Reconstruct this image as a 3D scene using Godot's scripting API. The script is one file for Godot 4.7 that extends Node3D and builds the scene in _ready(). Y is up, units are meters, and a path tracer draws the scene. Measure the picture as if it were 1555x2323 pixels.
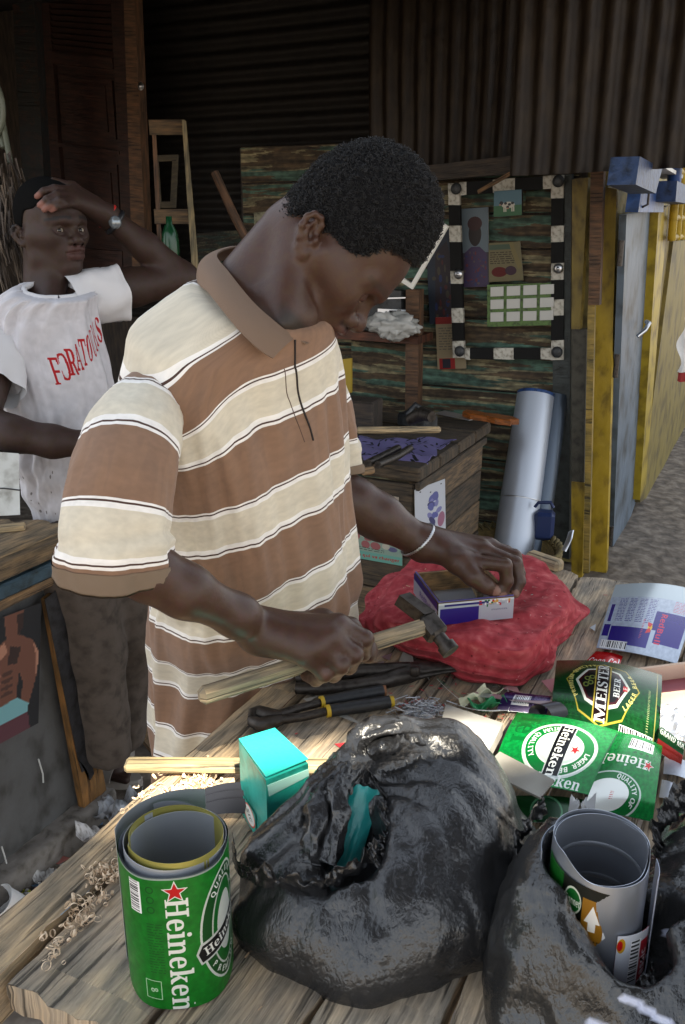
extends Node3D

var used := {}
var M := {}
var rng := RandomNumberGenerator.new()
const TOP := 0.92          # height of the work table
const UP := Vector3.UP


func _ready() -> void:
	rng.seed = 7
	# camera
	var cam := Camera3D.new()
	cam.name = "camera"
	cam.fov = 60.83
	cam.near = 0.05
	cam.far = 200.0
	cam.rotation_degrees = Vector3(-18.2, 26.2, 0)
	cam.position = Vector3(0, 1.62, 0)
	add_child(cam)
	cam.current = true
	# sky and exposure
	var env := Environment.new()
	var sky_mat := ProceduralSkyMaterial.new()
	sky_mat.sky_top_color = Color(0.66, 0.70, 0.76)
	sky_mat.sky_horizon_color = Color(0.91, 0.92, 0.92)
	sky_mat.sky_curve = 0.25
	sky_mat.ground_bottom_color = Color(0.26, 0.23, 0.19)
	sky_mat.ground_horizon_color = Color(0.52, 0.48, 0.43)
	sky_mat.sky_energy_multiplier = 0.66
	var sky := Sky.new()
	sky.sky_material = sky_mat
	env.background_mode = Environment.BG_SKY
	env.sky = sky
	env.tonemap_mode = Environment.TONE_MAPPER_LINEAR
	env.tonemap_exposure = 7.2
	env.sdfgi_enabled = true
	env.ssao_enabled = true
	env.ssil_enabled = true
	var we := WorldEnvironment.new()
	we.name = "world_environment"
	we.environment = env
	add_child(we)
	# sun: high, from behind the camera's right shoulder; it reaches the table only through the slit between two awnings
	var sun := DirectionalLight3D.new()
	sun.name = "sun"
	sun.light_energy = 1.2
	sun.light_color = Color(1.0, 0.96, 0.88)
	sun.light_angular_distance = 0.5
	sun.shadow_enabled = true
	sun.rotation_degrees = Vector3(-50, 40, 0)
	add_child(sun)

	make_materials()
	build_setting()
	build_wall_things()
	build_left_bench()
	build_table()
	build_table_things()
	build_sheets()
	build_bags()
	build_worker()
	build_watcher()
	build_litter()


# ---------------------------------------------------------------- naming

func numbered(called: String) -> String:
	used[called] = int(used.get(called, -1)) + 1
	return called if used[called] == 0 else "%s_%03d" % [called, used[called]]


func tag(o: Node3D, label: String, category: String, group := "") -> Node3D:
	o.set_meta("label", label)
	o.set_meta("category", category)
	if group:
		o.set_meta("group", group)
	return o


func thing(called: String, label: String, category: String, at := Vector3.ZERO, turn := 0.0, group := "") -> Node3D:
	var o := Node3D.new()
	o.name = numbered(called)
	add_child(o, true)
	o.position = at
	o.rotation.y = turn
	return tag(o, label, category, group)


func part(called: String, mesh: Mesh, m: Material, parent: Node3D) -> MeshInstance3D:
	var o := MeshInstance3D.new()
	o.name = called
	o.mesh = mesh
	o.material_override = m
	parent.add_child(o, true)
	return o


func single(called: String, mesh: Mesh, m: Material, label: String, category: String, group := "") -> MeshInstance3D:
	var o := MeshInstance3D.new()
	o.name = numbered(called)
	o.mesh = mesh
	o.material_override = m
	add_child(o, true)
	tag(o, label, category, group)
	return o


func struct(called: String, mesh: Mesh, m: Material) -> MeshInstance3D:
	var o := MeshInstance3D.new()
	o.name = called
	o.mesh = mesh
	o.material_override = m
	add_child(o, true)
	o.set_meta("kind", "structure")
	return o


func stuff(o: Node3D) -> Node3D:
	o.set_meta("kind", "stuff")
	return o


# ---------------------------------------------------------------- mesh building

class MB:
	var v := PackedVector3Array()
	var n := PackedVector3Array()
	var uv := PackedVector2Array()
	var col := PackedColorArray()
	var idx := PackedInt32Array()
	var tint := Color.WHITE

	func vert(p: Vector3, nn: Vector3, t := Vector2.ZERO) -> int:
		v.append(p)
		n.append(nn)
		uv.append(t)
		col.append(tint)
		return v.size() - 1

	func tri(a: Vector3, b: Vector3, c: Vector3, ta := Vector2.ZERO, tb := Vector2.ZERO, tc := Vector2.ZERO) -> void:
		var nn := (b - a).cross(c - a).normalized()
		var i := vert(a, nn, ta)
		vert(b, nn, tb)
		vert(c, nn, tc)
		idx.append_array([i, i + 2, i + 1])

	func quad(a: Vector3, b: Vector3, c: Vector3, d: Vector3, r := Rect2(0, 0, 1, 1)) -> void:   # anticlockwise from outside
		var nn := (c - a).cross(d - b).normalized()
		var i := vert(a, nn, r.position)
		vert(b, nn, r.position + Vector2(r.size.x, 0))
		vert(c, nn, r.end)
		vert(d, nn, r.position + Vector2(0, r.size.y))
		idx.append_array([i, i + 2, i + 1, i, i + 3, i + 2])

	func box(x: Transform3D, s: Vector3, bev := 0.0, off := Vector2.ZERO) -> MB:
		# u runs along the longest side, in metres
		var h := s / 2.0
		var ax := 0
		if s.y > s.x and s.y >= s.z:
			ax = 1
		elif s.z > s.x and s.z > s.y:
			ax = 2
		var b := minf(bev, minf(h.x, minf(h.y, h.z)) * 0.9)
		for a in 3:
			for sg in [-1.0, 1.0]:
				var e1 := (a + 1) % 3
				var e2 := (a + 2) % 3
				var pts := []
				for k in [[-1, -1], [1, -1], [1, 1], [-1, 1]]:
					var p := Vector3.ZERO
					p[a] = h[a] * sg
					p[e1] = (h[e1] - b) * k[0]
					p[e2] = (h[e2] - b) * k[1]
					pts.append(p)
				if sg < 0:
					pts.reverse()
				face(x, pts, ax, a, off)
		if b > 0.0:
			for a in 3:
				var e1 := (a + 1) % 3
				var e2 := (a + 2) % 3
				for s1 in [-1.0, 1.0]:
					for s2 in [-1.0, 1.0]:
						var p0 := Vector3.ZERO
						var p1 := Vector3.ZERO
						p0[e1] = h[e1] * s1
						p0[e2] = (h[e2] - b) * s2
						p1[e1] = (h[e1] - b) * s1
						p1[e2] = h[e2] * s2
						var q0 := p0
						var q1 := p1
						p0[a] = -(h[a] - b)
						p1[a] = -(h[a] - b)
						q0[a] = h[a] - b
						q1[a] = h[a] - b
						var pts := [p0, p1, q1, q0]
						if s1 * s2 < 0:
							pts.reverse()
						face(x, pts, ax, e1, off)
			for sx in [-1.0, 1.0]:
				for sy in [-1.0, 1.0]:
					for sz in [-1.0, 1.0]:
						var pa := Vector3(h.x * sx, (h.y - b) * sy, (h.z - b) * sz)
						var pb := Vector3((h.x - b) * sx, h.y * sy, (h.z - b) * sz)
						var pc := Vector3((h.x - b) * sx, (h.y - b) * sy, h.z * sz)
						if sx * sy * sz < 0:
							tri(x * pa, x * pc, x * pb, off, off, off)
						else:
							tri(x * pa, x * pb, x * pc, off, off, off)
		return self

	func face(x: Transform3D, pts: Array, ax: int, flat_axis: int, off: Vector2) -> void:
		var other := 3 - ax - flat_axis if ax != flat_axis else (ax + 1) % 3
		var third := 3 - ax - other
		var nn: Vector3 = ((x * pts[2] - x * pts[0]) as Vector3).cross(x * pts[3] - x * pts[1]).normalized()
		var i := v.size()
		for p in pts:
			if ax != flat_axis:
				vert(x * p, nn, off + Vector2(p[ax], p[other]))
			else:
				vert(x * p, nn, off + Vector2(p[other], p[third]))
		idx.append_array([i, i + 2, i + 1, i, i + 3, i + 2])

	func tube(path: Array, radii: Array, sides := 8, caps := true, squash := 1.0) -> MB:
		var m := path.size()
		var prev := Vector3.UP if absf((path[1] - path[0]).normalized().y) < 0.9 else Vector3.RIGHT
		var base := v.size()
		var along := 0.0
		for k in m:
			var t: Vector3 = (path[mini(k + 1, m - 1)] - path[maxi(k - 1, 0)]).normalized()
			var s := prev.cross(t).normalized()
			var w := t.cross(s).normalized()
			prev = w
			if k > 0:
				along += (path[k] - path[k - 1]).length()
			var r: float = radii[k] if radii.size() > 1 else radii[0]
			for j in sides + 1:
				var a := TAU * j / sides
				var dir := s * cos(a) + w * sin(a) * squash
				vert(path[k] + dir * r, (s * cos(a) + w * sin(a) / squash).normalized(), Vector2(along, float(j) / sides * 0.1))
		for k in m - 1:
			for j in sides:
				var a := base + k * (sides + 1) + j
				var b := a + sides + 1
				idx.append_array([a, b, a + 1, a + 1, b, b + 1])
		if caps:
			for e in [0, m - 1]:
				var t: Vector3 = (path[1] - path[0]).normalized() * -1.0 if e == 0 else (path[m - 1] - path[m - 2]).normalized()
				var c := vert(path[e], t)
				var st := v.size()
				for j in sides + 1:
					vert(v[base + e * (sides + 1) + j], t, Vector2(0.01 * cos(j), 0.01 * sin(j)))
				for j in sides:
					if e == 0:
						idx.append_array([c, st + j, st + j + 1])
					else:
						idx.append_array([c, st + j + 1, st + j])
		return self

	func lathe(x: Transform3D, profile: Array, sides := 24) -> MB:
		# profile of Vector2(radius, height), from the bottom outside upwards
		var m := profile.size()
		var base := v.size()
		for k in m:
			var t: Vector2 = profile[mini(k + 1, m - 1)] - profile[maxi(k - 1, 0)]
			var nn := Vector2(t.y, -t.x).normalized()
			for j in sides + 1:
				var a := TAU * j / sides
				vert(x * Vector3(profile[k].x * cos(a), profile[k].y, profile[k].x * sin(a)), (x.basis * Vector3(nn.x * cos(a), nn.y, nn.x * sin(a))).normalized(), Vector2(float(j) / sides, profile[k].y))
		for k in m - 1:
			for j in sides:
				var a := base + k * (sides + 1) + j
				var b := a + sides + 1
				idx.append_array([a, a + 1, b, a + 1, b + 1, b])
		return self

	func prism(x: Transform3D, poly: PackedVector2Array, h: float, uvs := 1.0, bev := 0.0) -> MB:
		# poly in the xz plane of x (any winding), from y 0 up to h
		var p := poly.duplicate()
		if Geometry2D.is_polygon_clockwise(p):
			p.reverse()
		var top := p
		if bev > 0.0:
			var ins := Geometry2D.offset_polygon(p, -bev, Geometry2D.JOIN_MITER)
			if ins.size() == 1 and ins[0].size() == p.size():
				# match the corners
				var q: PackedVector2Array = ins[0]
				if Geometry2D.is_polygon_clockwise(q):
					q.reverse()
				var best := 0
				for k in q.size():
					if q[k].distance_to(p[0]) < q[best].distance_to(p[0]):
						best = k
				top = PackedVector2Array()
				for k in q.size():
					top.append(q[(best + k) % q.size()])
		var tr := Geometry2D.triangulate_polygon(top)
		for k in range(0, tr.size(), 3):
			for y in [h, 0.0]:
				var src := top if y > 0.0 else p
				var q := []
				for j in 3:
					var c: Vector2 = src[tr[k + j]]
					q.append([x * Vector3(c.x, y, c.y), c * uvs])
				var nn: Vector3 = (q[1][0] - q[0][0]).cross(q[2][0] - q[0][0])
				var want: Vector3 = x.basis.y if y > 0.0 else -x.basis.y
				if nn.dot(want) < 0:
					q.reverse()
				tri(q[0][0], q[1][0], q[2][0], q[0][1], q[1][1], q[2][1])
		var run := 0.0
		for k in p.size():
			var a := p[k]
			var b := p[(k + 1) % p.size()]
			var hb := h - bev if top != p else h
			var l := a.distance_to(b)
			quad(x * Vector3(b.x, 0, b.y), x * Vector3(a.x, 0, a.y), x * Vector3(a.x, hb, a.y), x * Vector3(b.x, hb, b.y), Rect2(run * uvs, 0, l * uvs, h * uvs))
			if top != p:
				var a2 := top[k]
				var b2 := top[(k + 1) % p.size()]
				quad(x * Vector3(b.x, hb, b.y), x * Vector3(a.x, hb, a.y), x * Vector3(a2.x, h, a2.y), x * Vector3(b2.x, h, b2.y), Rect2(run * uvs, h * uvs, l * uvs, bev * uvs))
			run += l
		return self

	func grid(nu: int, nv: int, f: Callable, wrap := false, uvs := Vector2.ONE, flip := false) -> MB:
		# f(u, v) with u and v from 0 to 1; the outside is du x dv
		var base := v.size()
		var w := nu + 1
		for j in nv + 1:
			for i in w:
				var p: Vector3 = f.call(float(i) / nu, float(j) / nv)
				vert(p, Vector3.ZERO, Vector2(float(i) / nu, float(j) / nv) * uvs)
		for j in nv:
			for i in nu:
				var a := base + j * w + i
				var q := [a, a + 1, a + w + 1, a + w]
				var nn := (v[q[2]] - v[q[0]]).cross(v[q[3]] - v[q[1]])
				if flip:
					nn = -nn
					idx.append_array([q[0], q[1], q[2], q[0], q[2], q[3]])
				else:
					idx.append_array([q[0], q[2], q[1], q[0], q[3], q[2]])
				for k in q:
					n[k] += nn
		if wrap:
			for j in nv + 1:
				var s := n[base + j * w] + n[base + j * w + nu]
				n[base + j * w] = s
				n[base + j * w + nu] = s
		for k in range(base, v.size()):
			n[k] = n[k].normalized() if n[k].length_squared() > 1e-20 else Vector3.UP
		return self

	func sheet(nu: int, nv: int, f: Callable, thick: float, uvs := Vector2.ONE) -> MB:
		# a grid with a back face and closed edges
		grid(nu, nv, f, false, uvs)
		var w := nu + 1
		var base := v.size() - w * (nv + 1)
		var cnt := w * (nv + 1)
		for k in cnt:
			vert(v[base + k] - n[base + k] * thick, -n[base + k], uv[base + k])
		for j in nv:
			for i in nu:
				var a := base + cnt + j * w + i
				idx.append_array([a, a + 1, a + w + 1, a, a + w + 1, a + w])
		var rim := []
		for i in nu:
			rim.append([i, i + 1])
		for j in nv:
			rim.append([j * w + nu, (j + 1) * w + nu])
		for i in nu:
			rim.append([nv * w + nu - i, nv * w + nu - i - 1])
		for j in nv:
			rim.append([(nv - j) * w, (nv - j - 1) * w])
		for e in rim:
			var a: Vector3 = v[base + e[0]]
			var b: Vector3 = v[base + e[1]]
			var c: Vector3 = v[base + cnt + e[1]]
			var d: Vector3 = v[base + cnt + e[0]]
			var nn := (a - d).cross(b - a).normalized() * -1.0
			var i0 := vert(a, nn, uv[base + e[0]])
			vert(b, nn, uv[base + e[1]])
			vert(c, nn, uv[base + e[1]])
			vert(d, nn, uv[base + e[0]])
			idx.append_array([i0, i0 + 1, i0 + 2, i0, i0 + 2, i0 + 3])
		return self

	func ball(c: Vector3, r: Vector3, seg := 12, rings := 8, basis := Basis()) -> MB:
		grid(seg, rings, func(a, b): return c + basis * (Vector3(cos(-a * TAU) * sin(b * PI), -cos(b * PI), sin(-a * TAU) * sin(b * PI)) * r), true)
		return self

	func slab(pts: Array, ext: Vector3, off := Vector2.ZERO, scale := 1.0, along := Vector3.ZERO) -> MB:
		# a flat convex outline in space, extruded by ext; u along its first edge (or along), in metres
		var p := pts.duplicate()
		var nn := Vector3.ZERO
		for k in p.size():
			nn += (p[k] as Vector3).cross(p[(k + 1) % p.size()])
		if nn.dot(ext) < 0:
			p.reverse()
			nn = -nn
		nn = nn.normalized()
		var e: Vector3 = ((pts[1] - pts[0]) if along == Vector3.ZERO else along).normalized()
		var g := nn.cross(e).normalized()
		var base: Vector3 = pts[0]
		for side in 2:
			var c := ext if side == 0 else Vector3.ZERO
			var i := v.size()
			for q in p:
				vert(q + c, nn if side == 0 else -nn, off + Vector2((q - base).dot(e), (q - base).dot(g)) * scale)
			for k in range(1, p.size() - 1):
				if side == 0:
					idx.append_array([i, i + k + 1, i + k])
				else:
					idx.append_array([i, i + k, i + k + 1])
		var th := ext.length()
		for k in p.size():
			var a: Vector3 = p[k]
			var b: Vector3 = p[(k + 1) % p.size()]
			var l := a.distance_to(b)
			quad(a, b, b + ext, a + ext, Rect2(off.x, off.y, l * scale, th * scale))
		return self

	func print_face(a: Vector3, b: Vector3, c: Vector3, d: Vector3) -> MB:
		# a, b, c, d: where the picture's lower left, lower right, upper right and upper left corners lie
		quad(a, b, c, d, Rect2(0, 1, 1, -1))
		return self

	func mesh() -> ArrayMesh:
		var arr := []
		arr.resize(Mesh.ARRAY_MAX)
		arr[Mesh.ARRAY_VERTEX] = v
		arr[Mesh.ARRAY_NORMAL] = n
		arr[Mesh.ARRAY_TEX_UV] = uv
		arr[Mesh.ARRAY_COLOR] = col
		arr[Mesh.ARRAY_INDEX] = idx
		var m := ArrayMesh.new()
		m.add_surface_from_arrays(Mesh.PRIMITIVE_TRIANGLES, arr)
		return m


# a solid as distances on a grid, meshed with surface nets
class Field:
	var o: Vector3
	var c: float
	var nx: int
	var ny: int
	var nz: int
	var d := PackedFloat32Array()

	func _init(lo: Vector3, hi: Vector3, cell: float) -> void:
		o = lo
		c = cell
		nx = int((hi.x - lo.x) / cell) + 2
		ny = int((hi.y - lo.y) / cell) + 2
		nz = int((hi.z - lo.z) / cell) + 2
		d.resize(nx * ny * nz)
		d.fill(1.0)

	func span(lo: Vector3, hi: Vector3) -> Array:
		var a := (lo - o) / c
		var b := (hi - o) / c
		return [clampi(int(a.x), 0, nx), clampi(int(b.x) + 2, 0, nx), clampi(int(a.y), 0, ny), clampi(int(b.y) + 2, 0, ny), clampi(int(a.z), 0, nz), clampi(int(b.z) + 2, 0, nz)]

	func cap(a: Vector3, b: Vector3, ra: float, rb: float, k := 0.012, cut := false) -> Field:
		var pad := maxf(ra, rb) + k + 3.0 * c
		var s := span(a.min(b) - Vector3.ONE * pad, a.max(b) + Vector3.ONE * pad)
		var ba := b - a
		var inv := 1.0 / maxf(ba.length_squared(), 1e-9)
		for z in range(s[4], s[5]):
			for y in range(s[2], s[3]):
				var at := (z * ny + y) * nx
				var p := o + Vector3(s[0], y, z) * c - a
				for x in range(s[0], s[1]):
					var h := clampf(p.dot(ba) * inv, 0.0, 1.0)
					var e := (p - ba * h).length() - ra - (rb - ra) * h
					p.x += c
					var f := d[at + x]
					if cut:
						e = -e
						var g := maxf(k - absf(f - e), 0.0)
						d[at + x] = maxf(f, e) + g * g * 0.25 / k
					else:
						var g := maxf(k - absf(f - e), 0.0)
						d[at + x] = minf(f, e) - g * g * 0.25 / k
		return self

	func chain(pts: Array, radii: Array, k := 0.008) -> Field:
		for i in pts.size() - 1:
			cap(pts[i], pts[i + 1], radii[i], radii[i + 1], k)
		return self

	func ell(m: Vector3, r: Vector3, k := 0.012, cut := false, bs := Basis()) -> Field:
		var reach := maxf(r.x, maxf(r.y, r.z))
		var ex := Vector3.ONE * reach if bs != Basis() else r
		var pad := Vector3.ONE * (k + 3.0 * c)
		var s := span(m - ex - pad, m + ex + pad)
		var ib := bs.inverse()
		var ir := Vector3.ONE / r
		var plain := bs == Basis()
		for z in range(s[4], s[5]):
			for y in range(s[2], s[3]):
				var at := (z * ny + y) * nx
				for x in range(s[0], s[1]):
					var p := o + Vector3(x, y, z) * c - m
					if not plain:
						p = ib * p
					var q := p * ir
					var k0 := q.length()
					var k1 := (q * ir).length()
					var e := k0 * (k0 - 1.0) / maxf(k1, 1e-6) if k0 > 0.01 else -reach * 0.5
					var f := d[at + x]
					if cut:
						e = -e
						var g := maxf(k - absf(f - e), 0.0)
						d[at + x] = maxf(f, e) + g * g * 0.25 / k
					else:
						var g := maxf(k - absf(f - e), 0.0)
						d[at + x] = minf(f, e) - g * g * 0.25 / k
		return self

	func warp(f: Callable, band := 0.02) -> Field:
		# adds f(p) near the surface
		for z in nz:
			for y in ny:
				var at := (z * ny + y) * nx
				for x in nx:
					if absf(d[at + x]) < band:
						d[at + x] += float(f.call(o + Vector3(x, y, z) * c))
		return self

	func into(b: MB, x := Transform3D(), paint = null, uvf = null, keep = null) -> MB:
		var slot := PackedInt32Array()
		slot.resize(d.size())
		slot.fill(-1)
		var sx := 1
		var sy := nx
		var sz := nx * ny
		var near := c * 5.0
		for z in nz - 1:
			for y in ny - 1:
				var at := (z * ny + y) * nx
				for i in nx - 1:
					var a := at + i
					var d0 := d[a]
					if d0 > near or d0 < -near:
						continue
					var e := [d0, d[a + sx], d[a + sy], d[a + sx + sy], d[a + sz], d[a + sx + sz], d[a + sy + sz], d[a + sx + sy + sz]]
					var inside := 0
					for q in e:
						if q < 0.0:
							inside += 1
					if inside == 0 or inside == 8:
						continue
					var sum := Vector3.ZERO
					var cnt := 0
					for k in 8:
						for ax in 3:
							var bit: int = 1 << ax
							if k & bit:
								continue
							var e0: float = e[k]
							var e1: float = e[k | bit]
							if (e0 < 0.0) != (e1 < 0.0):
								var pt := Vector3(k & 1, (k >> 1) & 1, (k >> 2) & 1)
								pt[ax] = e0 / (e0 - e1)
								sum += pt
								cnt += 1
					var lp := sum / cnt
					var g := Vector3(e[1] - e[0] + e[3] - e[2] + e[5] - e[4] + e[7] - e[6], e[2] - e[0] + e[3] - e[1] + e[6] - e[4] + e[7] - e[5], e[4] - e[0] + e[5] - e[1] + e[6] - e[2] + e[7] - e[3])
					var p := o + (Vector3(i, y, z) + lp) * c
					if paint != null:
						b.tint = paint.call(p)
					var t: Vector2 = uvf.call(p) if uvf != null else Vector2.ZERO
					slot[a] = b.vert(x * p, (x.basis * g).normalized(), t)
		b.tint = Color.WHITE
		var steps := [sx, sy, sz]
		for z in range(1, nz - 1):
			for y in range(1, ny - 1):
				var at := (z * ny + y) * nx
				for i in range(1, nx - 1):
					var a := at + i
					var d0 := d[a]
					if d0 > near or d0 < -near:
						continue
					for ax in 3:
						var d1 := d[a + steps[ax]]
						if (d0 < 0.0) == (d1 < 0.0):
							continue
						var u: int = steps[(ax + 1) % 3]
						var w: int = steps[(ax + 2) % 3]
						var q0 := slot[a - u - w]
						var q1 := slot[a - w]
						var q2 := slot[a]
						var q3 := slot[a - u]
						if q0 < 0 or q1 < 0 or q2 < 0 or q3 < 0:
							continue
						if keep != null and not keep.call(o + Vector3(i, y, z) * c):
							continue
						if d0 < 0.0:
							b.idx.append_array([q0, q2, q1, q0, q3, q2])
						else:
							b.idx.append_array([q0, q1, q2, q0, q2, q3])
		return b


# flat print, drawn as polygons and letters into an image
class Print:
	var im: Image
	var w: int
	var h: int
	static var letters := {}

	func _init(ww: int, hh: int, c: Color) -> void:
		w = ww
		h = hh
		im = Image.create(w, h, false, Image.FORMAT_RGBA8)
		im.fill(c)

	func rect(x: float, y: float, ww: float, hh: float, c: Color) -> void:
		im.fill_rect(Rect2i(int(x), int(y), maxi(1, int(ww)), maxi(1, int(hh))), c)

	func poly(p: PackedVector2Array, c: Color) -> void:
		var y0 := INF
		var y1 := -INF
		for q in p:
			y0 = minf(y0, q.y)
			y1 = maxf(y1, q.y)
		for y in range(maxi(0, int(y0)), mini(h, int(y1) + 1)):
			var ym := y + 0.5
			var xs := []
			for k in p.size():
				var a := p[k]
				var b := p[(k + 1) % p.size()]
				if (a.y <= ym) != (b.y <= ym):
					xs.append(a.x + (ym - a.y) / (b.y - a.y) * (b.x - a.x))
			xs.sort()
			for k in range(0, xs.size() - 1, 2):
				var l := clampi(roundi(xs[k]), 0, w)
				var r := clampi(roundi(xs[k + 1]), 0, w)
				if r > l:
					im.fill_rect(Rect2i(l, y, r - l, 1), c)

	func oval(m: Vector2, rx: float, ry: float, c: Color, turn := 0.0, from := 0.0, to := TAU) -> void:
		var p := PackedVector2Array()
		for k in 48:
			var a := lerpf(from, to, k / 48.0)
			p.append(m + Vector2(cos(a) * rx, sin(a) * ry).rotated(turn))
		poly(p, c)

	func star(m: Vector2, r: float, c: Color, turn := 0.0) -> void:
		var p := PackedVector2Array()
		for k in 10:
			p.append(m + Vector2(0, -r if k % 2 == 0 else -r * 0.42).rotated(turn + TAU * k / 10.0))
		poly(p, c)

	static func shape(text: String, serif: bool) -> Array:
		var key := text + str(serif)
		if not letters.has(key):
			var f := SystemFont.new()
			f.font_names = PackedStringArray(["Droid Serif" if serif else "Droid Sans"])
			f.font_weight = 700
			var t := TextMesh.new()
			t.font = f
			t.font_size = 64
			t.pixel_size = 1.0 / 64.0
			t.depth = 0.0
			t.curve_step = 2.0
			t.text = text
			var a := t.get_mesh_arrays()
			var vs: PackedVector3Array = a[Mesh.ARRAY_VERTEX]
			var ix: PackedInt32Array = a[Mesh.ARRAY_INDEX]
			var out := PackedVector2Array()
			for k in ix:
				out.append(Vector2(vs[k].x, -vs[k].y))
			letters[key] = [out]
		return letters[key][0]

	# height is the font size in pixels; the text is centred on m
	func write(text: String, m: Vector2, height: float, c: Color, turn := 0.0, serif := false, stretch := 1.0, bend := 0.0) -> void:
		var t: PackedVector2Array = shape(text, serif)
		for k in range(0, t.size(), 3):
			var q := PackedVector2Array()
			for j in 3:
				var p := t[k + j] * height * Vector2(stretch, 1.0)
				if bend != 0.0:
					# along a circle of that radius, centre below (positive) or above
					var a := p.x / bend
					p = Vector2(sin(a) * (bend - p.y), bend - cos(a) * (bend - p.y))
				q.append(m + p.rotated(turn))
			poly(q, c)

	func bars(x: float, y: float, ww: float, hh: float, across: bool, seed_: int) -> void:
		rect(x, y, ww, hh, Color(0.93, 0.93, 0.93))
		var r := RandomNumberGenerator.new()
		r.seed = seed_
		var run := 3.0
		var most := (hh if across else ww) - 4.0
		while run < most:
			var t := r.randi_range(1, 3) * maxf(1.0, most / 60.0)
			if across:
				rect(x + 3, y + run, ww * 0.8, t, Color(0.06, 0.06, 0.08))
			else:
				rect(x + run, y + 3, t, hh * 0.8, Color(0.06, 0.06, 0.08))
			run += t + r.randi_range(1, 3) * maxf(1.0, most / 60.0)

	func lines(x: float, y: float, ww: float, hh: float, step: float, c: Color, seed_ := 1) -> void:
		# small print too small to read
		var r := RandomNumberGenerator.new()
		r.seed = seed_
		var yy := y
		while yy < y + hh:
			var xx := x
			while xx < x + ww:
				var l := r.randf_range(step * 0.6, step * 2.6)
				rect(xx, yy, minf(l, x + ww - xx), maxf(1.0, step * 0.4), c)
				xx += l + step * 0.5
			yy += step

	func tex() -> ImageTexture:
		return ImageTexture.create_from_image(im)


# ---------------------------------------------------------------- materials

func grey_noise(size: int, freq: float, octaves: int, seed_: int, kind := FastNoiseLite.TYPE_SIMPLEX_SMOOTH, seamless := true) -> Image:
	var f := FastNoiseLite.new()
	f.noise_type = kind
	f.seed = seed_
	f.frequency = freq
	f.fractal_octaves = octaves
	return f.get_seamless_image(size, size) if seamless else f.get_image(size, size)


func ramp(im: Image, c: Gradient) -> Image:
	var out := Image.create(im.get_width(), im.get_height(), false, Image.FORMAT_RGB8)
	var lut := []
	for k in 256:
		lut.append(c.sample(k / 255.0))
	for y in im.get_height():
		for x in im.get_width():
			out.set_pixel(x, y, lut[im.get_pixel(x, y).r8])
	return out


func gradient(stops: Array) -> Gradient:
	var g := Gradient.new()
	var offs := PackedFloat32Array()
	var cols := PackedColorArray()
	for s in stops:
		offs.append(s[0])
		cols.append(s[1])
	g.offsets = offs
	g.colors = cols
	return g


func tex(im: Image) -> ImageTexture:
	return ImageTexture.create_from_image(im)


func bump(im: Image, k := 6.0) -> ImageTexture:
	var b: Image = im.duplicate()
	b.convert(Image.FORMAT_RGBA8)
	b.bump_map_to_normal_map(k)
	return tex(b)


func mat(c: Color, rough := 0.8, metal := 0.0, albedo: Texture2D = null, normal: Texture2D = null, nscale := 1.0, uvs := Vector3.ONE) -> StandardMaterial3D:
	var m := StandardMaterial3D.new()
	m.albedo_color = c
	m.roughness = rough
	m.metallic = metal
	m.albedo_texture = albedo
	if normal:
		m.normal_enabled = true
		m.normal_texture = normal
		m.normal_scale = nscale
	m.uv1_scale = uvs
	m.cull_mode = BaseMaterial3D.CULL_DISABLED
	return m


func tri(m: StandardMaterial3D, s: float, world := false) -> StandardMaterial3D:
	m.uv1_triplanar = true
	m.uv1_world_triplanar = world
	m.uv1_scale = Vector3.ONE * s
	return m


func vc(m: StandardMaterial3D) -> StandardMaterial3D:
	m.vertex_color_use_as_albedo = true
	return m


func lin(r: float, g: float, b: float) -> Color:
	# a colour given as linear base values
	return Color(r, g, b).linear_to_srgb()


var wood_tex: ImageTexture
var wood_n: ImageTexture
var grime_tex: ImageTexture
var grime_n: ImageTexture
var weave_n: ImageTexture
var crinkle_n: ImageTexture
var rough_tex: ImageTexture


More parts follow.
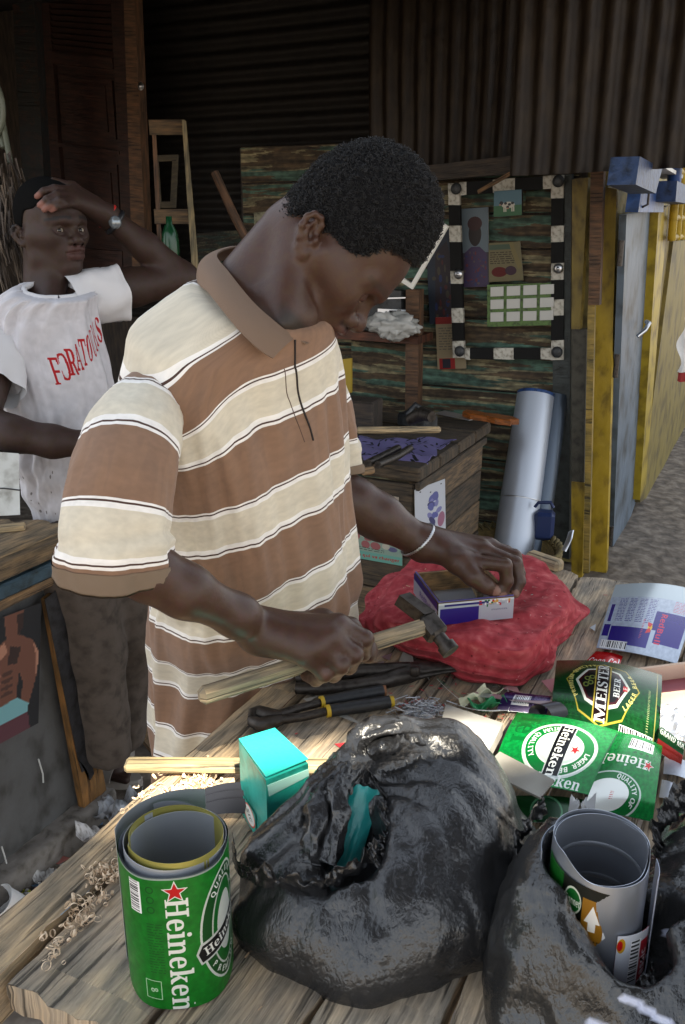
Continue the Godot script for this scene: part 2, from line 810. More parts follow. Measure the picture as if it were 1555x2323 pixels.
func make_materials() -> void:
	# wood grain: long fibres along u, with darker cracks and knots
	var size := 512
	var fib := FastNoiseLite.new()
	fib.seed = 3
	fib.frequency = 1.0
	fib.fractal_octaves = 3
	var blot := FastNoiseLite.new()
	blot.seed = 9
	blot.frequency = 0.012
	blot.fractal_octaves = 4
	var w := Image.create(size, size, false, Image.FORMAT_RGB8)
	var hgt := Image.create(size, size, false, Image.FORMAT_RGB8)
	for y in size:
		for x in size:
			var wob := sin(x * TAU / size) * 2.5 + sin(x * TAU / size * 2.0 + 1.0) * 1.0 + blot.get_noise_2d(x, y) * 3.5
			var g := fib.get_noise_2d(absf(x - size / 2.0) * 0.006, (y + wob) * 0.11)
			var f2 := fib.get_noise_2d(absf(x - size / 2.0) * 0.02 + 40.0, (y + wob) * 0.45)
			var crack := smoothstep(0.33, 0.5, fib.get_noise_2d(absf(x - size / 2.0) * 0.004 + 90.0, (y + wob) * 0.07))
			var s := blot.get_noise_2d(x * 1.0 + 300.0, y * 1.5)
			var val := clampf(0.80 + g * 0.14 + f2 * 0.12 + s * 0.30 - crack * 0.30, 0.08, 1.0)
			w.set_pixel(x, y, Color(val, val * (0.985 - s * 0.05), val * (0.96 - s * 0.12)))
			var hv := clampf(0.6 + g * 0.25 + f2 * 0.2 - crack * 0.5, 0.0, 1.0)
			hgt.set_pixel(x, y, Color(hv, hv, hv))
	wood_tex = tex(w)
	wood_n = bump(hgt, 3.0)
	var gr := grey_noise(512, 0.012, 5, 21)
	grime_tex = tex(ramp(gr, gradient([[0.0, Color(0.55, 0.53, 0.50)], [0.3, Color(0.80, 0.79, 0.77)], [0.5, Color(0.93, 0.925, 0.915)], [1.0, Color(1, 1, 1)]])))
	grime_n = bump(gr, 8.0)
	rough_tex = tex(gr)
	var we := Image.create(64, 64, false, Image.FORMAT_RGB8)
	for y in 64:
		for x in 64:
			var a := 0.5 + 0.25 * sin(x * TAU / 8.0) * sin(y * TAU / 8.0) + 0.2 * sin((x + y) * TAU / 4.0) * 0.5
			we.set_pixel(x, y, Color(a, a, a))
	weave_n = bump(we, 3.0)
	var fc := FastNoiseLite.new()
	fc.noise_type = FastNoiseLite.TYPE_CELLULAR
	fc.cellular_return_type = FastNoiseLite.RETURN_DISTANCE2_SUB
	fc.frequency = 0.022
	fc.seed = 5
	fc.fractal_type = FastNoiseLite.FRACTAL_FBM
	fc.fractal_octaves = 3
	fc.domain_warp_enabled = true
	fc.domain_warp_amplitude = 30.0
	fc.domain_warp_frequency = 0.01
	var cr := fc.get_seamless_image(512, 512)
	crinkle_n = bump(cr, 5.0)

	M.table_wood = mat(lin(0.36, 0.29, 0.22), 0.85, 0, wood_tex, wood_n, 1.4, Vector3(1.3, 4.0, 1))
	M.pale_wood = mat(lin(0.60, 0.47, 0.29), 0.75, 0, wood_tex, wood_n, 0.7, Vector3(1.5, 5.0, 1))
	M.board_wood = mat(lin(0.40, 0.26, 0.14), 0.8, 0, wood_tex, wood_n, 1.0, Vector3(1.2, 4.0, 1))
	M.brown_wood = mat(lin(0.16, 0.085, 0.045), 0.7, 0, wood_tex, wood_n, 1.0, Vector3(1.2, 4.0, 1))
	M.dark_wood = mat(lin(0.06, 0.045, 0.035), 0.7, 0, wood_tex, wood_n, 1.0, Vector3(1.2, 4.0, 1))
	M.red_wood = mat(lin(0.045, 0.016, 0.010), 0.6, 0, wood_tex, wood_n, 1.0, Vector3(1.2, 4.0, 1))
	M.black_paint = mat(lin(0.03, 0.033, 0.037), 0.5, 0, grime_tex, grime_n, 0.6, Vector3(2, 2, 1))
	M.iron = mat(lin(0.075, 0.065, 0.058), 0.5, 0.7, grime_tex, grime_n, 0.3, Vector3(8, 8, 1))
	M.steel = mat(lin(0.55, 0.56, 0.58), 0.32, 1.0)
	M.tin = mat(lin(0.62, 0.64, 0.68), 0.35, 0.9)
	M.white_card = mat(lin(0.72, 0.72, 0.70), 0.8, 0, grime_tex, null, 1, Vector3(0.6, 0.6, 1))
	M.black_plastic = mat(lin(0.012, 0.012, 0.014), 0.4)


# ---------------------------------------------------------------- the setting

func corrugated(lo: Vector3, across: Vector3, along: Vector3, pitch: float, amp: float, face: Vector3, low_cut := 0.0) -> ArrayMesh:
	# a sheet from lo, its ridges running along; across is the other side; low_cut slopes its lower edge
	var mb := MB.new()
	var n := int(across.length() / pitch * 8.0)
	var off := rng.randf() * 10.0
	mb.sheet(n, 10, func(u, v):
		var w := sin(u * across.length() / pitch * TAU + sin(v * 3.0 + off) * 0.1)
		w = signf(w) * pow(absf(w), 0.8)
		var dent := 0.012 * sin(u * 5.0 + off) * sin(v * 7.0 + off * 2.0)
		return lo + across * u + along * lerpf(low_cut * u, 1.0, v) + face * (w * amp + dent), 0.0015, Vector2(across.length(), along.length()))
	return mb.mesh()


func peel_texture(top: Color, mid: Color, under: Color, seed_: int, stretch := 5.0) -> ImageTexture:
	# old paint in two coats, flaked off along the grain
	var f := FastNoiseLite.new()
	f.seed = seed_
	f.frequency = 0.02
	f.fractal_octaves = 5
	var im := Image.create(512, 512, false, Image.FORMAT_RGB8)
	for y in 512:
		for x in 512:
			var a := f.get_noise_2d(x / stretch * 2.0, y * 1.3)
			var b := f.get_noise_2d(x / stretch * 3.0 + 900.0, y * 2.0 + 77.0)
			var c := top
			if a > -0.02:
				c = mid
			if b > 0.12 or a > 0.3:
				c = under
			var g := 0.8 + 0.5 * f.get_noise_2d(x * 0.4 + 50.0, y * 3.0) + 0.3 * f.get_noise_2d(x * 3.0, y * 3.0 + 400.0)
			im.set_pixel(x, y, Color(c.r * g, c.g * g, c.b * g))
	return tex(im)


func build_setting() -> void:
	# bare trodden ground
	var mb := MB.new()
	var f := FastNoiseLite.new()
	f.seed = 4
	f.frequency = 0.9
	f.fractal_octaves = 4
	mb.grid(120, 120, func(u, v):
		var x: float = signf(u - 0.5) * pow(absf(u - 0.5) * 2.0, 2.6) * 60.0 - 1.2
		var z: float = -signf(v - 0.5) * pow(absf(v - 0.5) * 2.0, 2.6) * 60.0 - 3.0
		var k := clampf(1.0 - Vector2(x + 1.2, z + 3.0).length() / 14.0, 0.0, 1.0)
		return Vector3(x, f.get_noise_2d(x, z) * 0.03 * k - 0.012, z))
	var dirt_im := grey_noise(512, 0.03, 5, 31)
	var dirt := ramp(dirt_im, gradient([[0.0, Color(0.40, 0.37, 0.34)], [0.45, Color(0.56, 0.52, 0.48)], [0.7, Color(0.66, 0.62, 0.57)], [1.0, Color(0.74, 0.71, 0.67)]]))
	M.dirt = tri(mat(lin(0.56, 0.53, 0.50), 0.95, 0, tex(dirt), bump(dirt_im, 6.0), 0.5), 0.6, true)
	struct("ground", mb.mesh(), M.dirt)

	# paint and metal of the place
	M.teal_boards = mat(Color(0.92, 0.90, 0.85), 0.8, 0, peel_texture(Color(0.34, 0.47, 0.43), Color(0.60, 0.57, 0.46), Color(0.37, 0.31, 0.24), 17, 12.0), wood_n, 0.8, Vector3(0.55, 0.9, 1))
	M.yellow_paint = mat(lin(0.43, 0.285, 0.012), 0.55, 0, grime_tex, grime_n, 0.3, Vector3(1.6, 0.9, 1))
	M.yellow_worn = mat(lin(0.20, 0.14, 0.02), 0.6, 0, grime_tex, grime_n, 0.4, Vector3(2.5, 1.2, 1))
	M.grey_door = mat(lin(0.13, 0.17, 0.22), 0.5, 0, grime_tex, grime_n, 0.2, Vector3(0.7, 0.7, 1))
	M.blue_paint = mat(lin(0.02, 0.065, 0.22), 0.45, 0, grime_tex, grime_n, 0.3, Vector3(2, 2, 1))
	M.pale_blue = mat(lin(0.14, 0.20, 0.32), 0.5, 0, grime_tex, grime_n, 0.3, Vector3(2, 2, 1))
	M.white_paint = mat(lin(0.70, 0.70, 0.68), 0.6, 0, grime_tex, grime_n, 0.2, Vector3(1, 1, 1))
	var rust_im := grey_noise(512, 0.02, 5, 61)
	var rust := ramp(rust_im, gradient([[0.0, Color(0.30, 0.23, 0.17)], [0.4, Color(0.38, 0.31, 0.24)], [0.6, Color(0.44, 0.38, 0.30)], [1.0, Color(0.50, 0.45, 0.37)]]))
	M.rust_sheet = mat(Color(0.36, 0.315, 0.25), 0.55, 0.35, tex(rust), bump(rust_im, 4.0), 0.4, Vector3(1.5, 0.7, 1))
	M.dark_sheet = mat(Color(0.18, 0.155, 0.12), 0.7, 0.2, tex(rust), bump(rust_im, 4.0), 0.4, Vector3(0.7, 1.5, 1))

	# wall of painted boards at the back of the stall
	var wall := thing("board_wall", "wall of horizontal boards in flaking teal and cream paint behind the checkered frame", "wall", Vector3(-1.6, 0, -4.15))
	var y := 0.0
	var k := 0
	while y < 1.9:
		var h := rng.randf_range(0.15, 0.19)
		var b := MB.new()
		b.box(Transform3D(Basis(Vector3.FORWARD, rng.randf_range(-0.004, 0.004)), Vector3(-0.15, y + h / 2, rng.randf_range(-0.006, 0.006))), Vector3(1.75, h - 0.008, 0.025), 0.004, Vector2(rng.randf() * 3, rng.randf() * 3))
		part("plank", b.mesh(), M.teal_boards, wall)
		y += h
		k += 1
	var bk := MB.new()
	bk.box(Transform3D(Basis(), Vector3(-0.15, 1.0, -0.03)), Vector3(1.8, 2.0, 0.02))
	part("backing", bk.mesh(), M.dark_wood, wall)

	# iron sheets
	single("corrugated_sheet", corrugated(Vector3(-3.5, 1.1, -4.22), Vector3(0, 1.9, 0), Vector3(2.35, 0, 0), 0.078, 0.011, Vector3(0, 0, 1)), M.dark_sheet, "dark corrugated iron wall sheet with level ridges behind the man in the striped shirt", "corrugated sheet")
	single("corrugated_sheet", corrugated(Vector3(-1.86, 1.845, -4.06), Vector3(0.95, 0, 0), Vector3(0, 1.05, 0), 0.078, 0.011, Vector3(0, 0, 1), 0.03), M.rust_sheet, "rusty corrugated iron sheet with upright ridges hanging above the checkered frame", "corrugated sheet")
	single("corrugated_sheet", corrugated(Vector3(-0.98, 1.795, -3.4), Vector3(0.64, 0, 0), Vector3(0, 1.05, 0), 0.078, 0.012, Vector3(0, 0, 1), 0.012), M.rust_sheet, "corrugated iron sheet with upright ridges hanging over the alley, right of the photo", "corrugated sheet")
	# the stall's roof and far side keep the sky out
	var rb := MB.new()
	rb.box(Transform3D(Basis(Vector3.RIGHT, 0.24), Vector3(-2.55, 2.52, -3.05)), Vector3(4.4, 0.03, 2.6))
	single("stall_roof", rb.mesh(), M.dark_sheet, "flat iron roof over the back of the stall, above the dark wall", "roof")
	var sw := MB.new()
	sw.box(Transform3D(Basis(), Vector3(-4.6, 1.45, -3.0)), Vector3(0.05, 2.9, 3.4))
	single("side_wall", sw.mesh(), M.dark_wood, "dark side wall at the far left of the stall", "wall")
	var bw := MB.new()
	bw.box(Transform3D(Basis(), Vector3(-3.3, 1.5, -4.32)), Vector3(2.9, 3.0, 0.04))
	single("rear_wall", bw.mesh(), M.dark_wood, "dark wooden wall behind the corrugated sheet and the panelled door", "wall")
	# two shade roofs high over the street, with a gap between them that lets one streak of sun through
	var g0 := Vector3(-0.613, TOP, -0.775)
	var g1 := Vector3(-0.077, TOP, -1.20)
	var to_sun: Vector3 = (get_node("sun") as Node3D).transform.basis.z
	var ray := to_sun * (7.5 / to_sun.y)
	var dir := (g1 - g0).normalized()
	var nrm := dir.cross(UP)
	for s in [-1.0, 1.0]:
		var ab := MB.new()
		var e: Vector3 = g0.lerp(g1, 0.5) + ray + nrm * 0.05 * s
		var reach: float = 7.0 if s < 0 else 2.4
		ab.slab([e - dir * 4.5, e + dir * 9.5, e + dir * 9.5 + nrm * s * reach, e - dir * 4.5 + nrm * s * reach], Vector3(0, 0.02, 0))
		single("shade_roof", ab.mesh(), M.dark_sheet, "high iron shade roof over the table, on the street's side" if s > 0 else "high iron shade roof over the table, on the stall's side", "roof")
	build_alley()
	build_dark_corner()


func build_alley() -> void:
	# posts at the corner
	var b := MB.new()
	b.slab([Vector3(-0.9698, 1.825, -4.1), Vector3(-0.8914, 1.83, -4.1), Vector3(-0.7617, 0.07, -4.1), Vector3(-0.8454, 0.0839, -4.1)], Vector3(0, 0, 0.05))
	single("dark_post", b.mesh(), mat(lin(0.035, 0.042, 0.04), 0.6, 0, grime_tex, wood_n, 0.8, Vector3(3, 3, 1)), "dark weathered post between the board wall and the yellow post", "post")
	var yp := thing("yellow_post", "yellow corner post, black with grime half way up, right of the dark post", "post")
	b = MB.new()
	b.slab([Vector3(-0.8772, 1.807, -4.06), Vector3(-0.8102, 1.812, -4.06), Vector3(-0.792, 1.181, -4.06), Vector3(-0.8293, 1.179, -4.06)], Vector3(0, 0, 0.06))
	part("upper_length", b.mesh(), M.yellow_worn, yp)
	b = MB.new()
	b.slab([Vector3(-0.8293, 1.179, -4.06), Vector3(-0.7628, 1.182, -4.06), Vector3(-0.714, 0.4796, -4.06), Vector3(-0.7712, 0.4724, -4.06)], Vector3(0, 0, 0.058))
	part("grimy_length", b.mesh(), mat(lin(0.06, 0.055, 0.04), 0.7, 0, grime_tex, grime_n, 0.4, Vector3(3, 3, 1)), yp)
	b = MB.new()
	b.slab([Vector3(-0.7717, 0.4788, -4.06), Vector3(-0.71, 0.4802, -4.06), Vector3(-0.682, 0.0101, -4.06), Vector3(-0.7324, 0.001, -4.06)], Vector3(0, 0, 0.062))
	part("lower_length", b.mesh(), M.yellow_paint, yp)
	b = MB.new()
	b.slab([Vector3(-0.7584, 1.313, -3.98), Vector3(-0.7283, 1.314, -3.98), Vector3(-0.6449, 0.0551, -3.98), Vector3(-0.6714, 0.0503, -3.98)], Vector3(0, 0, 0.03))
	part("batten", b.mesh(), mat(lin(0.36, 0.25, 0.05), 0.6, 0, wood_tex, wood_n, 0.6), yp)
	b = MB.new()
	b.slab([Vector3(-0.794, 1.952, -3.97), Vector3(-0.7406, 1.953, -3.97), Vector3(-0.7022, 1.295, -3.97), Vector3(-0.7491, 1.294, -3.97)], Vector3(0, 0, 0.05))
	single("brown_post", b.mesh(), M.brown_wood, "brown timber upright above the yellow batten, under the hanging sheet", "post")
	b = MB.new()
	b.slab([Vector3(-0.7638, 1.779, -4.2), Vector3(-0.7137, 1.769, -4.2), Vector3(-0.5943, -0.0065, -4.2), Vector3(-0.6835, -0.0224, -4.2), Vector3(-0.7726, 1.275, -4.2)], Vector3(0, 0, 0.05))
	single("yellow_post", b.mesh(), M.yellow_paint, "broad clean yellow post beside the blue-grey door, on its left", "post")
	# grey-blue metal door in the alley side
	var d := thing("blue_door", "blue-grey metal door with a small latch, between yellow posts in the alley", "door")
	b = MB.new()
	b.slab([Vector3(-0.66, -0.1565, -4.596), Vector3(-0.66, 0.0357, -5.349), Vector3(-0.66, 1.689, -4.763), Vector3(-0.66, 1.662, -3.95)], Vector3(0.03, 0, 0))
	part("leaf", b.mesh(), M.grey_door, d)
	for q in [[1404, 575], [1397, 830], [1383, 1215]]:
		var hb := MB.new()
		var at := Vector3(-0.62, 1.513, -3.765)
		if q[1] == 830:
			at = Vector3(-0.62, 1.039, -3.936)
		elif q[1] == 1215:
			at = Vector3(-0.62, 0.1434, -4.279)
		hb.tube([at + Vector3(0.01, -0.05, 0), at + Vector3(0.01, 0.05, 0)], [0.012], 8)
		part("hinge", hb.mesh(), M.iron, d)
	var lb := MB.new()
	var lp := Vector3(-0.6, 1.154, -4.467)
	lb.tube([lp + Vector3(0, -0.04, 0.05), lp + Vector3(0.03, -0.01, 0.03), lp + Vector3(0.04, 0.02, 0), lp + Vector3(0.02, 0.02, -0.06)], [0.011], 8)
	part("latch", lb.mesh(), M.steel, d)
	b = MB.new()
	b.slab([Vector3(-0.64, 0.0883, -5.151), Vector3(-0.64, 0.1346, -5.356), Vector3(-0.64, 1.708, -4.949), Vector3(-0.64, 1.687, -4.619)], Vector3(0.05, 0, 0))
	single("yellow_jamb", b.mesh(), mat(lin(0.42, 0.30, 0.02), 0.5, 0, grime_tex, grime_n, 0.2), "bright yellow door jamb right of the blue-grey door", "door jamb")
	b = MB.new()
	b.slab([Vector3(-0.66, 0.0647, -5.558), Vector3(-0.66, 0.0713, -5.817), Vector3(-0.66, 1.74, -5.696), Vector3(-0.66, 1.716, -5.117)], Vector3(0.04, 0, 0))
	single("yellow_board", b.mesh(), M.yellow_worn, "stained yellow board standing right of the bright door jamb", "board")
	b = MB.new()
	b.slab([Vector3(-0.6, 0.0436, -5.251), Vector3(-0.6, -2.091, -16.52), Vector3(-0.6, 1.464, -12.84), Vector3(-0.6, 1.533, -5.455)], Vector3(-0.04, 0, 0))
	single("yellow_sheet", b.mesh(), mat(lin(0.22, 0.165, 0.03), 0.6, 0, grime_tex, grime_n, 0.15, Vector3(0.7, 0.7, 1)), "large dirty yellow metal sheet forming the alley wall at the right edge", "wall")
	# the wall that carries all these goes on along the alley
	b = MB.new()
	b.box(Transform3D(Basis(), Vector3(-0.83, 1.2, -8.0)), Vector3(0.14, 2.4, 7.6))
	single("alley_wall", b.mesh(), mat(lin(0.30, 0.24, 0.08), 0.7, 0, grime_tex, grime_n, 0.5), "plain wall along the alley behind the yellow boards and blue door", "wall")
	# blue lintels, window with shutters above the door
	b = MB.new()
	b.slab([Vector3(-0.56, 1.828, -3.094), Vector3(-0.56, 1.821, -3.654), Vector3(-0.56, 1.73, -3.546), Vector3(-0.56, 1.743, -3.068)], Vector3(0.09, 0, 0))
	single("blue_lintel", b.mesh(), mat(lin(0.03, 0.06, 0.15), 0.5, 0, grime_tex, grime_n, 0.5, Vector3(4, 4, 1)), "chipped blue lintel block left of the blue panel over the door", "lintel")
	b = MB.new()
	b.slab([Vector3(-0.6, 1.814, -3.751), Vector3(-0.6, 1.793, -4.413), Vector3(-0.6, 1.677, -4.478), Vector3(-0.6, 1.668, -3.716)], Vector3(0.05, 0, 0))
	var pn := single("blue_hatch", b.mesh(), M.blue_paint, "bright blue panel with a small handle directly over the blue-grey door", "hatch")
	b = MB.new()
	var hp := Vector3(-0.55, 1.718, -3.805)
	b.tube([hp + Vector3(0.0, -0.03, 0), hp + Vector3(0.02, -0.02, 0), hp + Vector3(0.02, 0.03, 0), hp + Vector3(0, 0.04, 0)], [0.005], 6)
	part("handle", b.mesh(), M.iron, pn)
	b = MB.new()
	b.slab([Vector3(-0.56, 1.799, -4.16), Vector3(-0.56, 1.788, -4.954), Vector3(-0.56, 1.718, -4.837), Vector3(-0.56, 1.716, -4.186)], Vector3(0.09, 0, 0))
	single("blue_lintel", b.mesh(), mat(lin(0.025, 0.055, 0.15), 0.5, 0, grime_tex, grime_n, 0.5, Vector3(4, 4, 1)), "blue lintel block right of the blue panel, nearest the yellow grille", "lintel")
	var wn := thing("shuttered_window", "window with blue shutters and a white sill above the blue lintels", "window")
	b = MB.new()
	b.slab([Vector3(-0.6, 1.932, -3.424), Vector3(-0.6, 1.955, -3.702), Vector3(-0.6, 1.875, -3.712), Vector3(-0.6, 1.861, -3.446)], Vector3(0.03, 0, 0))
	part("shutter", b.mesh(), M.pale_blue, wn)
	b = MB.new()
	b.slab([Vector3(-0.6, 1.97, -3.693), Vector3(-0.6, 1.995, -3.98), Vector3(-0.6, 1.861, -4.016), Vector3(-0.6, 1.862, -3.699)], Vector3(0.06, 0, 0))
	part("mullion", b.mesh(), M.white_paint, wn)
	b = MB.new()
	b.slab([Vector3(-0.6, 1.995, -3.98), Vector3(-0.6, 2.054, -4.652), Vector3(-0.6, 1.849, -4.723), Vector3(-0.6, 1.859, -4.042)], Vector3(0.035, 0, 0))
	part("shutter", b.mesh(), M.blue_paint, wn)
	b = MB.new()
	b.slab([Vector3(-0.6, 2.055, -4.668), Vector3(-0.6, 2.085, -5.013), Vector3(-0.6, 1.837, -5.13), Vector3(-0.6, 1.849, -4.739)], Vector3(0.03, 0, 0))
	part("shutter", b.mesh(), M.white_paint, wn)
	b = MB.new()
	b.slab([Vector3(-0.58, 1.854, -3.536), Vector3(-0.58, 1.84, -4.551), Vector3(-0.58, 1.824, -4.533), Vector3(-0.58, 1.841, -3.524)], Vector3(0.09, 0, 0))
	part("sill", b.mesh(), M.white_paint, wn)
	b = MB.new()
	b.tube([Vector3(-0.5, 2.265, -4.127), Vector3(-0.5, 1.92, -4.268), Vector3(-0.5, 1.788, -4.32)], [0.03], 8)
	single("blue_pole", b.mesh(), M.blue_paint, "blue pipe standing beside the shuttered window at the right edge", "pipe")
	var gr := thing("yellow_grille", "yellow metal grille of bars at the right edge above the yellow wall", "grille")
	for q in [0, 1, 2, 3]:
		b = MB.new()
		var a0 := Vector3(-0.55, 1.985, -4.787)
		var a1 := Vector3(-0.55, 1.548, -4.916)
		var off := Vector3(0, 0, -0.22 * q)
		b.tube([a0 + off, a1 + off], [0.022], 6)
		part("bar", b.mesh(), M.yellow_paint, gr)
	for q in [0.02, 0.25, 0.5, 0.75, 0.97]:
		b = MB.new()
		var a0: Vector3 = Vector3(-0.55, 1.985, -4.787).lerp(Vector3(-0.55, 1.548, -4.916), q)
		b.tube([a0, a0 + Vector3(0, 0, -0.8)], [0.016], 6)
		part("rail", b.mesh(), M.yellow_paint, gr)
	b = MB.new()
	b.grid(10, 14, func(u, v): return Vector3(-0.2202, 1.176, -3.483) + Vector3(-0.10 + u * 0.12 + 0.012 * sin(v * 9.0), -0.08 + v * 0.2, -0.02 + 0.02 * sin(u * 14.0 + v * 3.0)))
	var hc := single("hanging_cloth", b.mesh(), mat(lin(0.7, 0.7, 0.7), 0.9, 0, null, weave_n, 0.3), "sliver of white cloth with a red hem at the right edge, over the alley", "cloth")
	b = MB.new()
	b.grid(10, 3, func(u, v): return Vector3(-0.2202, 1.176, -3.483) + Vector3(-0.095 + u * 0.115, -0.115 + v * 0.035, -0.02 + 0.02 * sin(u * 14.0)))
	part("hem", b.mesh(), mat(lin(0.3, 0.03, 0.03), 0.9), hc)


func build_dark_corner() -> void:
	# panelled door leaf in the gloom at the left
	var d := thing("panelled_door", "dark red-brown wooden door with carved panels and louvres, at the upper left", "door")
	var z := -3.95
	var b := MB.new()
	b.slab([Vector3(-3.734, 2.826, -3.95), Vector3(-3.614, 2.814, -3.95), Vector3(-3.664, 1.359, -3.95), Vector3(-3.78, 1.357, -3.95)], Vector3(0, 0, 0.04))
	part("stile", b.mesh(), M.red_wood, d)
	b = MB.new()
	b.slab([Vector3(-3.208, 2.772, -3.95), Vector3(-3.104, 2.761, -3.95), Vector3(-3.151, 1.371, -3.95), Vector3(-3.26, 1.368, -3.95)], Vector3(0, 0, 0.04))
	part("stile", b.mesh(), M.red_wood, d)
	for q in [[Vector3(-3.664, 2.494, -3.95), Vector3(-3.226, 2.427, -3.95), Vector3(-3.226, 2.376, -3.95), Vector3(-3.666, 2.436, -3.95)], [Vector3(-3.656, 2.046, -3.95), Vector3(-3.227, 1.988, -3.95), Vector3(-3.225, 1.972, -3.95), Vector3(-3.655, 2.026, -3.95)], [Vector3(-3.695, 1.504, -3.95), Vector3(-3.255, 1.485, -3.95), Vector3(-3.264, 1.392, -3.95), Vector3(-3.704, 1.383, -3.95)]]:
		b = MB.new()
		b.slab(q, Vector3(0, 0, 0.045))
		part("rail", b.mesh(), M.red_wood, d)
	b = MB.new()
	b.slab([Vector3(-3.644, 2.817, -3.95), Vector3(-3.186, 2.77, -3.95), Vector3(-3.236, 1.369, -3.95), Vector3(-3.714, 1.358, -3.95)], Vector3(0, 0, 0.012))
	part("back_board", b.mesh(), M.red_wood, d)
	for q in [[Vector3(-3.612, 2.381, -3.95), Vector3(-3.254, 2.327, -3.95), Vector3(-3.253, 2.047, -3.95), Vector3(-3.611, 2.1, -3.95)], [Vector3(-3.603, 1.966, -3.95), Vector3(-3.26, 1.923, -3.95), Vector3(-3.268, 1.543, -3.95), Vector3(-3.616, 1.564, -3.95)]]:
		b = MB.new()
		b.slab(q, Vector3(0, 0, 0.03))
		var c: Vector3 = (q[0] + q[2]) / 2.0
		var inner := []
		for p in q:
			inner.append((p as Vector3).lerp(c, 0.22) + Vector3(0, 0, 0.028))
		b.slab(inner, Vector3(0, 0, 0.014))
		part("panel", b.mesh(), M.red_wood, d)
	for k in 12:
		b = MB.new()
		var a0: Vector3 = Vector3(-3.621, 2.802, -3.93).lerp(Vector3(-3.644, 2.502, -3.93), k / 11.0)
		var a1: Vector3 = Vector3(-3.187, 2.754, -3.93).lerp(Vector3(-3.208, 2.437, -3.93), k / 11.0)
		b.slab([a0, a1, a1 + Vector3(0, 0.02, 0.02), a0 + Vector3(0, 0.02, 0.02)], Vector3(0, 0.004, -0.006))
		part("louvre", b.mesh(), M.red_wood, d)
	b = MB.new()
	b.slab([Vector3(-3.07, 2.748, -3.9), Vector3(-3.006, 2.741, -3.9), Vector3(-3.05, 1.33, -3.9), Vector3(-3.145, 1.327, -3.9)], Vector3(0, 0, 0.06))
	single("door_post", b.mesh(), M.brown_wood, "dark timber post right of the panelled door", "post")
	b = MB.new()
	b.ball(Vector3(-2.974, 2.268, -3.8), Vector3.ONE * 0.012, 8, 6)
	b.ball(Vector3(-2.99, 2.272, -3.82), Vector3(0.02, 0.02, 0.006), 8, 6)
	single("shiny_bead", b.mesh(), M.steel, "small shiny bead on the timber post by the panelled door", "bead")
	b = MB.new()
	b.slab([Vector3(-3.504, 2.729, -3.6), Vector3(-3.37, 2.716, -3.6), Vector3(-3.451, 1.335, -3.6), Vector3(-3.607, 1.331, -3.6)], Vector3(0, 0, 0.05))
	single("painted_post", b.mesh(), mat(Color(0.4, 0.4, 0.4), 0.6, 0, peel_texture(Color(0.12, 0.2, 0.2), Color(0.4, 0.2, 0.08), Color(0.13, 0.1, 0.08), 71, 1.0), wood_n, 0.6, Vector3(0.5, 1.0, 1)), "old post in dark teal and rust paint behind the seated-looking man's head", "post")
	# hoses hanging at the left edge
	var hz := thing("hose_coil", "pale green hoses hanging in loops at the upper left edge", "hose")
	for k in 4:
		var pts := []
		for j in 15:
			var t := j / 14.0
			var base: Vector3 = Vector3(-2.508, 2.388, -2.449).lerp(Vector3(-2.397, 1.914, -2.33), t)
			pts.append(base + Vector3(0.03 * k - 0.02 + 0.015 * sin(t * 5.0 + k), -0.05 * k * t, 0.02 * k))
		if k == 3:
			pts = []
			for j in 17:
				var a := lerpf(-1.4, 2.2, j / 16.0)
				pts.append(Vector3(-2.424, 2.009, -2.329) + Vector3(cos(a) * 0.062, sin(a) * 0.09 - 0.02, 0.03))
		b = MB.new()
		b.tube(pts, [0.009], 8)
		part("hose", b.mesh(), mat(lin(0.10, 0.11, 0.08), 0.5), hz)
	# dry palm bundle at the left edge
	var pb := thing("palm_bundle", "bundle of dry dark palm strips leaning behind the man's head at the left edge", "bundle")
	for q in 3:
		b = MB.new()
		for k in 70:
			var x0 := rng.randf_range(-70, 44)
			var yy := rng.randf_range(330, 560)
			var a: Vector3 = Vector3(-2.351, 1.854, -2.273).lerp(Vector3(-2.291, 1.444, -2.152), (yy - 330.0) / 300.0) + Vector3((x0 - 10) * 0.00135, 0, rng.randf_range(-0.04, 0.05))
			var dr := Vector3(rng.randf_range(-0.01, 0.05), -rng.randf_range(0.06, 0.16), rng.randf_range(-0.02, 0.02))
			b.slab([a, a + Vector3(0.008, 0.002, 0), a + dr + Vector3(0.006, 0, 0.004), a + dr], Vector3(0, 0, 0.002))
		stuff(part("strips", b.mesh(), [mat(lin(0.05, 0.035, 0.025), 0.6), mat(lin(0.09, 0.065, 0.045), 0.5), mat(lin(0.03, 0.022, 0.018), 0.7)][q], pb))
	# wooden frame leaning in the dark, like the back of a chair
	var ch := thing("leaning_rack", "narrow wooden frame with one pale upright, leaning beside the dark post", "frame")
	b = MB.new()
	b.slab([Vector3(-2.134, 1.999, -2.96), Vector3(-2.119, 1.994, -2.966), Vector3(-1.998, 1.46, -2.83), Vector3(-2.021, 1.455, -2.817)], Vector3(-2.08, 1.988, -2.912) - Vector3(-2.119, 1.994, -2.966), Vector2.ZERO, 1.0, Vector3.UP)
	part("upright", b.mesh(), mat(lin(0.26, 0.21, 0.12), 0.8, 0, wood_tex, null, 1, Vector3(1.5, 5, 1)), ch)
	b = MB.new()
	b.slab([Vector3(-2.249, 1.997, -2.926), Vector3(-2.236, 1.997, -2.933), Vector3(-2.13, 1.454, -2.786), Vector3(-2.145, 1.454, -2.779)], Vector3(-2.093, 1.99, -2.93) - Vector3(-2.119, 1.994, -2.966), Vector2.ZERO, 1.0, Vector3.UP)
	part("upright", b.mesh(), M.brown_wood, ch)
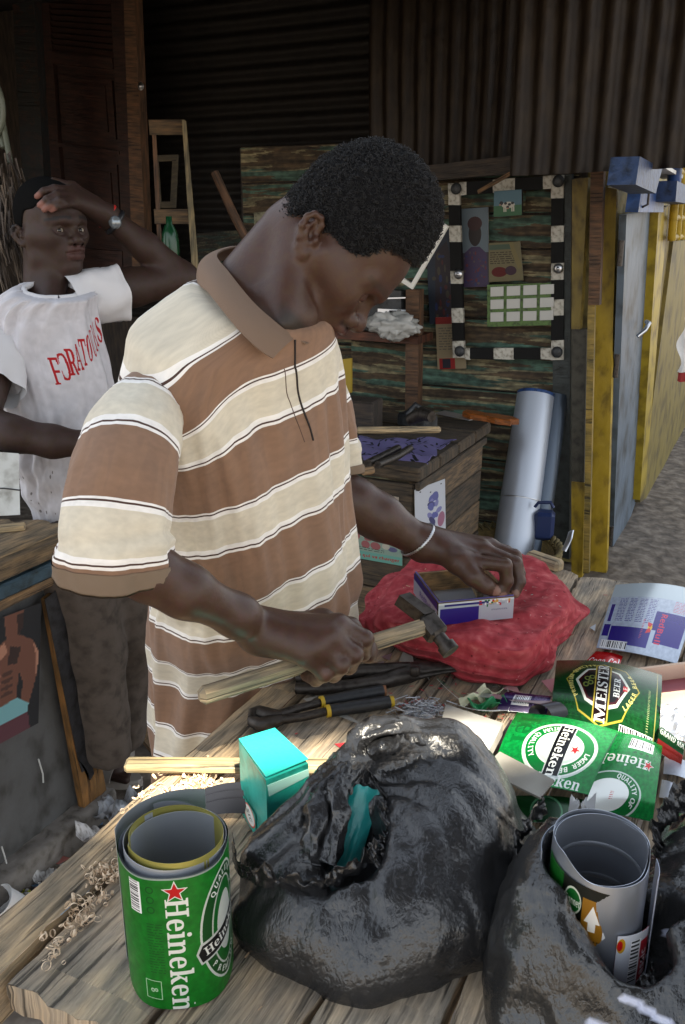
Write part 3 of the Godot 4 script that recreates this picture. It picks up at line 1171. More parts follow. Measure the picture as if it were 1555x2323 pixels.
	for q in [[Vector3(-2.247, 1.999, -2.905), Vector3(-2.124, 1.999, -2.965), Vector3(-2.113, 1.945, -2.951), Vector3(-2.236, 1.945, -2.891)], [Vector3(-2.182, 1.679, -2.819), Vector3(-2.059, 1.679, -2.88), Vector3(-2.049, 1.628, -2.866), Vector3(-2.172, 1.628, -2.806)]]:
		b = MB.new()
		b.slab(q, Vector3(-2.099, 1.991, -2.939) - Vector3(-2.119, 1.994, -2.966))
		part("rail", b.mesh(), mat(lin(0.16, 0.10, 0.05), 0.8, 0, wood_tex, null, 1, Vector3(1.5, 5, 1)), ch)
	var fr := thing("small_frame", "small empty pale wooden frame standing inside the narrow leaning frame", "frame")
	for q in [[Vector3(-2.274, 1.88, -2.965), Vector3(-2.193, 1.883, -3.006), Vector3(-2.191, 1.86, -2.999), Vector3(-2.268, 1.857, -2.96)], [Vector3(-2.274, 1.88, -2.965), Vector3(-2.262, 1.88, -2.971), Vector3(-2.221, 1.687, -2.92), Vector3(-2.234, 1.687, -2.914)], [Vector3(-2.212, 1.873, -2.994), Vector3(-2.191, 1.88, -3.006), Vector3(-2.171, 1.687, -2.945), Vector3(-2.194, 1.687, -2.934)], [Vector3(-2.243, 1.71, -2.918), Vector3(-2.175, 1.71, -2.951), Vector3(-2.172, 1.687, -2.945), Vector3(-2.24, 1.687, -2.911)]]:
		b = MB.new()
		b.slab(q, Vector3(-2.17, 2.003, -3.038) - Vector3(-2.183, 2.006, -3.056))
		part("rail", b.mesh(), mat(lin(0.09, 0.07, 0.04), 0.8, 0, wood_tex), fr)
	b = MB.new()
	b.tube([Vector3(-2.055, 1.815, -3.049), Vector3(-1.978, 1.679, -3.037), Vector3(-1.897, 1.547, -3.029)], [0.016, 0.017, 0.017], 8)
	single("leaning_stick", b.mesh(), M.brown_wood, "round brown stick leaning on the dark wall behind the striped collar", "stick")
	b = MB.new()
	b.lathe(Transform3D(Basis(), Vector3(-2.062, 1.481, -2.748)), [Vector2(0, 0), Vector2(0.03, 0), Vector2(0.032, 0.02), Vector2(0.032, 0.09), Vector2(0.026, 0.12), Vector2(0.012, 0.145), Vector2(0.011, 0.17), Vector2(0, 0.17)], 16)
	single("green_bottle", b.mesh(), mat(lin(0.005, 0.05, 0.018), 0.2), "green plastic bottle standing behind the man's raised elbow", "bottle")
	b = MB.new()
	b.slab([Vector3(-2.522, 1.683, -4.1), Vector3(-2.363, 1.691, -4.1), Vector3(-2.369, 1.448, -4.1), Vector3(-2.52, 1.446, -4.1)], Vector3(0, 0, 0.015))
	single("pale_board", b.mesh(), mat(lin(0.30, 0.29, 0.20), 0.8, 0, grime_tex, null, 1, Vector3(3, 3, 1)), "pale board hung on the wall behind the striped man's nape", "board")
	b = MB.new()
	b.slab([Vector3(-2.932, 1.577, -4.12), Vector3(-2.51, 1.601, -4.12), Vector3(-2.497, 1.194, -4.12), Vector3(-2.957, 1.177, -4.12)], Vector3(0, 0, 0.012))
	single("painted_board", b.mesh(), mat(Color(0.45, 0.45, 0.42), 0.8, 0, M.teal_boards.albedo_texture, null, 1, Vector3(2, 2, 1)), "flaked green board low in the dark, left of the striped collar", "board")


# ---------------------------------------------------------------- things on and before the back wall

func sized_panel(called: String, pts: Array, back: Vector3, face_mat: Material, back_mat: Material, label: String, category: String, group := "") -> Node3D:
	# a flat thing whose front is printed: pts are lower left, lower right, upper right, upper left of the print
	var t := thing(called, label, category, Vector3.ZERO, 0.0, group)
	var b := MB.new()
	b.slab([pts[0] + back * 1.02, pts[1] + back * 1.02, pts[2] + back * 1.02, pts[3] + back * 1.02], -back * 0.97)
	part("sheet", b.mesh(), back_mat, t)
	b = MB.new()
	b.print_face(pts[0], pts[1], pts[2], pts[3])
	part("print", b.mesh(), face_mat, t)
	return t


func build_wall_things() -> void:
	var back := Vector3(0, 0, -0.004)
	# the frame with black and white squares
	var fr := thing("checkered_frame", "tall open frame banded in black and white squares with bolts, on the teal boards", "frame")
	var white := mat(lin(0.55, 0.53, 0.47), 0.7, 0, grime_tex, null, 1, Vector3(5, 5, 1))
	var black := mat(lin(0.012, 0.012, 0.012), 0.6)
	black.metallic_specular = 0.2
	var zz := -4.06
	var left := [415, 462, 507, 543, 608, 637, 693, 727, 770, 810]
	for k in 9:
		var x0: float = 1020.0 + (left[k] - 415) * 0.03
		var x1: float = 1020.0 + (left[k + 1] - 415) * 0.03
		segment(fr, x0, left[k], x0 + 27, left[k], x1 + 27, left[k + 1], x1, left[k + 1], white if k % 2 == 0 else black)
	var right := [397, 447, 507, 543, 590, 628, 673, 710, 768, 815]
	for k in 9:
		segment(fr, 1255, right[k] + 1, 1282, right[k], 1281, right[k + 1], 1254, right[k + 1] + 1, white if k % 2 == 0 else black)
	var top := [1047, 1064, 1125, 1175, 1237, 1255]
	for k in 5:
		segment(fr, top[k], 413 - (top[k] - 1047) * 0.07, top[k + 1], 413 - (top[k + 1] - 1047) * 0.07, top[k + 1], 441 - (top[k + 1] - 1047) * 0.07, top[k], 441 - (top[k] - 1047) * 0.07, white if k % 2 == 0 else black)
	var low := [1060, 1072, 1127, 1172, 1232, 1254]
	for k in 5:
		segment(fr, low[k], 787, low[k + 1], 787, low[k + 1], 815, low[k], 813, white if k % 2 == 0 else black)
	for p in [Vector3(-1.403, 1.778, -4.02), Vector3(-0.9399, 1.801, -4.02), Vector3(-1.354, 1.047, -4.02), Vector3(-0.8895, 1.071, -4.02)]:
		var b := MB.new()
		b.ball(p, Vector3(0.026, 0.026, 0.014), 14, 8)
		part("bolt", b.mesh(), M.black_paint, fr)
	for p in [Vector3(-1.376, 1.403, -4.02), Vector3(-0.9119, 1.438, -4.02)]:
		var b := MB.new()
		b.ball(p, Vector3(0.022, 0.022, 0.012), 14, 8)
		b.ball(p + Vector3(0, 0, 0.008), Vector3(0.009, 0.009, 0.009), 8, 6)
		part("bolt", b.mesh(), M.steel, fr)

	# prints and posters
	var p := Print.new(128, 340, Color(0.42, 0.48, 0.52))
	p.rect(0, 190, 128, 150, Color(0.22, 0.20, 0.24))
	p.poly(PackedVector2Array([Vector2(6, 340), Vector2(14, 190), Vector2(45, 165), Vector2(85, 165), Vector2(118, 195), Vector2(124, 340)]), Color(0.26, 0.19, 0.33))
	p.oval(Vector2(64, 110), 30, 52, Color(0.13, 0.08, 0.07))
	p.oval(Vector2(64, 66), 34, 30, Color(0.22, 0.07, 0.07))
	for k in 40:
		p.oval(Vector2(rng.randf_range(10, 118), rng.randf_range(180, 335)), rng.randf_range(2, 7), rng.randf_range(2, 9), [Color(0.42, 0.16, 0.2), Color(0.16, 0.2, 0.4), Color(0.35, 0.3, 0.3)][k % 3])
	sized_panel("portrait_poster", [Vector3(-1.379, 1.339, -4.1), Vector3(-1.249, 1.346, -4.1), Vector3(-1.272, 1.699, -4.1), Vector3(-1.403, 1.692, -4.1)], back, mat(Color(0.85, 0.85, 0.85), 0.6, 0, p.tex()), M.white_card, "faded poster of a person in purple, inside the checkered frame at left", "poster")
	p = Print.new(96, 256, Color(0.12, 0.17, 0.24))
	p.poly(PackedVector2Array([Vector2(20, 256), Vector2(30, 60), Vector2(70, 30), Vector2(90, 110), Vector2(86, 256)]), Color(0.16, 0.10, 0.14))
	for k in 30:
		p.oval(Vector2(rng.randf_range(20, 90), rng.randf_range(60, 250)), rng.randf_range(3, 8), rng.randf_range(3, 12), [Color(0.35, 0.10, 0.08), Color(0.10, 0.18, 0.38), Color(0.3, 0.26, 0.2)][k % 3])
	sized_panel("torn_poster", [Vector3(-1.544, 1.158, -4.11), Vector3(-1.405, 1.165, -4.11), Vector3(-1.437, 1.603, -4.11), Vector3(-1.579, 1.592, -4.11)], back, mat(Color(0.8, 0.8, 0.8), 0.6, 0, p.tex()), M.white_card, "dark blue and red poster, half hidden left of the checkered frame", "poster")
	p = Print.new(160, 200, Color(0.62, 0.58, 0.46))
	p.rect(4, 10, 110, 26, Color(0.42, 0.5, 0.45))
	p.lines(8, 48, 120, 60, 11, Color(0.3, 0.26, 0.24), 4)
	p.oval(Vector2(52, 150), 38, 26, Color(0.5, 0.18, 0.18))
	p.oval(Vector2(106, 146), 26, 24, Color(0.35, 0.25, 0.33))
	p.poly(PackedVector2Array([Vector2(104, 0), Vector2(124, 0), Vector2(160, 130), Vector2(140, 140)]), Color(0.66, 0.6, 0.44))
	sized_panel("newspaper_cutting", [Vector3(-1.25, 1.366, -4.1), Vector3(-1.086, 1.379, -4.1), Vector3(-1.114, 1.55, -4.1), Vector3(-1.263, 1.541, -4.1)], back, mat(Color(0.7, 0.7, 0.66), 0.8, 0, p.tex()), M.white_card, "yellowed newspaper cutting pasted in the middle of the checkered frame", "paper")
	p = Print.new(128, 200, Color(0.60, 0.56, 0.46))
	p.rect(0, 0, 128, 26, Color(0.55, 0.16, 0.14))
	p.lines(12, 40, 100, 90, 10, Color(0.42, 0.4, 0.36), 9)
	p.rect(10, 158, 70, 42, Color(0.6, 0.12, 0.12))
	p.rect(24, 160, 36, 36, Color(0.15, 0.13, 0.2))
	sized_panel("wall_calendar", [Vector3(-1.491, 0.9399, -4.1), Vector3(-1.343, 0.9545, -4.1), Vector3(-1.368, 1.203, -4.1), Vector3(-1.512, 1.192, -4.1)], back, mat(Color(0.85, 0.82, 0.78), 0.8, 0, p.tex()), M.white_card, "pale paper with red bands pinned below the frame's left corner", "paper")

	# small cow painting
	p = Print.new(130, 120, Color(0.28, 0.42, 0.48))
	p.rect(0, 70, 130, 50, Color(0.16, 0.36, 0.20))
	p.oval(Vector2(68, 68), 30, 15, Color(0.75, 0.73, 0.68))
	p.oval(Vector2(36, 58), 9, 9, Color(0.05, 0.05, 0.05))
	for x in [46, 54, 82, 90]:
		p.rect(x, 76, 6, 24, Color(0.75, 0.73, 0.68))
	for q in [[56, 60], [74, 66], [88, 60], [66, 78]]:
		p.oval(Vector2(q[0], q[1]), 7, 6, Color(0.05, 0.05, 0.05))
	p.oval(Vector2(30, 66), 5, 4, Color(0.6, 0.45, 0.38))
	p.oval(Vector2(66, 84), 6, 3, Color(0.7, 0.5, 0.42))
	sized_panel("cow_picture", [Vector3(-1.22, 1.656, -4.02), Vector3(-1.091, 1.663, -4.02), Vector3(-1.099, 1.77, -4.02), Vector3(-1.224, 1.764, -4.02)], Vector3(0, 0, -0.02), mat(Color(0.95, 0.95, 0.95), 0.5, 0, p.tex()), M.black_paint, "small painting of a black and white cow, at the top of the checkered frame", "picture")

	# green panel of twelve bright tiles
	var gp := thing("tile_panel", "green panel set with twelve pale metal tiles, inside the checkered frame", "panel")
	var b := MB.new()
	b.slab([Vector3(-1.23, 1.166, -4.05), Vector3(-0.9216, 1.189, -4.05), Vector3(-0.9357, 1.375, -4.05), Vector3(-1.24, 1.357, -4.05)], Vector3(0, 0, 0.01))
	part("ground_board", b.mesh(), mat(lin(0.08, 0.16, 0.03), 0.5, 0, grime_tex, null, 1, Vector3(6, 6, 1)), gp)
	var o0 := Vector3(-1.227, 1.167, -4.04)
	var ox := Vector3(-0.9193, 1.19, -4.04) - o0
	var oy := Vector3(-1.237, 1.358, -4.04) - o0
	for r in 3:
		for c in 4:
			b = MB.new()
			var u := 0.05 + c * 0.25
			var v := 0.12 + r * 0.30
			b.slab([o0 + ox * u + oy * v, o0 + ox * (u + 0.20) + oy * v, o0 + ox * (u + 0.20) + oy * (v + 0.22), o0 + ox * u + oy * (v + 0.22)], Vector3(0, 0, 0.008))
			part("tile", b.mesh(), mat(lin(0.42, 0.42, 0.40), 0.45, 0.4) if c + r == 0 else gp.get_meta("m"), gp)
			if c + r == 0:
				gp.set_meta("m", (gp.get_child(1) as MeshInstance3D).material_override)
	gp.remove_meta("m")

	# beam, stick, block and plate above the frame
	b = MB.new()
	b.slab([Vector3(-1.678, 1.863, -4), Vector3(-0.9016, 1.92, -4), Vector3(-0.8918, 1.845, -4), Vector3(-1.677, 1.802, -4)], Vector3(0, 0, 0.06))
	single("wall_beam", b.mesh(), M.dark_wood, "dark horizontal beam under the hanging iron sheet, above the checkered frame", "beam")
	b = MB.new()
	b.slab([Vector3(-0.8854, 1.946, -3.9), Vector3(-0.7889, 1.946, -3.9), Vector3(-0.7803, 1.849, -3.9), Vector3(-0.8744, 1.855, -3.9)], Vector3(0, 0, 0.05))
	single("beam_end", b.mesh(), M.brown_wood, "square brown beam end beside the upper tip of the slanting stick", "beam")
	b = MB.new()
	b.slab([Vector3(-1.269, 1.766, -3.93), Vector3(-0.9034, 1.953, -3.93), Vector3(-0.8987, 1.939, -3.93), Vector3(-1.264, 1.751, -3.93)], Vector3(0, 0, 0.014))
	single("slanting_stick", b.mesh(), mat(lin(0.22, 0.12, 0.05), 0.7, 0, wood_tex, wood_n, 0.5, Vector3(1.5, 4, 1)), "thin brown stick slanting across the top of the checkered frame", "stick")
	p = Print.new(48, 26, Color(0.62, 0.6, 0.55))
	p.write("000", Vector2(24, 12), 20, Color(0.15, 0.14, 0.13))
	sized_panel("number_plate", [Vector3(-1.019, 1.838, -3.93), Vector3(-0.9743, 1.84, -3.93), Vector3(-0.976, 1.863, -3.93), Vector3(-1.021, 1.86, -3.93)], back, mat(Color(0.6, 0.6, 0.6), 0.5, 0, p.tex()), M.tin, "tiny pale plate with digits on the beam above the frame", "plate")
	# white picture frame hung askew
	var wf := thing("tilted_frame", "thin white picture frame hanging askew behind the bowed man's forehead", "frame")
	var c4 := [Vector3(-1.279, 1.615, -3.6), Vector3(-1.432, 1.359, -3.6), Vector3(-1.659, 1.485, -3.6), Vector3(-1.494, 1.742, -3.6)]
	for k in 4:
		b = MB.new()
		var a0: Vector3 = c4[k]
		var a1: Vector3 = c4[(k + 1) % 4]
		var mid: Vector3 = (c4[0] + c4[2]) / 2.0
		var q0 := a0.lerp(mid, 0.13)
		var q1 := a1.lerp(mid, 0.13)
		b.slab([a0, a1, q1, q0], Vector3(0, 0, 0.014))
		part("rail", b.mesh(), mat(lin(0.72, 0.70, 0.64), 0.5), wf)
	# shelf with its post, box and bag
	var sh := thing("shelf", "red-brown shelf on a timber post against the teal boards", "shelf")
	b = MB.new()
	b.slab([Vector3(-2.082, 1.143, -3.85), Vector3(-1.504, 1.126, -3.85), Vector3(-1.503, 1.09, -3.85), Vector3(-2.083, 1.095, -3.85)], Vector3(0, 0, -0.2))
	part("board", b.mesh(), mat(lin(0.14, 0.045, 0.02), 0.6, 0, wood_tex, wood_n, 0.6), sh)
	b = MB.new()
	b.slab([Vector3(-1.585, 1.335, -3.95), Vector3(-1.518, 1.337, -3.95), Vector3(-1.509, 0.7396, -3.95), Vector3(-1.574, 0.7336, -3.95)], Vector3(0, 0, 0.06))
	part("post", b.mesh(), M.brown_wood, sh)
	var dk := thing("tape_deck", "black box with a silver front strip on the shelf, under the man's nose", "box")
	b = MB.new()
	var dx := Vector3(-1.578, 1.232, -3.9) - Vector3(-1.737, 1.225, -3.9)
	b.slab([Vector3(-1.793, 1.141, -3.95), Vector3(-1.596, 1.136, -3.95), Vector3(-1.601, 1.329, -3.95), Vector3(-1.784, 1.34, -3.95)], Vector3(0, 0, 0.08))
	part("case", b.mesh(), M.black_paint, dk)
	b = MB.new()
	b.slab([Vector3(-1.714, 1.245, -3.865), Vector3(-1.573, 1.245, -3.865), Vector3(-1.572, 1.219, -3.865), Vector3(-1.714, 1.217, -3.865)], Vector3(0, 0, 0.004))
	b.slab([Vector3(-1.715, 1.294, -3.865), Vector3(-1.574, 1.303, -3.865), Vector3(-1.574, 1.297, -3.865), Vector3(-1.715, 1.288, -3.865)], Vector3(0, 0, 0.004))
	part("strip", b.mesh(), M.tin, dk)
	b = MB.new()
	b.slab([Vector3(-1.653, 1.24, -3.86), Vector3(-1.608, 1.24, -3.86), Vector3(-1.608, 1.23, -3.86), Vector3(-1.653, 1.23, -3.86)], Vector3(0, 0, 0.004))
	part("slot", b.mesh(), M.black_plastic, dk)
	b = MB.new()
	var nz := FastNoiseLite.new()
	nz.seed = 8
	nz.frequency = 22.0
	var bc := Vector3(-1.598, 1.181, -3.78)
	b.grid(40, 24, func(u, v):
		var a: float = u * TAU
		var r := sin(v * PI)
		var q := Vector3(cos(a) * 0.13 * r, -cos(v * PI) * 0.055, sin(-a) * 0.06 * r)
		return bc + q + q.normalized() * 0.05 * nz.get_noise_3d(q.x, q.y, q.z), true)
	single("plastic_bag", b.mesh(), mat(lin(0.40, 0.40, 0.38), 0.3, 0, null, crinkle_n, 0.6), "crumpled whitish plastic bag lying on the shelf edge", "bag")
	build_chest()
	# metal rolls in a palm basket
	var bs := thing("palm_basket", "yellowish woven palm basket on the ground, holding the metal rolls", "basket", Vector3(-0.98, 0, -3.55))
	b = MB.new()
	for k in 10:
		var y := 0.02 + k * 0.026
		var r := 0.16 + 0.11 * sin(k / 9.0 * 1.3)
		var pts := []
		for j in 25:
			var a := TAU * j / 24.0
			pts.append(Vector3(cos(a) * r, y + 0.006 * sin(a * 12.0 + k * PI), sin(a) * r))
		b.tube(pts, [0.014], 6, false)
	b.lathe(Transform3D(), [Vector2(0.14, 0.02), Vector2(0.2, 0.14), Vector2(0.245, 0.26)], 24)
	part("weave", b.mesh(), mat(lin(0.32, 0.23, 0.08), 0.8, 0, wood_tex, wood_n, 0.8, Vector3(8, 20, 1)), bs)
	b = MB.new()
	for k in 46:
		var a := TAU * k / 46.0
		b.tube([Vector3(cos(a) * 0.262, 0.25, sin(a) * 0.262), Vector3(cos(a + 0.1) * 0.272, 0.285, sin(a + 0.1) * 0.272), Vector3(cos(a + 0.2) * 0.258, 0.26, sin(a + 0.2) * 0.258)], [0.012], 5)
	part("rim", b.mesh(), mat(lin(0.36, 0.27, 0.10), 0.8, 0, wood_tex), bs)
	var r0 := Vector3(-0.9407, 0.0349, -3.6)
	var r1 := Vector3(-0.9682, 0.8778, -4)
	var ax := (r1 - r0).normalized()
	var rx := Transform3D(Basis(ax.cross(Vector3.FORWARD).normalized(), ax, ax.cross(Vector3.FORWARD).cross(ax).normalized()).orthonormalized(), r0)
	var len := r0.distance_to(r1)
	var rl := thing("metal_roll", "tall roll of silver sheet metal leaning in the basket, blue edge at its top", "roll")
	b = MB.new()
	b.lathe(rx, [Vector2(0.092, 0), Vector2(0.091, len * 0.5), Vector2(0.085, len - 0.004), Vector2(0.082, len - 0.004), Vector2(0.082, len * 0.5)], 40)
	b.lathe(rx, [Vector2(0.07, 0), Vector2(0.066, len - 0.02), Vector2(0.064, len - 0.02), Vector2(0.066, 0)], 32)
	part("sheet", b.mesh(), mat(lin(0.44, 0.48, 0.55), 0.42, 0.55), rl)
	b = MB.new()
	b.lathe(rx, [Vector2(0.0856, len - 0.012), Vector2(0.0856, len + 0.002), Vector2(0.0815, len + 0.002)], 40)
	part("blue_edge", b.mesh(), M.blue_paint, rl)
	b = MB.new()
	b.lathe(rx, [Vector2(0.0925, len * 0.46), Vector2(0.094, len * 0.463), Vector2(0.0925, len * 0.466)], 40)
	part("wire_tie", b.mesh(), M.steel, rl)
	var x2 := rx
	x2.origin += Vector3(0.075, 0.0, -0.08)
	b = MB.new()
	b.lathe(x2, [Vector2(0.062, 0), Vector2(0.06, len - 0.02), Vector2(0.055, len - 0.02), Vector2(0.055, 0.1)], 28)
	single("metal_roll", b.mesh(), mat(lin(0.07, 0.09, 0.12), 0.35, 0.6), "narrower dark metal roll leaning behind the silver roll, on its right", "roll")
	b = MB.new()
	b.box(Transform3D(Basis(Vector3.UP, 0.2), Vector3(-0.8282, 0.3337, -3.75)), Vector3(0.09, 0.13, 0.08), 0.015)
	b.tube([Vector3(-0.8642, 0.4268, -3.7), Vector3(-0.8499, 0.4495, -3.7), Vector3(-0.7955, 0.4571, -3.7), Vector3(-0.7821, 0.4344, -3.7)], [0.008], 6)
	single("blue_can", b.mesh(), mat(lin(0.012, 0.025, 0.09), 0.4), "blue plastic can with a handle, right of the leaning rolls", "can")
	b = MB.new()
	b.tube([Vector3(-0.6486, 0.3781, -3.332), Vector3(-0.6363, 0.4251, -3.355), Vector3(-0.6432, 0.437, -3.415)], [0.012, 0.014, 0.013], 6, true, 0.3)
	single("metal_strap", b.mesh(), M.tin, "short bent metal strap sticking out of the basket's right rim", "strap")


func segment(fr: Node3D, x0: float, y0: float, x1: float, y1: float, x2: float, y2: float, x3: float, y3: float, m: Material) -> void:
	# one square of the band, its corners in the frame's own measure
	var b := MB.new()
	var q := []
	for c in [[x0, y0], [x1, y1], [x2, y2], [x3, y3]]:
		q.append(frame_point(c[0], c[1]))
	b.slab(q, Vector3(0, 0, 0.022))
	part("square", b.mesh(), m, fr)


func frame_point(x: float, y: float) -> Vector3:
	# from the frame's own measure (262 wide, 418 high) to its place on the wall
	var u := (x - 1020.0) / 262.0
	var v := (y - 397.0) / 418.0
	var a: Vector3 = Vector3(-1.451, 1.839, -4.06).lerp(Vector3(-0.9225, 1.827, -4.06), u)
	var b: Vector3 = Vector3(-1.417, 1, -4.06).lerp(Vector3(-0.8597, 1.036, -4.06), u)
	return a.lerp(b, v)


func build_chest() -> void:
	var z0 := -2.81
	var t := thing("plank_chest", "old wooden plank chest with torn stickers on it, behind the worker's left arm", "chest", Vector3(-1.5, 0, -3.2))
	var old := mat(lin(0.20, 0.14, 0.085), 0.85, 0, wood_tex, wood_n, 1.4, Vector3(1.3, 4, 1))
	var dark := mat(lin(0.10, 0.075, 0.05), 0.85, 0, wood_tex, wood_n, 1.4, Vector3(1.3, 4, 1))
	for k in 5:
		var b := MB.new()
		var h := 0.143
		b.box(Transform3D(Basis(Vector3.BACK, rng.randf_range(-0.006, 0.006)), Vector3(-0.05, 0.02 + h * k + h / 2, 0.37 + rng.randf_range(-0.004, 0.004))), Vector3(0.90, h - 0.006, 0.03), 0.004, Vector2(rng.randf() * 3, rng.randf() * 3))
		part("plank", b.mesh(), old if k % 2 else dark, t)
		b = MB.new()
		b.box(Transform3D(Basis(Vector3.RIGHT, rng.randf_range(-0.008, 0.008)), Vector3(0.388 + rng.randf_range(-0.004, 0.004), 0.02 + h * k + h / 2, -0.03)), Vector3(0.03, h - 0.006, 0.80), 0.004, Vector2(rng.randf() * 3, rng.randf() * 3))
		part("plank", b.mesh(), dark if k % 2 else old, t)
	for k in 4:
		var b := MB.new()
		b.box(Transform3D(Basis(), Vector3(-0.05, 0.775 + rng.randf_range(-0.003, 0.003), 0.30 - 0.215 * k)), Vector3(0.96, 0.05, 0.208), 0.008, Vector2(rng.randf() * 3, rng.randf() * 3))
		part("top_board", b.mesh(), dark, t)
	var c := MB.new()
	c.box(Transform3D(Basis(), Vector3(0.42, 0.73, 0.0)), Vector3(0.02, 0.03, 0.8), 0.004)
	part("edge_strip", c.mesh(), dark, t)
	# stickers
	var back := Vector3(0, 0, -0.002)
	var p := Print.new(200, 140, Color(0.55, 0.64, 0.58))
	for k in 16:
		p.oval(Vector2(rng.randf_range(0, 200), rng.randf_range(0, 70)), rng.randf_range(8, 22), rng.randf_range(6, 18), [Color(0.30, 0.55, 0.42), Color(0.75, 0.72, 0.65), Color(0.62, 0.36, 0.36), Color(0.36, 0.36, 0.5)][k % 4])
	p.lines(20, 78, 110, 16, 9, Color(0.2, 0.25, 0.22), 3)
	p.rect(0, 98, 200, 42, Color(0.42, 0.66, 0.60))
	p.write("Ce qui va changer", Vector2(100, 118), 21, Color(0.72, 0.12, 0.12), 0.0)
	sized_panel("slogan_sticker", [Vector3(-1.338, 0.4168, -2.805), Vector3(-1.133, 0.4167, -2.805), Vector3(-1.135, 0.5244, -2.805), Vector3(-1.339, 0.5343, -2.805)], back, mat(Color(0.9, 0.9, 0.9), 0.7, 0, p.tex()), M.white_card, "torn sticker with red words over a pale green strip, on the chest's front", "sticker")
	p = Print.new(140, 70, Color(0.10, 0.26, 0.20))
	p.rect(0, 0, 140, 22, Color(0.72, 0.66, 0.6))
	p.write("SUCON", Vector2(66, 12), 20, Color(0.7, 0.12, 0.1))
	p.write("TON", Vector2(92, 46), 34, Color(0.85, 0.85, 0.83), 0.05)
	p.poly(PackedVector2Array([Vector2(0, 40), Vector2(44, 70), Vector2(0, 70)]), Color(0.3, 0.22, 0.16))
	sized_panel("green_sticker", [Vector3(-1.263, 0.6324, -2.805), Vector3(-1.151, 0.6279, -2.805), Vector3(-1.153, 0.6817, -2.805), Vector3(-1.271, 0.6859, -2.805)], back, mat(Color(0.9, 0.9, 0.9), 0.6, 0, p.tex()), M.white_card, "small dark green sticker with white letters, upper part of the chest's front", "sticker")
	p = Print.new(128, 220, Color(0.78, 0.79, 0.82))
	for k in 22:
		p.oval(Vector2(rng.randf_range(60, 100), rng.randf_range(70, 200)), rng.randf_range(6, 16), rng.randf_range(8, 20), [Color(0.36, 0.37, 0.62), Color(0.5, 0.5, 0.7), Color(0.24, 0.24, 0.42)][k % 3], rng.randf())
	p.oval(Vector2(108, 150), 14, 30, Color(0.62, 0.4, 0.5), 0.3)
	p.oval(Vector2(84, 66), 14, 20, Color(0.36, 0.37, 0.6))
	for q in [[22, 20], [110, 18], [24, 200], [64, 40]]:
		p.oval(Vector2(q[0], q[1]), 3, 3, Color(0.1, 0.1, 0.1))
	sized_panel("white_notice", [Vector3(-1.085, 0.545, -2.809), Vector3(-1.085, 0.4245, -3.148), Vector3(-1.085, 0.6816, -3.11), Vector3(-1.085, 0.7221, -2.788)], Vector3(-0.002, 0, 0), mat(Color(0.9, 0.9, 0.9), 0.7, 0, p.tex()), M.white_card, "white poster with a violet figure on the chest's right side", "poster")
	# what lies on the chest
	p = Print.new(256, 256, Color(0.46, 0.43, 0.62))
	for k in 170:
		var a := rng.randf() * TAU
		var m := Vector2(rng.randf_range(0, 256), rng.randf_range(0, 256))
		p.poly(PackedVector2Array([m, m + Vector2(16, 2).rotated(a), m + Vector2(22, 9).rotated(a), m + Vector2(8, 6).rotated(a)]), Color(0.04, 0.04, 0.07) if k % 3 else Color(0.44, 0.43, 0.6))
	var b := MB.new()
	b.sheet(24, 14, func(u, v):
		var x: float = lerpf(-1.62, -1.085, u) + 0.02 * sin(v * 7.0)
		var z: float = lerpf(-2.83, -3.16, v) + 0.03 * sin(u * 5.0)
		var y := 0.806 + 0.012 * absf(sin(u * 13.0 + v * 4.0)) + 0.008 * sin(v * 15.0 + u * 6.0)
		if v < 0.12 and u > 0.62:
			y -= 0.06 * (0.12 - v) / 0.12
		return Vector3(x, maxf(y, 0.75), z + 0.0), 0.002, Vector2(1.5, 1))
	single("violet_cloth", b.mesh(), mat(Color(0.9, 0.9, 0.9), 0.9, 0, p.tex()), "violet cloth with a black pattern spread on the plank chest", "cloth")
	var h := thing("old_hammer", "hammer with dark head and pale handle lying on the violet cloth", "hammer")
	b = MB.new()
	b.box(Transform3D(Basis(Vector3.UP, 0.5), Vector3(-1.161, 0.9294, -2.812)), Vector3(0.3, 0.022, 0.026), 0.006)
	var hh := part("handle", b.mesh(), M.pale_wood, h)
	b = MB.new()
	b.tube([Vector3(-1.186, 0.9319, -2.977), Vector3(-1.13, 0.964, -2.958), Vector3(-1.079, 0.9622, -2.924)], [0.022, 0.026, 0.02], 8)
	part("head", b.mesh(), M.iron, h)
	for q in [[[Vector3(-1.21, 0.9013, -2.661), Vector3(-1.202, 0.91, -2.809), Vector3(-1.2, 0.9179, -2.906)], "dark file lying left of the pale hammer handle"], [[Vector3(-1.17, 0.8889, -2.652), Vector3(-1.155, 0.8969, -2.78), Vector3(-1.159, 0.9025, -2.921)], "thin dark iron bar lying right of the pale hammer handle"], [[Vector3(-1.18, 0.8835, -2.552), Vector3(-1.16, 0.8896, -2.587)], "short brown handle at the chest's front edge"]]:
		b = MB.new()
		var pts := []
		for w in q[0]:
			pts.append((w as Vector3) * Vector3(1, 0, 1) + Vector3(0, 0.838, 0))
		b.tube(pts, [0.014], 7)
		single("iron_tool", b.mesh(), M.iron if pts.size() > 2 else M.board_wood, q[1], "tool")
	b = MB.new()
	b.box(Transform3D(Basis(Vector3.UP, 0.05), Vector3(-1.62, 0.87, -3.25)), Vector3(0.36, 0.13, 0.12), 0.006)
	single("tool_box", b.mesh(), M.dark_wood, "long dark wooden box at the back of the chest top", "box")
	b = MB.new()
	b.box(Transform3D(Basis(Vector3.UP, -0.3), Vector3(-1.32, 0.835, -3.4)), Vector3(0.16, 0.06, 0.09), 0.01)
	b.tube([Vector3(-1.36, 0.86, -3.38), Vector3(-1.33, 0.9, -3.4), Vector3(-1.29, 0.87, -3.42)], [0.014], 7)
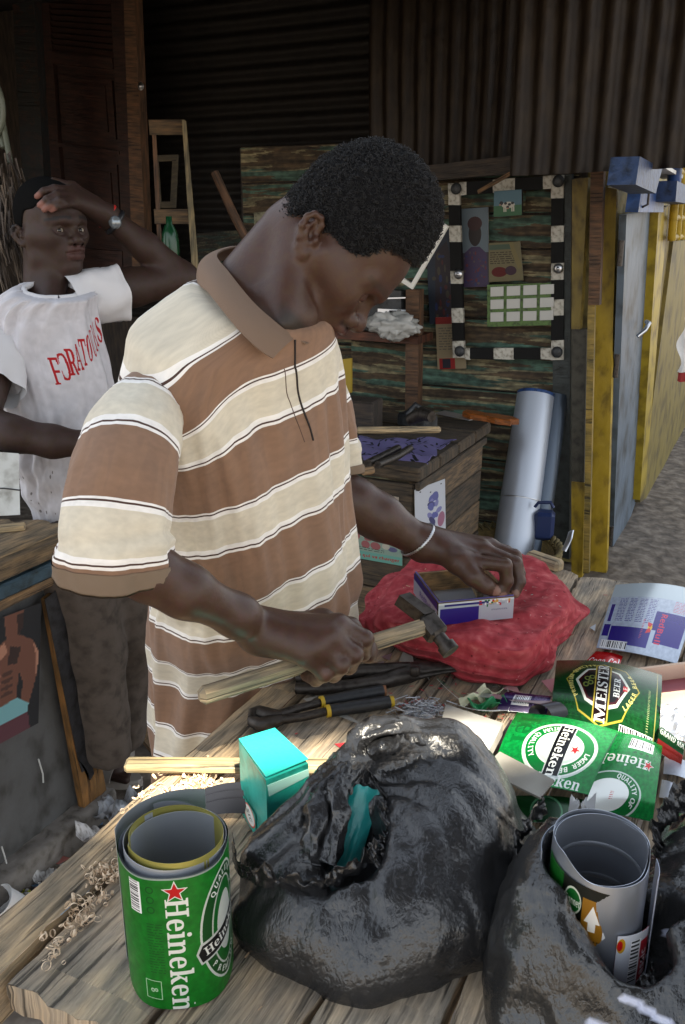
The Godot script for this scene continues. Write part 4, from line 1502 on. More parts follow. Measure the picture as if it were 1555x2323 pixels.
	single("block_plane", b.mesh(), M.black_paint, "black hand plane beside the dark box on the chest", "plane")
	b = MB.new()
	b.slab([Vector3(-1.843, 0.8625, -3.7), Vector3(-1.768, 0.8686, -3.7), Vector3(-1.769, 1.03, -3.7), Vector3(-1.833, 1.02, -3.7)], Vector3(0, 0, 0.01))
	single("yellow_card", b.mesh(), mat(lin(0.40, 0.27, 0.02), 0.6), "yellow card standing behind the striped shirt's front edge", "card")
	b = MB.new()
	b.slab([Vector3(-1.956, 1.063, -4.09), Vector3(-1.639, 1.048, -4.09), Vector3(-1.644, 0.7806, -4.09), Vector3(-1.955, 0.7661, -4.09)], Vector3(0, 0, 0.012))
	single("flaked_board", b.mesh(), M.teal_boards, "cream and green flaked panel under the shelf, left of the timber post", "board")
	# saw with an orange handle
	var s := thing("hand_saw", "hand saw with an orange wooden handle lying across the chest's back edge", "saw")
	var sx := Transform3D(Basis(Vector3.UP, -0.38), Vector3(-1.061, 0.8312, -3.55))
	b = MB.new()
	var outline := PackedVector2Array([Vector2(-0.13, -0.012), Vector2(-0.09, -0.035), Vector2(-0.03, -0.028), Vector2(0.03, -0.05), Vector2(0.10, -0.05), Vector2(0.145, -0.03), Vector2(0.125, -0.006), Vector2(0.14, 0.02), Vector2(0.07, 0.035), Vector2(0.02, 0.028), Vector2(-0.06, 0.04), Vector2(-0.12, 0.02)])
	b.prism(sx, outline, 0.025, 1.0, 0.005)
	part("handle", b.mesh(), mat(lin(0.36, 0.11, 0.02), 0.4, 0, wood_tex, null, 1, Vector3(3, 8, 1)), s)
	b = MB.new()
	b.box(Transform3D(sx.basis, sx * Vector3(-0.16, -0.004, 0.01)), Vector3(0.2, 0.003, 0.07))
	part("blade", b.mesh(), M.tin, s)


# ---------------------------------------------------------------- the work table

func rough_plank(x0: float, x1: float, z0: float, z1: float, top: float, thick: float, seed_: int, ragged := 0.012, wear := 0.002) -> ArrayMesh:
	# a worn board along z: ragged ends, nibbled edges, dished and checked top
	var f := FastNoiseLite.new()
	f.seed = seed_
	f.frequency = 9.0
	f.fractal_octaves = 4
	var mb := MB.new()
	var nl := int((z0 - z1) / 0.014)
	var off := Vector2(seed_ * 0.37, seed_ * 0.71)
	var edge := func(u: float, v: float, y: float) -> Vector3:
		var zz := lerpf(z0 + ragged * f.get_noise_2d(u * 0.7 + 7.0, 3.0 + seed_), z1 + ragged * 1.5 * f.get_noise_2d(u * 0.25 + 9.0, 40.0), v)
		var nib := 0.004 * f.get_noise_2d(zz * 0.7, 11.0 + seed_) - 0.0035 * smoothstep(0.2, 0.5, f.get_noise_2d(zz * 1.5, 60.0 + seed_))
		var nib2 := 0.004 * f.get_noise_2d(zz * 0.7, 31.0 + seed_) - 0.0035 * smoothstep(0.2, 0.5, f.get_noise_2d(zz * 1.5, 90.0 + seed_))
		return Vector3(lerpf(x0 - nib, x1 + nib2, u), y, zz)
	var us := [0.0, 0.03, 0.12, 0.25, 0.38, 0.5, 0.62, 0.75, 0.88, 0.97, 1.0]
	mb.grid(10, nl, func(a, v):
		var u: float = us[roundi(a * 10.0)]
		var e := minf(u, 1.0 - u) * (x1 - x0)
		var y := top - 0.004 * (1.0 - smoothstep(0.0, 0.008, e)) + wear * f.get_noise_2d(u * 1.6, v * (z0 - z1) * 0.5) + wear * 0.6 * f.get_noise_2d(u * 5.0, v * (z0 - z1) * 0.4)
		return edge.call(u, v, y), false, Vector2.ONE)
	# uv along the grain
	for k in mb.v.size():
		mb.uv[k] = off + Vector2(mb.v[k].z, mb.v[k].x)
	for s in 2:
		var b := mb.v.size()
		mb.grid(nl, 3, func(a, w):
			var v: float = a if s == 1 else 1.0 - a
			var p: Vector3 = edge.call(float(s), v, lerpf(top - thick, top - 0.004, w))
			p.x += 0.003 * f.get_noise_2d(p.z * 1.2, w * 2.0 + s * 9.0) * sin(w * PI)
			return p, false)
		for k in range(b, mb.v.size()):
			mb.uv[k] = off + Vector2(mb.v[k].z, mb.v[k].y)
	for s in 2:
		var b := mb.v.size()
		mb.grid(10, 3, func(a, w):
			var u: float = us[roundi(a * 10.0)]
			u = u if s == 0 else 1.0 - u
			var e := minf(u, 1.0 - u) * (x1 - x0)
			var yt := top - 0.004 * (1.0 - smoothstep(0.0, 0.008, e)) + wear * f.get_noise_2d(u * 1.6, s * (z0 - z1) * 0.5) + wear * 0.6 * f.get_noise_2d(u * 5.0, s * (z0 - z1) * 0.4)
			var p: Vector3 = edge.call(u, float(s), lerpf(top - thick, yt, w))
			p.z += 0.004 * f.get_noise_2d(u * 3.0, w * 2.0)
			return p, false)
		for k in range(b, mb.v.size()):
			mb.uv[k] = off + Vector2(mb.v[k].y * 0.5, mb.v[k].x * 1.5)
	return mb.mesh()


func build_table() -> void:
	var t := thing("work_table", "weathered plank work table carrying the tools, cut cans and plastic bags", "table", Vector3.ZERO)
	var tones := []
	for c in [lin(0.56, 0.46, 0.345), lin(0.49, 0.40, 0.30), lin(0.62, 0.52, 0.40)]:
		tones.append(mat(c, 0.88, 0, wood_tex, wood_n, 1.2, Vector3(1.6, 2.6, 1)))
	var xs := [-0.592, -0.436, -0.305, -0.189, -0.07, 0.06, 0.19, 0.33, 0.47]
	for k in xs.size() - 1:
		part("plank", rough_plank(xs[k] + 0.0035, xs[k + 1] - 0.0035, -0.45 + 0.012 * sin(k * 2.1), -1.76 + 0.02 * sin(k * 3.3), TOP - [0.0, 0.001, 0.002, 0.0015, 0.001, 0.002, 0.0, 0.001][k], 0.034, 3 + k), tones[k % 3], t)
	part("edge_board", rough_plank(-0.655, -0.597, 0.1, -1.16, TOP + 0.006, 0.06, 40, 0.04, 0.004), mat(lin(0.54, 0.42, 0.28), 0.85, 0, wood_tex, wood_n, 1.2, Vector3(1.6, 3.0, 1)), t)
	var ub := MB.new()
	ub.box(Transform3D(Basis(), Vector3(-0.06, TOP - 0.068, -0.49)), Vector3(1.02, 0.06, 0.03), 0.004)
	part("under_board", ub.mesh(), mat(lin(0.40, 0.32, 0.22), 0.85, 0, wood_tex, wood_n, 1.0, Vector3(1.2, 3.0, 1)), t)
	for p in [Vector3(-0.52, 0, -0.55), Vector3(0.4, 0, -0.55), Vector3(-0.52, 0, -1.65), Vector3(0.4, 0, -1.65)]:
		var b := MB.new()
		b.box(Transform3D(Basis(), p + Vector3(0, 0.44, 0)), Vector3(0.07, 0.88, 0.07), 0.005)
		part("leg", b.mesh(), M.board_wood, t)
	for s in [-0.54, 0.42]:
		var bb := MB.new()
		bb.box(Transform3D(Basis(), Vector3(s, 0.85, -1.1)), Vector3(0.03, 0.07, 1.1), 0.003)
		part("apron", bb.mesh(), M.board_wood, t)


func ring_points(pts: Array, n: int) -> Array:
	# n points round a closed smooth curve through pts
	var out := []
	var m := pts.size()
	for k in n:
		var s := float(k) / n * m
		var i := int(s)
		var f := s - i
		out.append((pts[i] as Vector3).cubic_interpolate(pts[(i + 1) % m], pts[(i - 1 + m) % m], pts[(i + 2) % m], f))
	return out


func build_table_things() -> void:
	var b: MB
	# red cloth over a block
	var foot := ring_points([Vector3(-0.625, 0.92, -1.334), Vector3(-0.4862, 0.92, -1.248), Vector3(-0.3725, 0.92, -1.213), Vector3(-0.2803, 0.92, -1.233), Vector3(-0.2688, 0.92, -1.341), Vector3(-0.2531, 0.92, -1.476), Vector3(-0.2633, 0.94, -1.555), Vector3(-0.3642, 0.93, -1.705), Vector3(-0.4726, 0.92, -1.788), Vector3(-0.5926, 0.92, -1.69), Vector3(-0.6544, 0.92, -1.589), Vector3(-0.6533, 0.92, -1.456)], 96)
	var top := ring_points([Vector3(-0.5459, 0.98, -1.266), Vector3(-0.4523, 0.995, -1.206), Vector3(-0.3578, 1, -1.19), Vector3(-0.2838, 1, -1.213), Vector3(-0.2682, 1, -1.289), Vector3(-0.2584, 1, -1.365), Vector3(-0.2731, 1.005, -1.453), Vector3(-0.3549, 1.01, -1.565), Vector3(-0.4543, 1.005, -1.612), Vector3(-0.5805, 0.99, -1.572), Vector3(-0.6002, 0.975, -1.491), Vector3(-0.586, 0.97, -1.378)], 96)
	var mid := Vector3.ZERO
	for p in top:
		mid += p / 96.0
	mid.y = TOP + 0.082
	var f := FastNoiseLite.new()
	f.seed = 12
	f.frequency = 10.0
	f.fractal_octaves = 3
	b = MB.new()
	b.grid(192, 60, func(u, v):
		var s: float = u * 96.0
		var i := int(s) % 96
		var a0: Vector3 = (foot[i] as Vector3).lerp(foot[(i + 1) % 96], s - int(s))
		var a1: Vector3 = (top[i] as Vector3).lerp(top[(i + 1) % 96], s - int(s))
		var p: Vector3
		var vv: float = v
		if vv < 0.45:
			var w := vv / 0.45
			var hem: Vector3 = a0 + ((a0 - mid) * Vector3(1, 0, 1)).normalized() * (0.008 * sin(u * TAU * 7.0) + 0.006 * sin(u * TAU * 13.0 + 1.0))
			p = hem.lerp(a1, w)
			p.y = lerpf(hem.y, a1.y, pow(w, 1.6))
			# folds that lie along the foot
			var side: Vector3 = ((a0 - mid) * Vector3(1, 0, 1)).normalized()
			var k := sin(w * PI)
			var wave := sin(w * 12.0 + 2.5 * sin(u * TAU * 2.0) + 1.5 * sin(u * TAU * 5.0))
			p += (side + Vector3(0, 0.6, 0)) * k * (0.014 * (1.0 - sqrt(absf(wave))) * (0.55 + 0.45 * sin(u * TAU + 0.3)) + 0.012 * f.get_noise_2d(cos(u * TAU) * 0.25, sin(u * TAU) * 0.25 + w * 0.06))
			p.y += 0.006 * (1.0 - w)
		else:
			var w := (vv - 0.45) / 0.55
			p = a1.lerp(mid, w)
			p.y += 0.005 * f.get_noise_2d(p.x, p.z) * 2.0 + 0.004 * sin(minf(w * 6.0, PI)) + 0.006 * (0.5 - sqrt(absf(sin(p.x * 26.0 + p.z * 15.0 + 4.0 * f.get_noise_2d(p.x * 0.5, p.z * 0.5))))) * smoothstep(0.0, 0.3, w) * smoothstep(0.35, 0.9, absf(w - 0.0))
		return p, true, Vector2(3, 2))
	var cl := grey_noise(512, 0.02, 4, 77)
	var rt := ramp(cl, gradient([[0.0, Color(0.48, 0.10, 0.13)], [0.45, Color(0.62, 0.19, 0.22)], [0.75, Color(0.70, 0.30, 0.31)], [1.0, Color(0.78, 0.46, 0.44)]]))
	# worn holes and pricks, dark red underneath
	for k in 110:
		var q := Vector2i(rng.randi_range(4, 500), rng.randi_range(4, 500))
		rt.fill_rect(Rect2i(q.x, q.y, rng.randi_range(2, 6), rng.randi_range(2, 6)), Color(0.33, 0.03, 0.05))
	for k in 60:
		rt.fill_rect(Rect2i(rng.randi_range(4, 500), rng.randi_range(4, 500), rng.randi_range(1, 4), rng.randi_range(1, 4)), Color(0.85, 0.72, 0.68))
	single("red_cloth", b.mesh(), tri(mat(Color(1, 1, 1), 0.95, 0, tex(rt)), 3.2), "faded red cloth with holes draped over a block on the work table", "cloth")
	b = MB.new()
	var bl := []
	for p in [Vector3(-0.5733, 0.92, -1.407), Vector3(-0.3273, 0.92, -1.366), Vector3(-0.3296, 0.92, -1.62), Vector3(-0.5885, 0.92, -1.707)]:
		bl.append(p)
	b.slab(bl, Vector3(0, 0.045, 0))
	single("anvil_block", b.mesh(), M.dark_wood, "dark block hidden under the red cloth as an anvil", "block")
	build_tray()
	build_hand_tools()
	build_small_things()
	build_roll()


func build_tray() -> void:
	var t := thing("tin_box", "small open box clad in blue and silver can sheet, held on the red cloth", "box")
	var h1 := TOP + 0.124
	var a := Vector3(-0.4282, 1.044, -1.218)
	var bq := Vector3(-0.3274, 1.044, -1.299)
	var d := Vector3(-0.4952, 1.044, -1.336)
	var ex := (bq - a) * Vector3(1, 0, 1)
	var ez := (d - a) * Vector3(1, 0, 1)
	ez = ez - ex.normalized() * ez.dot(ex.normalized()) * 0.9
	var dn := Vector3(0, -0.038, 0)
	var card := mat(lin(0.42, 0.26, 0.12), 0.8, 0, wood_tex, null, 1, Vector3(4, 4, 1))
	var w := 0.006
	var ix := ex.normalized() * w
	var iz := ez.normalized() * w
	for q in [[a, a + ex, iz], [a + ez - iz, a + ex + ez - iz, iz], [a + iz, a + ez - iz, ix], [a + ex + iz - ix, a + ex + ez - iz - ix, ix]]:
		var m := MB.new()
		m.slab([q[0], q[1], q[1] + q[2], q[0] + q[2]], dn)
		part("side", m.mesh(), card, t)
	var m := MB.new()
	m.slab([a + dn + ix + iz, a + ex + dn - ix + iz, a + ex + ez + dn - ix - iz, a + ez + dn + ix - iz], Vector3(0, 0.003, 0))
	part("floor", m.mesh(), mat(lin(0.5, 0.53, 0.58), 0.3, 0.6), t)
	# the printed cladding on the front and the left side
	var p := Print.new(512, 128, Color(0.66, 0.68, 0.72))
	p.rect(12, 34, 262, 94, Color(0.16, 0.10, 0.46))
	p.rect(0, 0, 512, 12, Color(0.80, 0.80, 0.82))
	p.rect(40, 10, 300, 12, Color(0.14, 0.10, 0.42))
	p.lines(300, 24, 150, 10, 6, Color(0.4, 0.4, 0.46), 6)
	for k in 22:
		p.rect(rng.randf_range(270, 480), rng.randf_range(0, 30), rng.randf_range(6, 26), rng.randf_range(6, 16), [Color(0.72, 0.08, 0.12), Color(0.85, 0.85, 0.85), Color(0.08, 0.35, 0.15), Color(0.8, 0.6, 0.2)][k % 4])
	p.lines(360, 60, 110, 8, 5, Color(0.3, 0.3, 0.4), 8)
	var o := -ez.normalized() * 0.0016
	m = MB.new()
	m.print_face(a + o + dn, a + ex + o + dn, a + ex + o, a + o)
	part("cladding", m.mesh(), mat(Color(1, 1, 1), 0.35, 0.3, p.tex()), t)
	var p2 := Print.new(256, 96, Color(0.62, 0.65, 0.70))
	p2.rect(0, 0, 256, 30, Color(0.16, 0.12, 0.44))
	p2.write("RedBull", Vector2(130, 60), 34, Color(0.2, 0.16, 0.5))
	o = -ex.normalized() * 0.0016
	m = MB.new()
	m.print_face(a + ez + o + dn, a + o + dn, a + o, a + ez + o)
	part("cladding", m.mesh(), mat(Color(1, 1, 1), 0.35, 0.3, p2.tex()), t)
	# a folded lip of tin along the rim
	m = MB.new()
	m.slab([a + Vector3(0, 0.0015, 0), a + ex + Vector3(0, 0.0015, 0), a + ex + iz * 0.6 + Vector3(0, 0.0015, 0), a + iz * 0.6 + Vector3(0, 0.0015, 0)], Vector3(0, 0.0008, 0))
	m.slab([a + iz + Vector3(0, 0.0015, 0), a + ez + Vector3(0, 0.0015, 0), a + ez + ix * 0.5 + Vector3(0, 0.0015, 0), a + iz + ix * 0.5 + Vector3(0, 0.0015, 0)], Vector3(0, 0.0008, 0))
	part("lip", m.mesh(), mat(lin(0.18, 0.16, 0.45), 0.35, 0.4), t)
	m = MB.new()
	m.slab([a + ex * 0.62 + ez * 0.3 + dn * 0.4, a + ex * 0.72 + ez * 0.32 + dn * 0.4, a + ex * 0.70 + ez * 0.75 + dn * -0.2, a + ex * 0.60 + ez * 0.73 + dn * -0.2], Vector3(0, 0.012, 0))
	single("wood_slip", m.mesh(), M.pale_wood, "small pale slip of wood inside the blue and silver box", "wood piece")


func build_hand_tools() -> void:
	var b: MB
	var t := thing("tin_snips", "long dark iron tin snips lying in front of the red cloth", "snips")
	b = MB.new()
	b.tube([Vector3(-0.6153, 0.932, -1.082), Vector3(-0.5851, 0.938, -1.097), Vector3(-0.5367, 0.94, -1.127), Vector3(-0.4883, 0.94, -1.157), Vector3(-0.457, 0.94, -1.174)], [0.010, 0.012, 0.012, 0.012, 0.013], 10)
	part("handle", b.mesh(), M.iron, t)
	b = MB.new()
	b.tube([Vector3(-0.6007, 0.93, -1.056), Vector3(-0.5684, 0.933, -1.066), Vector3(-0.5226, 0.933, -1.097), Vector3(-0.4846, 0.934, -1.131), Vector3(-0.4553, 0.936, -1.17), Vector3(-0.4426, 0.936, -1.186)], [0.009, 0.010, 0.011, 0.013, 0.016, 0.013], 10)
	part("handle", b.mesh(), M.iron, t)
	b = MB.new()
	b.tube([Vector3(-0.4738, 0.938, -1.168), Vector3(-0.4464, 0.94, -1.186), Vector3(-0.4135, 0.944, -1.199), Vector3(-0.3694, 0.95, -1.208)], [0.012, 0.019, 0.012, 0.003], 10, true, 0.45)
	part("blade", b.mesh(), M.iron, t)
	b = MB.new()
	b.tube([Vector3(-0.4721, 0.932, -1.155), Vector3(-0.4439, 0.934, -1.18), Vector3(-0.4126, 0.938, -1.197), Vector3(-0.3723, 0.946, -1.208)], [0.014, 0.016, 0.010, 0.003], 10, true, 0.45)
	part("blade", b.mesh(), M.iron, t)
	b = MB.new()
	b.lathe(Transform3D(Basis(), Vector3(-0.4393, 0.956, -1.151)), [Vector2(0, -0.01), Vector2(0.008, -0.01), Vector2(0.008, 0.002), Vector2(0.004, 0.004), Vector2(0, 0.004)], 12)
	part("pivot", b.mesh(), M.iron, t)

	t = thing("pincers", "iron pincers with black sleeved handles and yellow bands, nearest the worker's shirt", "pincers")
	var sleeve := mat(lin(0.02, 0.021, 0.024), 0.5, 0, grime_tex, null, 1, Vector3(10, 10, 1))
	var yel := mat(lin(0.55, 0.36, 0.02), 0.5)
	for q in [[Vector3(-0.5857, 0.934, -0.9663), Vector3(-0.5645, 0.934, -1.002), Vector3(-0.5437, 0.934, -1.029), Vector3(-0.5401, 0.934, -1.033), Vector3(-0.4736, 0.934, -1.103), Vector3(-0.4693, 0.934, -1.106)], [Vector3(-0.5834, 0.933, -0.9558), Vector3(-0.5475, 0.933, -0.9842), Vector3(-0.5252, 0.933, -1.012), Vector3(-0.521, 0.933, -1.016), Vector3(-0.4514, 0.933, -1.079), Vector3(-0.4465, 0.933, -1.083)]]:
		b = MB.new()
		b.tube([q[0], q[1], q[2]], [0.008, 0.0065, 0.0065], 8)
		part("arm", b.mesh(), M.iron, t)
		b = MB.new()
		b.tube([q[2], q[3]], [0.0098], 10)
		part("band", b.mesh(), yel, t)
		b = MB.new()
		b.tube([q[3], q[3].lerp(q[4], 0.5), q[4]], [0.0095, 0.0105, 0.0098], 10)
		part("sleeve", b.mesh(), sleeve, t)
		b = MB.new()
		b.tube([q[4], q[5]], [0.0085], 10)
		part("cap", b.mesh(), yel if q[0] == Vector3(-0.5834, 0.933, -0.9558) else mat(lin(0.25, 0.1, 0.04), 0.6), t)
	b = MB.new()
	b.tube([Vector3(-0.577, 0.934, -0.9706), Vector3(-0.5924, 0.935, -0.9611), Vector3(-0.6106, 0.936, -0.9612), Vector3(-0.6172, 0.935, -0.9571), Vector3(-0.6134, 0.932, -0.9482)], [0.008, 0.012, 0.011, 0.010, 0.008], 10)
	part("jaw", b.mesh(), M.iron, t)
	b = MB.new()
	b.tube([Vector3(-0.573, 0.933, -0.9636), Vector3(-0.5852, 0.932, -0.9488), Vector3(-0.5948, 0.932, -0.9375), Vector3(-0.6089, 0.93, -0.9433), Vector3(-0.6165, 0.93, -0.953)], [0.008, 0.012, 0.011, 0.010, 0.008], 10)
	part("jaw", b.mesh(), M.iron, t)

	# the hammer in the right hand
	t = thing("hammer", "hammer with a pale wooden handle and iron head, held in the worker's right hand", "hammer")
	var h0 := Vector3(-0.5648, 1.081, -0.7564)
	var h1 := Vector3(-0.3775, 1.093, -1.041)
	var ax := (h1 - h0).normalized()
	var sd := ax.cross(UP).normalized()
	var bs := Basis(ax, sd.cross(ax).normalized(), sd)
	b = MB.new()
	b.box(Transform3D(bs, (h0 + h1) / 2.0), Vector3(h0.distance_to(h1), 0.023, 0.019), 0.006)
	part("handle", b.mesh(), mat(lin(0.42, 0.34, 0.23), 0.85, 0, wood_tex, wood_n, 0.8, Vector3(1.5, 5.0, 1)), t)
	b = MB.new()
	var dn := (Vector3(-0.3579, 1.078, -1.033) - Vector3(-0.3955, 1.104, -1.048)).normalized()
	var side := dn.cross(ax).normalized()
	var hb := Basis(dn, side, dn.cross(side).normalized())
	b.box(Transform3D(hb, h1 + dn * 0.004), Vector3(0.034, 0.026, 0.03), 0.004)
	b.tube([h1 + dn * 0.02, h1 + dn * 0.034, h1 + dn * 0.036, h1 + dn * 0.048], [0.010, 0.010, 0.0135, 0.0135], 12)
	part("head", b.mesh(), M.iron, t)
	b = MB.new()
	b.slab([h1 - dn * 0.012 + side * 0.012 + ax * 0.014, h1 - dn * 0.012 - side * 0.012 + ax * 0.014, h1 - dn * 0.052 - side * 0.012 - ax * 0.0, h1 - dn * 0.052 + side * 0.012 - ax * 0.0], -ax * 0.018)
	part("peen", b.mesh(), M.iron, t)


func build_small_things() -> void:
	var b: MB
	var t: Node3D
	# stick lying across the table edge
	b = MB.new()
	var s0 := Vector3(-0.6954, 0.942, -0.7627)
	var s1 := Vector3(-0.4403, 0.938, -0.8914)
	var ax := (s1 - s0).normalized()
	b.box(Transform3D(Basis(ax, UP, ax.cross(UP).normalized()).orthonormalized(), (s0 + s1) / 2.0), Vector3(s0.distance_to(s1), 0.014, 0.024), 0.004)
	single("pale_stick", b.mesh(), mat(lin(0.52, 0.42, 0.24), 0.75, 0, wood_tex, wood_n, 0.8, Vector3(1.5, 5.0, 1)), "long pale slat sticking out over the table's left edge, behind the teal box", "slat")
	# teal carton
	t = thing("teal_carton", "teal cardboard carton wrapped in clear tape, between the slat and the black bag", "carton")
	var c := [Vector3(-0.5182, 1.027, -0.7681), Vector3(-0.447, 1.027, -0.7135), Vector3(-0.4195, 1.027, -0.7628), Vector3(-0.4913, 1.027, -0.8085)]
	var teal := mat(lin(0.02, 0.36, 0.31), 0.35, 0, grime_tex, grime_n, 0.15, Vector3(3, 3, 1))
	b = MB.new()
	b.slab([c[0], c[1], c[2], c[3]], Vector3(0, -0.105, 0))
	part("body", b.mesh(), teal, t)
	b = MB.new()
	var tilt := Vector3(0, 0.004, 0)
	b.slab([c[0] + Vector3(0, 0.001, 0), c[1] + tilt, c[2] + tilt * 1.4, c[3] + Vector3(0, 0.001, 0)], Vector3(0, 0.0012, 0))
	part("lid", b.mesh(), mat(lin(0.03, 0.44, 0.39), 0.25, 0, null, crinkle_n, 0.25, Vector3(2, 2, 1)), t)
	b = MB.new()
	var q: Vector3 = (c[1] - c[0]) * 0.0
	b.slab([c[1].lerp(c[2], 0.02) + Vector3(0, -0.007, 0), c[1].lerp(c[2], 1.0) + Vector3(0, -0.007, 0), c[1].lerp(c[2], 1.0) + Vector3(0, -0.016, 0), c[1].lerp(c[2], 0.05) + Vector3(0, -0.022, 0)], (c[1] - c[0]).normalized() * 0.0012)
	part("tape", b.mesh(), mat(lin(0.30, 0.55, 0.50), 0.2), t)
	var p := Print.new(96, 96, Color(0.05, 0.55, 0.50))
	p.oval(Vector2(48, 48), 44, 44, Color(0.75, 0.2, 0.15))
	p.oval(Vector2(48, 48), 38, 38, Color(0.8, 0.82, 0.8))
	p.write("SIC", Vector2(48, 50), 30, Color(0.1, 0.2, 0.2), 0.9)
	b = MB.new()
	var e0: Vector3 = c[0].lerp(c[1], 0.12) + Vector3(0, -0.10, 0)
	var e1: Vector3 = c[0].lerp(c[1], 0.6) + Vector3(0, -0.10, 0)
	var oo: Vector3 = (c[0] - c[3]).normalized() * 0.0015
	b.print_face(e0 + oo, e1 + oo, e1 + oo + Vector3(0, 0.03, 0), e0 + oo + Vector3(0, 0.03, 0))
	part("label", b.mesh(), mat(Color(1, 1, 1), 0.4, 0, p.tex()), t)
	# nails
	var nb := MB.new()
	for k in 240:
		var at: Vector3 = Vector3(-0.4043, 0.92, -1.084) + Vector3(rng.randfn() * 0.016, 0.003 + absf(rng.randfn()) * 0.005, rng.randfn() * 0.017)
		var a := rng.randf() * TAU
		var d := Vector3(cos(a), rng.randf_range(-0.2, 0.2), sin(a)) * rng.randf_range(0.008, 0.012)
		nb.tube([at - d, at + d], [0.0008], 4)
		nb.tube([at + d, at + d * 1.06], [0.0021], 5)
	stuff(single("nail_pile", nb.mesh(), M.steel, "loose pile of small bright nails in front of the white block", "nails"))
	# white blocks and card
	b = MB.new()
	b.slab([Vector3(-0.3632, 0.95, -1.083), Vector3(-0.272, 0.952, -1.067), Vector3(-0.2692, 0.954, -0.9851), Vector3(-0.3487, 0.95, -1.014)], Vector3(0, -0.02, 0))
	single("white_block", b.mesh(), M.white_card, "thick white tile lying beside the nails, behind the black bag", "tile")
	b = MB.new()
	b.slab([Vector3(-0.3319, 0.936, -1.03), Vector3(-0.2706, 0.936, -1.015), Vector3(-0.2712, 0.934, -0.9811), Vector3(-0.3116, 0.934, -0.9908)], Vector3(0, -0.012, 0))
	single("white_block", b.mesh(), mat(lin(0.45, 0.45, 0.42), 0.8, 0, grime_tex), "second, greyer tile half under the thick white one", "tile")
	b = MB.new()
	b.slab([Vector3(-0.2519, 0.96, -0.9802), Vector3(-0.1712, 0.966, -0.9412), Vector3(-0.1798, 0.96, -0.9072), Vector3(-0.2634, 0.954, -0.9417)], Vector3(0, 0.003, 0))
	single("white_card", b.mesh(), mat(lin(0.74, 0.74, 0.70), 0.8, 0, grime_tex, null, 1, Vector3(0.5, 0.5, 1)), "white card lying across the lower left of the green star sheet", "card")
	b = MB.new()
	var f := FastNoiseLite.new()
	f.seed = 5
	f.frequency = 30.0
	b.sheet(12, 12, func(u, v):
		var p0: Vector3 = Vector3(-0.1457, 0.95, -0.9053).lerp(Vector3(-0.1164, 0.95, -0.9197), u).lerp(Vector3(-0.1444, 0.97, -0.9208).lerp(Vector3(-0.1184, 0.97, -0.9261), u), v)
		return p0 + Vector3(0, 0.012 * sin(u * 3.0 + v * 4.0) + 0.006 * f.get_noise_2d(u, v) * 2.0, 0), 0.0008)
	single("crumpled_paper", b.mesh(), mat(lin(0.76, 0.77, 0.78), 0.85), "crumpled white paper right behind the tin roll in the bag", "paper")
	b = MB.new()
	var w0 := Vector3(-0.412, 0.94, -1.76)
	var w1 := Vector3(-0.3451, 0.94, -1.73)
	var wa := (w1 - w0).normalized()
	b.box(Transform3D(Basis(wa, UP, wa.cross(UP).normalized()).orthonormalized(), (w0 + w1) / 2.0), Vector3(0.085, 0.026, 0.03), 0.006)
	single("wood_block", b.mesh(), M.pale_wood, "short rounded block of pale wood at the table's far edge, beside the red cloth", "wood block")
	# unfinished tray of pink wood at the right
	t = thing("wooden_tray", "open tray of raw pinkish wood at the right, behind the beer label sheet", "tray")
	var raw := mat(lin(0.74, 0.54, 0.40), 0.75)
	var k0 := Vector3(-0.122, 0.95, -1.219)
	var k1 := Vector3(-0.0005, 0.95, -1.315)
	var k2 := Vector3(-0.0327, 0.95, -1.402)
	var k3 := Vector3(-0.1518, 0.95, -1.302)
	for e in [[k0, k1, k3], [k3, k2, k0], [k1, k2, k0], [k0, k3, k1]]:
		b = MB.new()
		var inn: Vector3 = ((e[2] - e[0]) * Vector3(1, 0, 1)).normalized() * 0.006
		b.slab([e[0], e[1], e[1] + inn, e[0] + inn], Vector3(0, -0.028, 0))
		part("side", b.mesh(), raw, t)
	b = MB.new()
	b.slab([k0 + Vector3(0, -0.028, 0), k1 + Vector3(0, -0.028, 0), k2 + Vector3(0, -0.028, 0), k3 + Vector3(0, -0.028, 0)], Vector3(0, 0.002, 0))
	part("floor", b.mesh(), mat(lin(0.35, 0.10, 0.12), 0.6), t)
	# shavings along the table edge
	b = MB.new()
	for k in 330:
		var at: Vector3
		if k < 150:
			at = Vector3(-0.5912, 0.92, -0.5711).lerp(Vector3(-0.581, 0.92, -0.501), rng.randf()) + Vector3(rng.randfn() * 0.008 + 0.01, 0.004, rng.randfn() * 0.02)
			if k % 2 == 0:
				at = Vector3(-0.5946, 0.92, -0.6111) + Vector3(rng.randfn() * 0.012, 0.006, rng.randfn() * 0.02)
		else:
			at = Vector3(-0.6026, 0.92, -0.7841).lerp(Vector3(-0.6006, 0.92, -0.7251), rng.randf()) + Vector3(rng.randfn() * 0.022, 0.004 + rng.randf() * 0.008, rng.randfn() * 0.03)
		var r := rng.randf_range(0.0015, 0.0042)
		var bs := Basis.from_euler(Vector3(rng.randf() * TAU, rng.randf() * TAU, rng.randf() * TAU))
		var turns := rng.randf_range(0.8, 2.0)
		var wd := rng.randf_range(0.0006, 0.0016)
		b.grid(14, 1, func(u, v): return at + bs * (Vector3(cos(u * TAU * turns), v * wd / r + u * 0.4, sin(u * TAU * turns)) * r * (1.0 + u * 0.4)) + Vector3(0, r * 0.7, 0))
	stuff(single("wood_shavings", b.mesh(), mat(lin(0.72, 0.55, 0.38), 0.8), "curled pale wood shavings along the table's left edge", "shavings"))


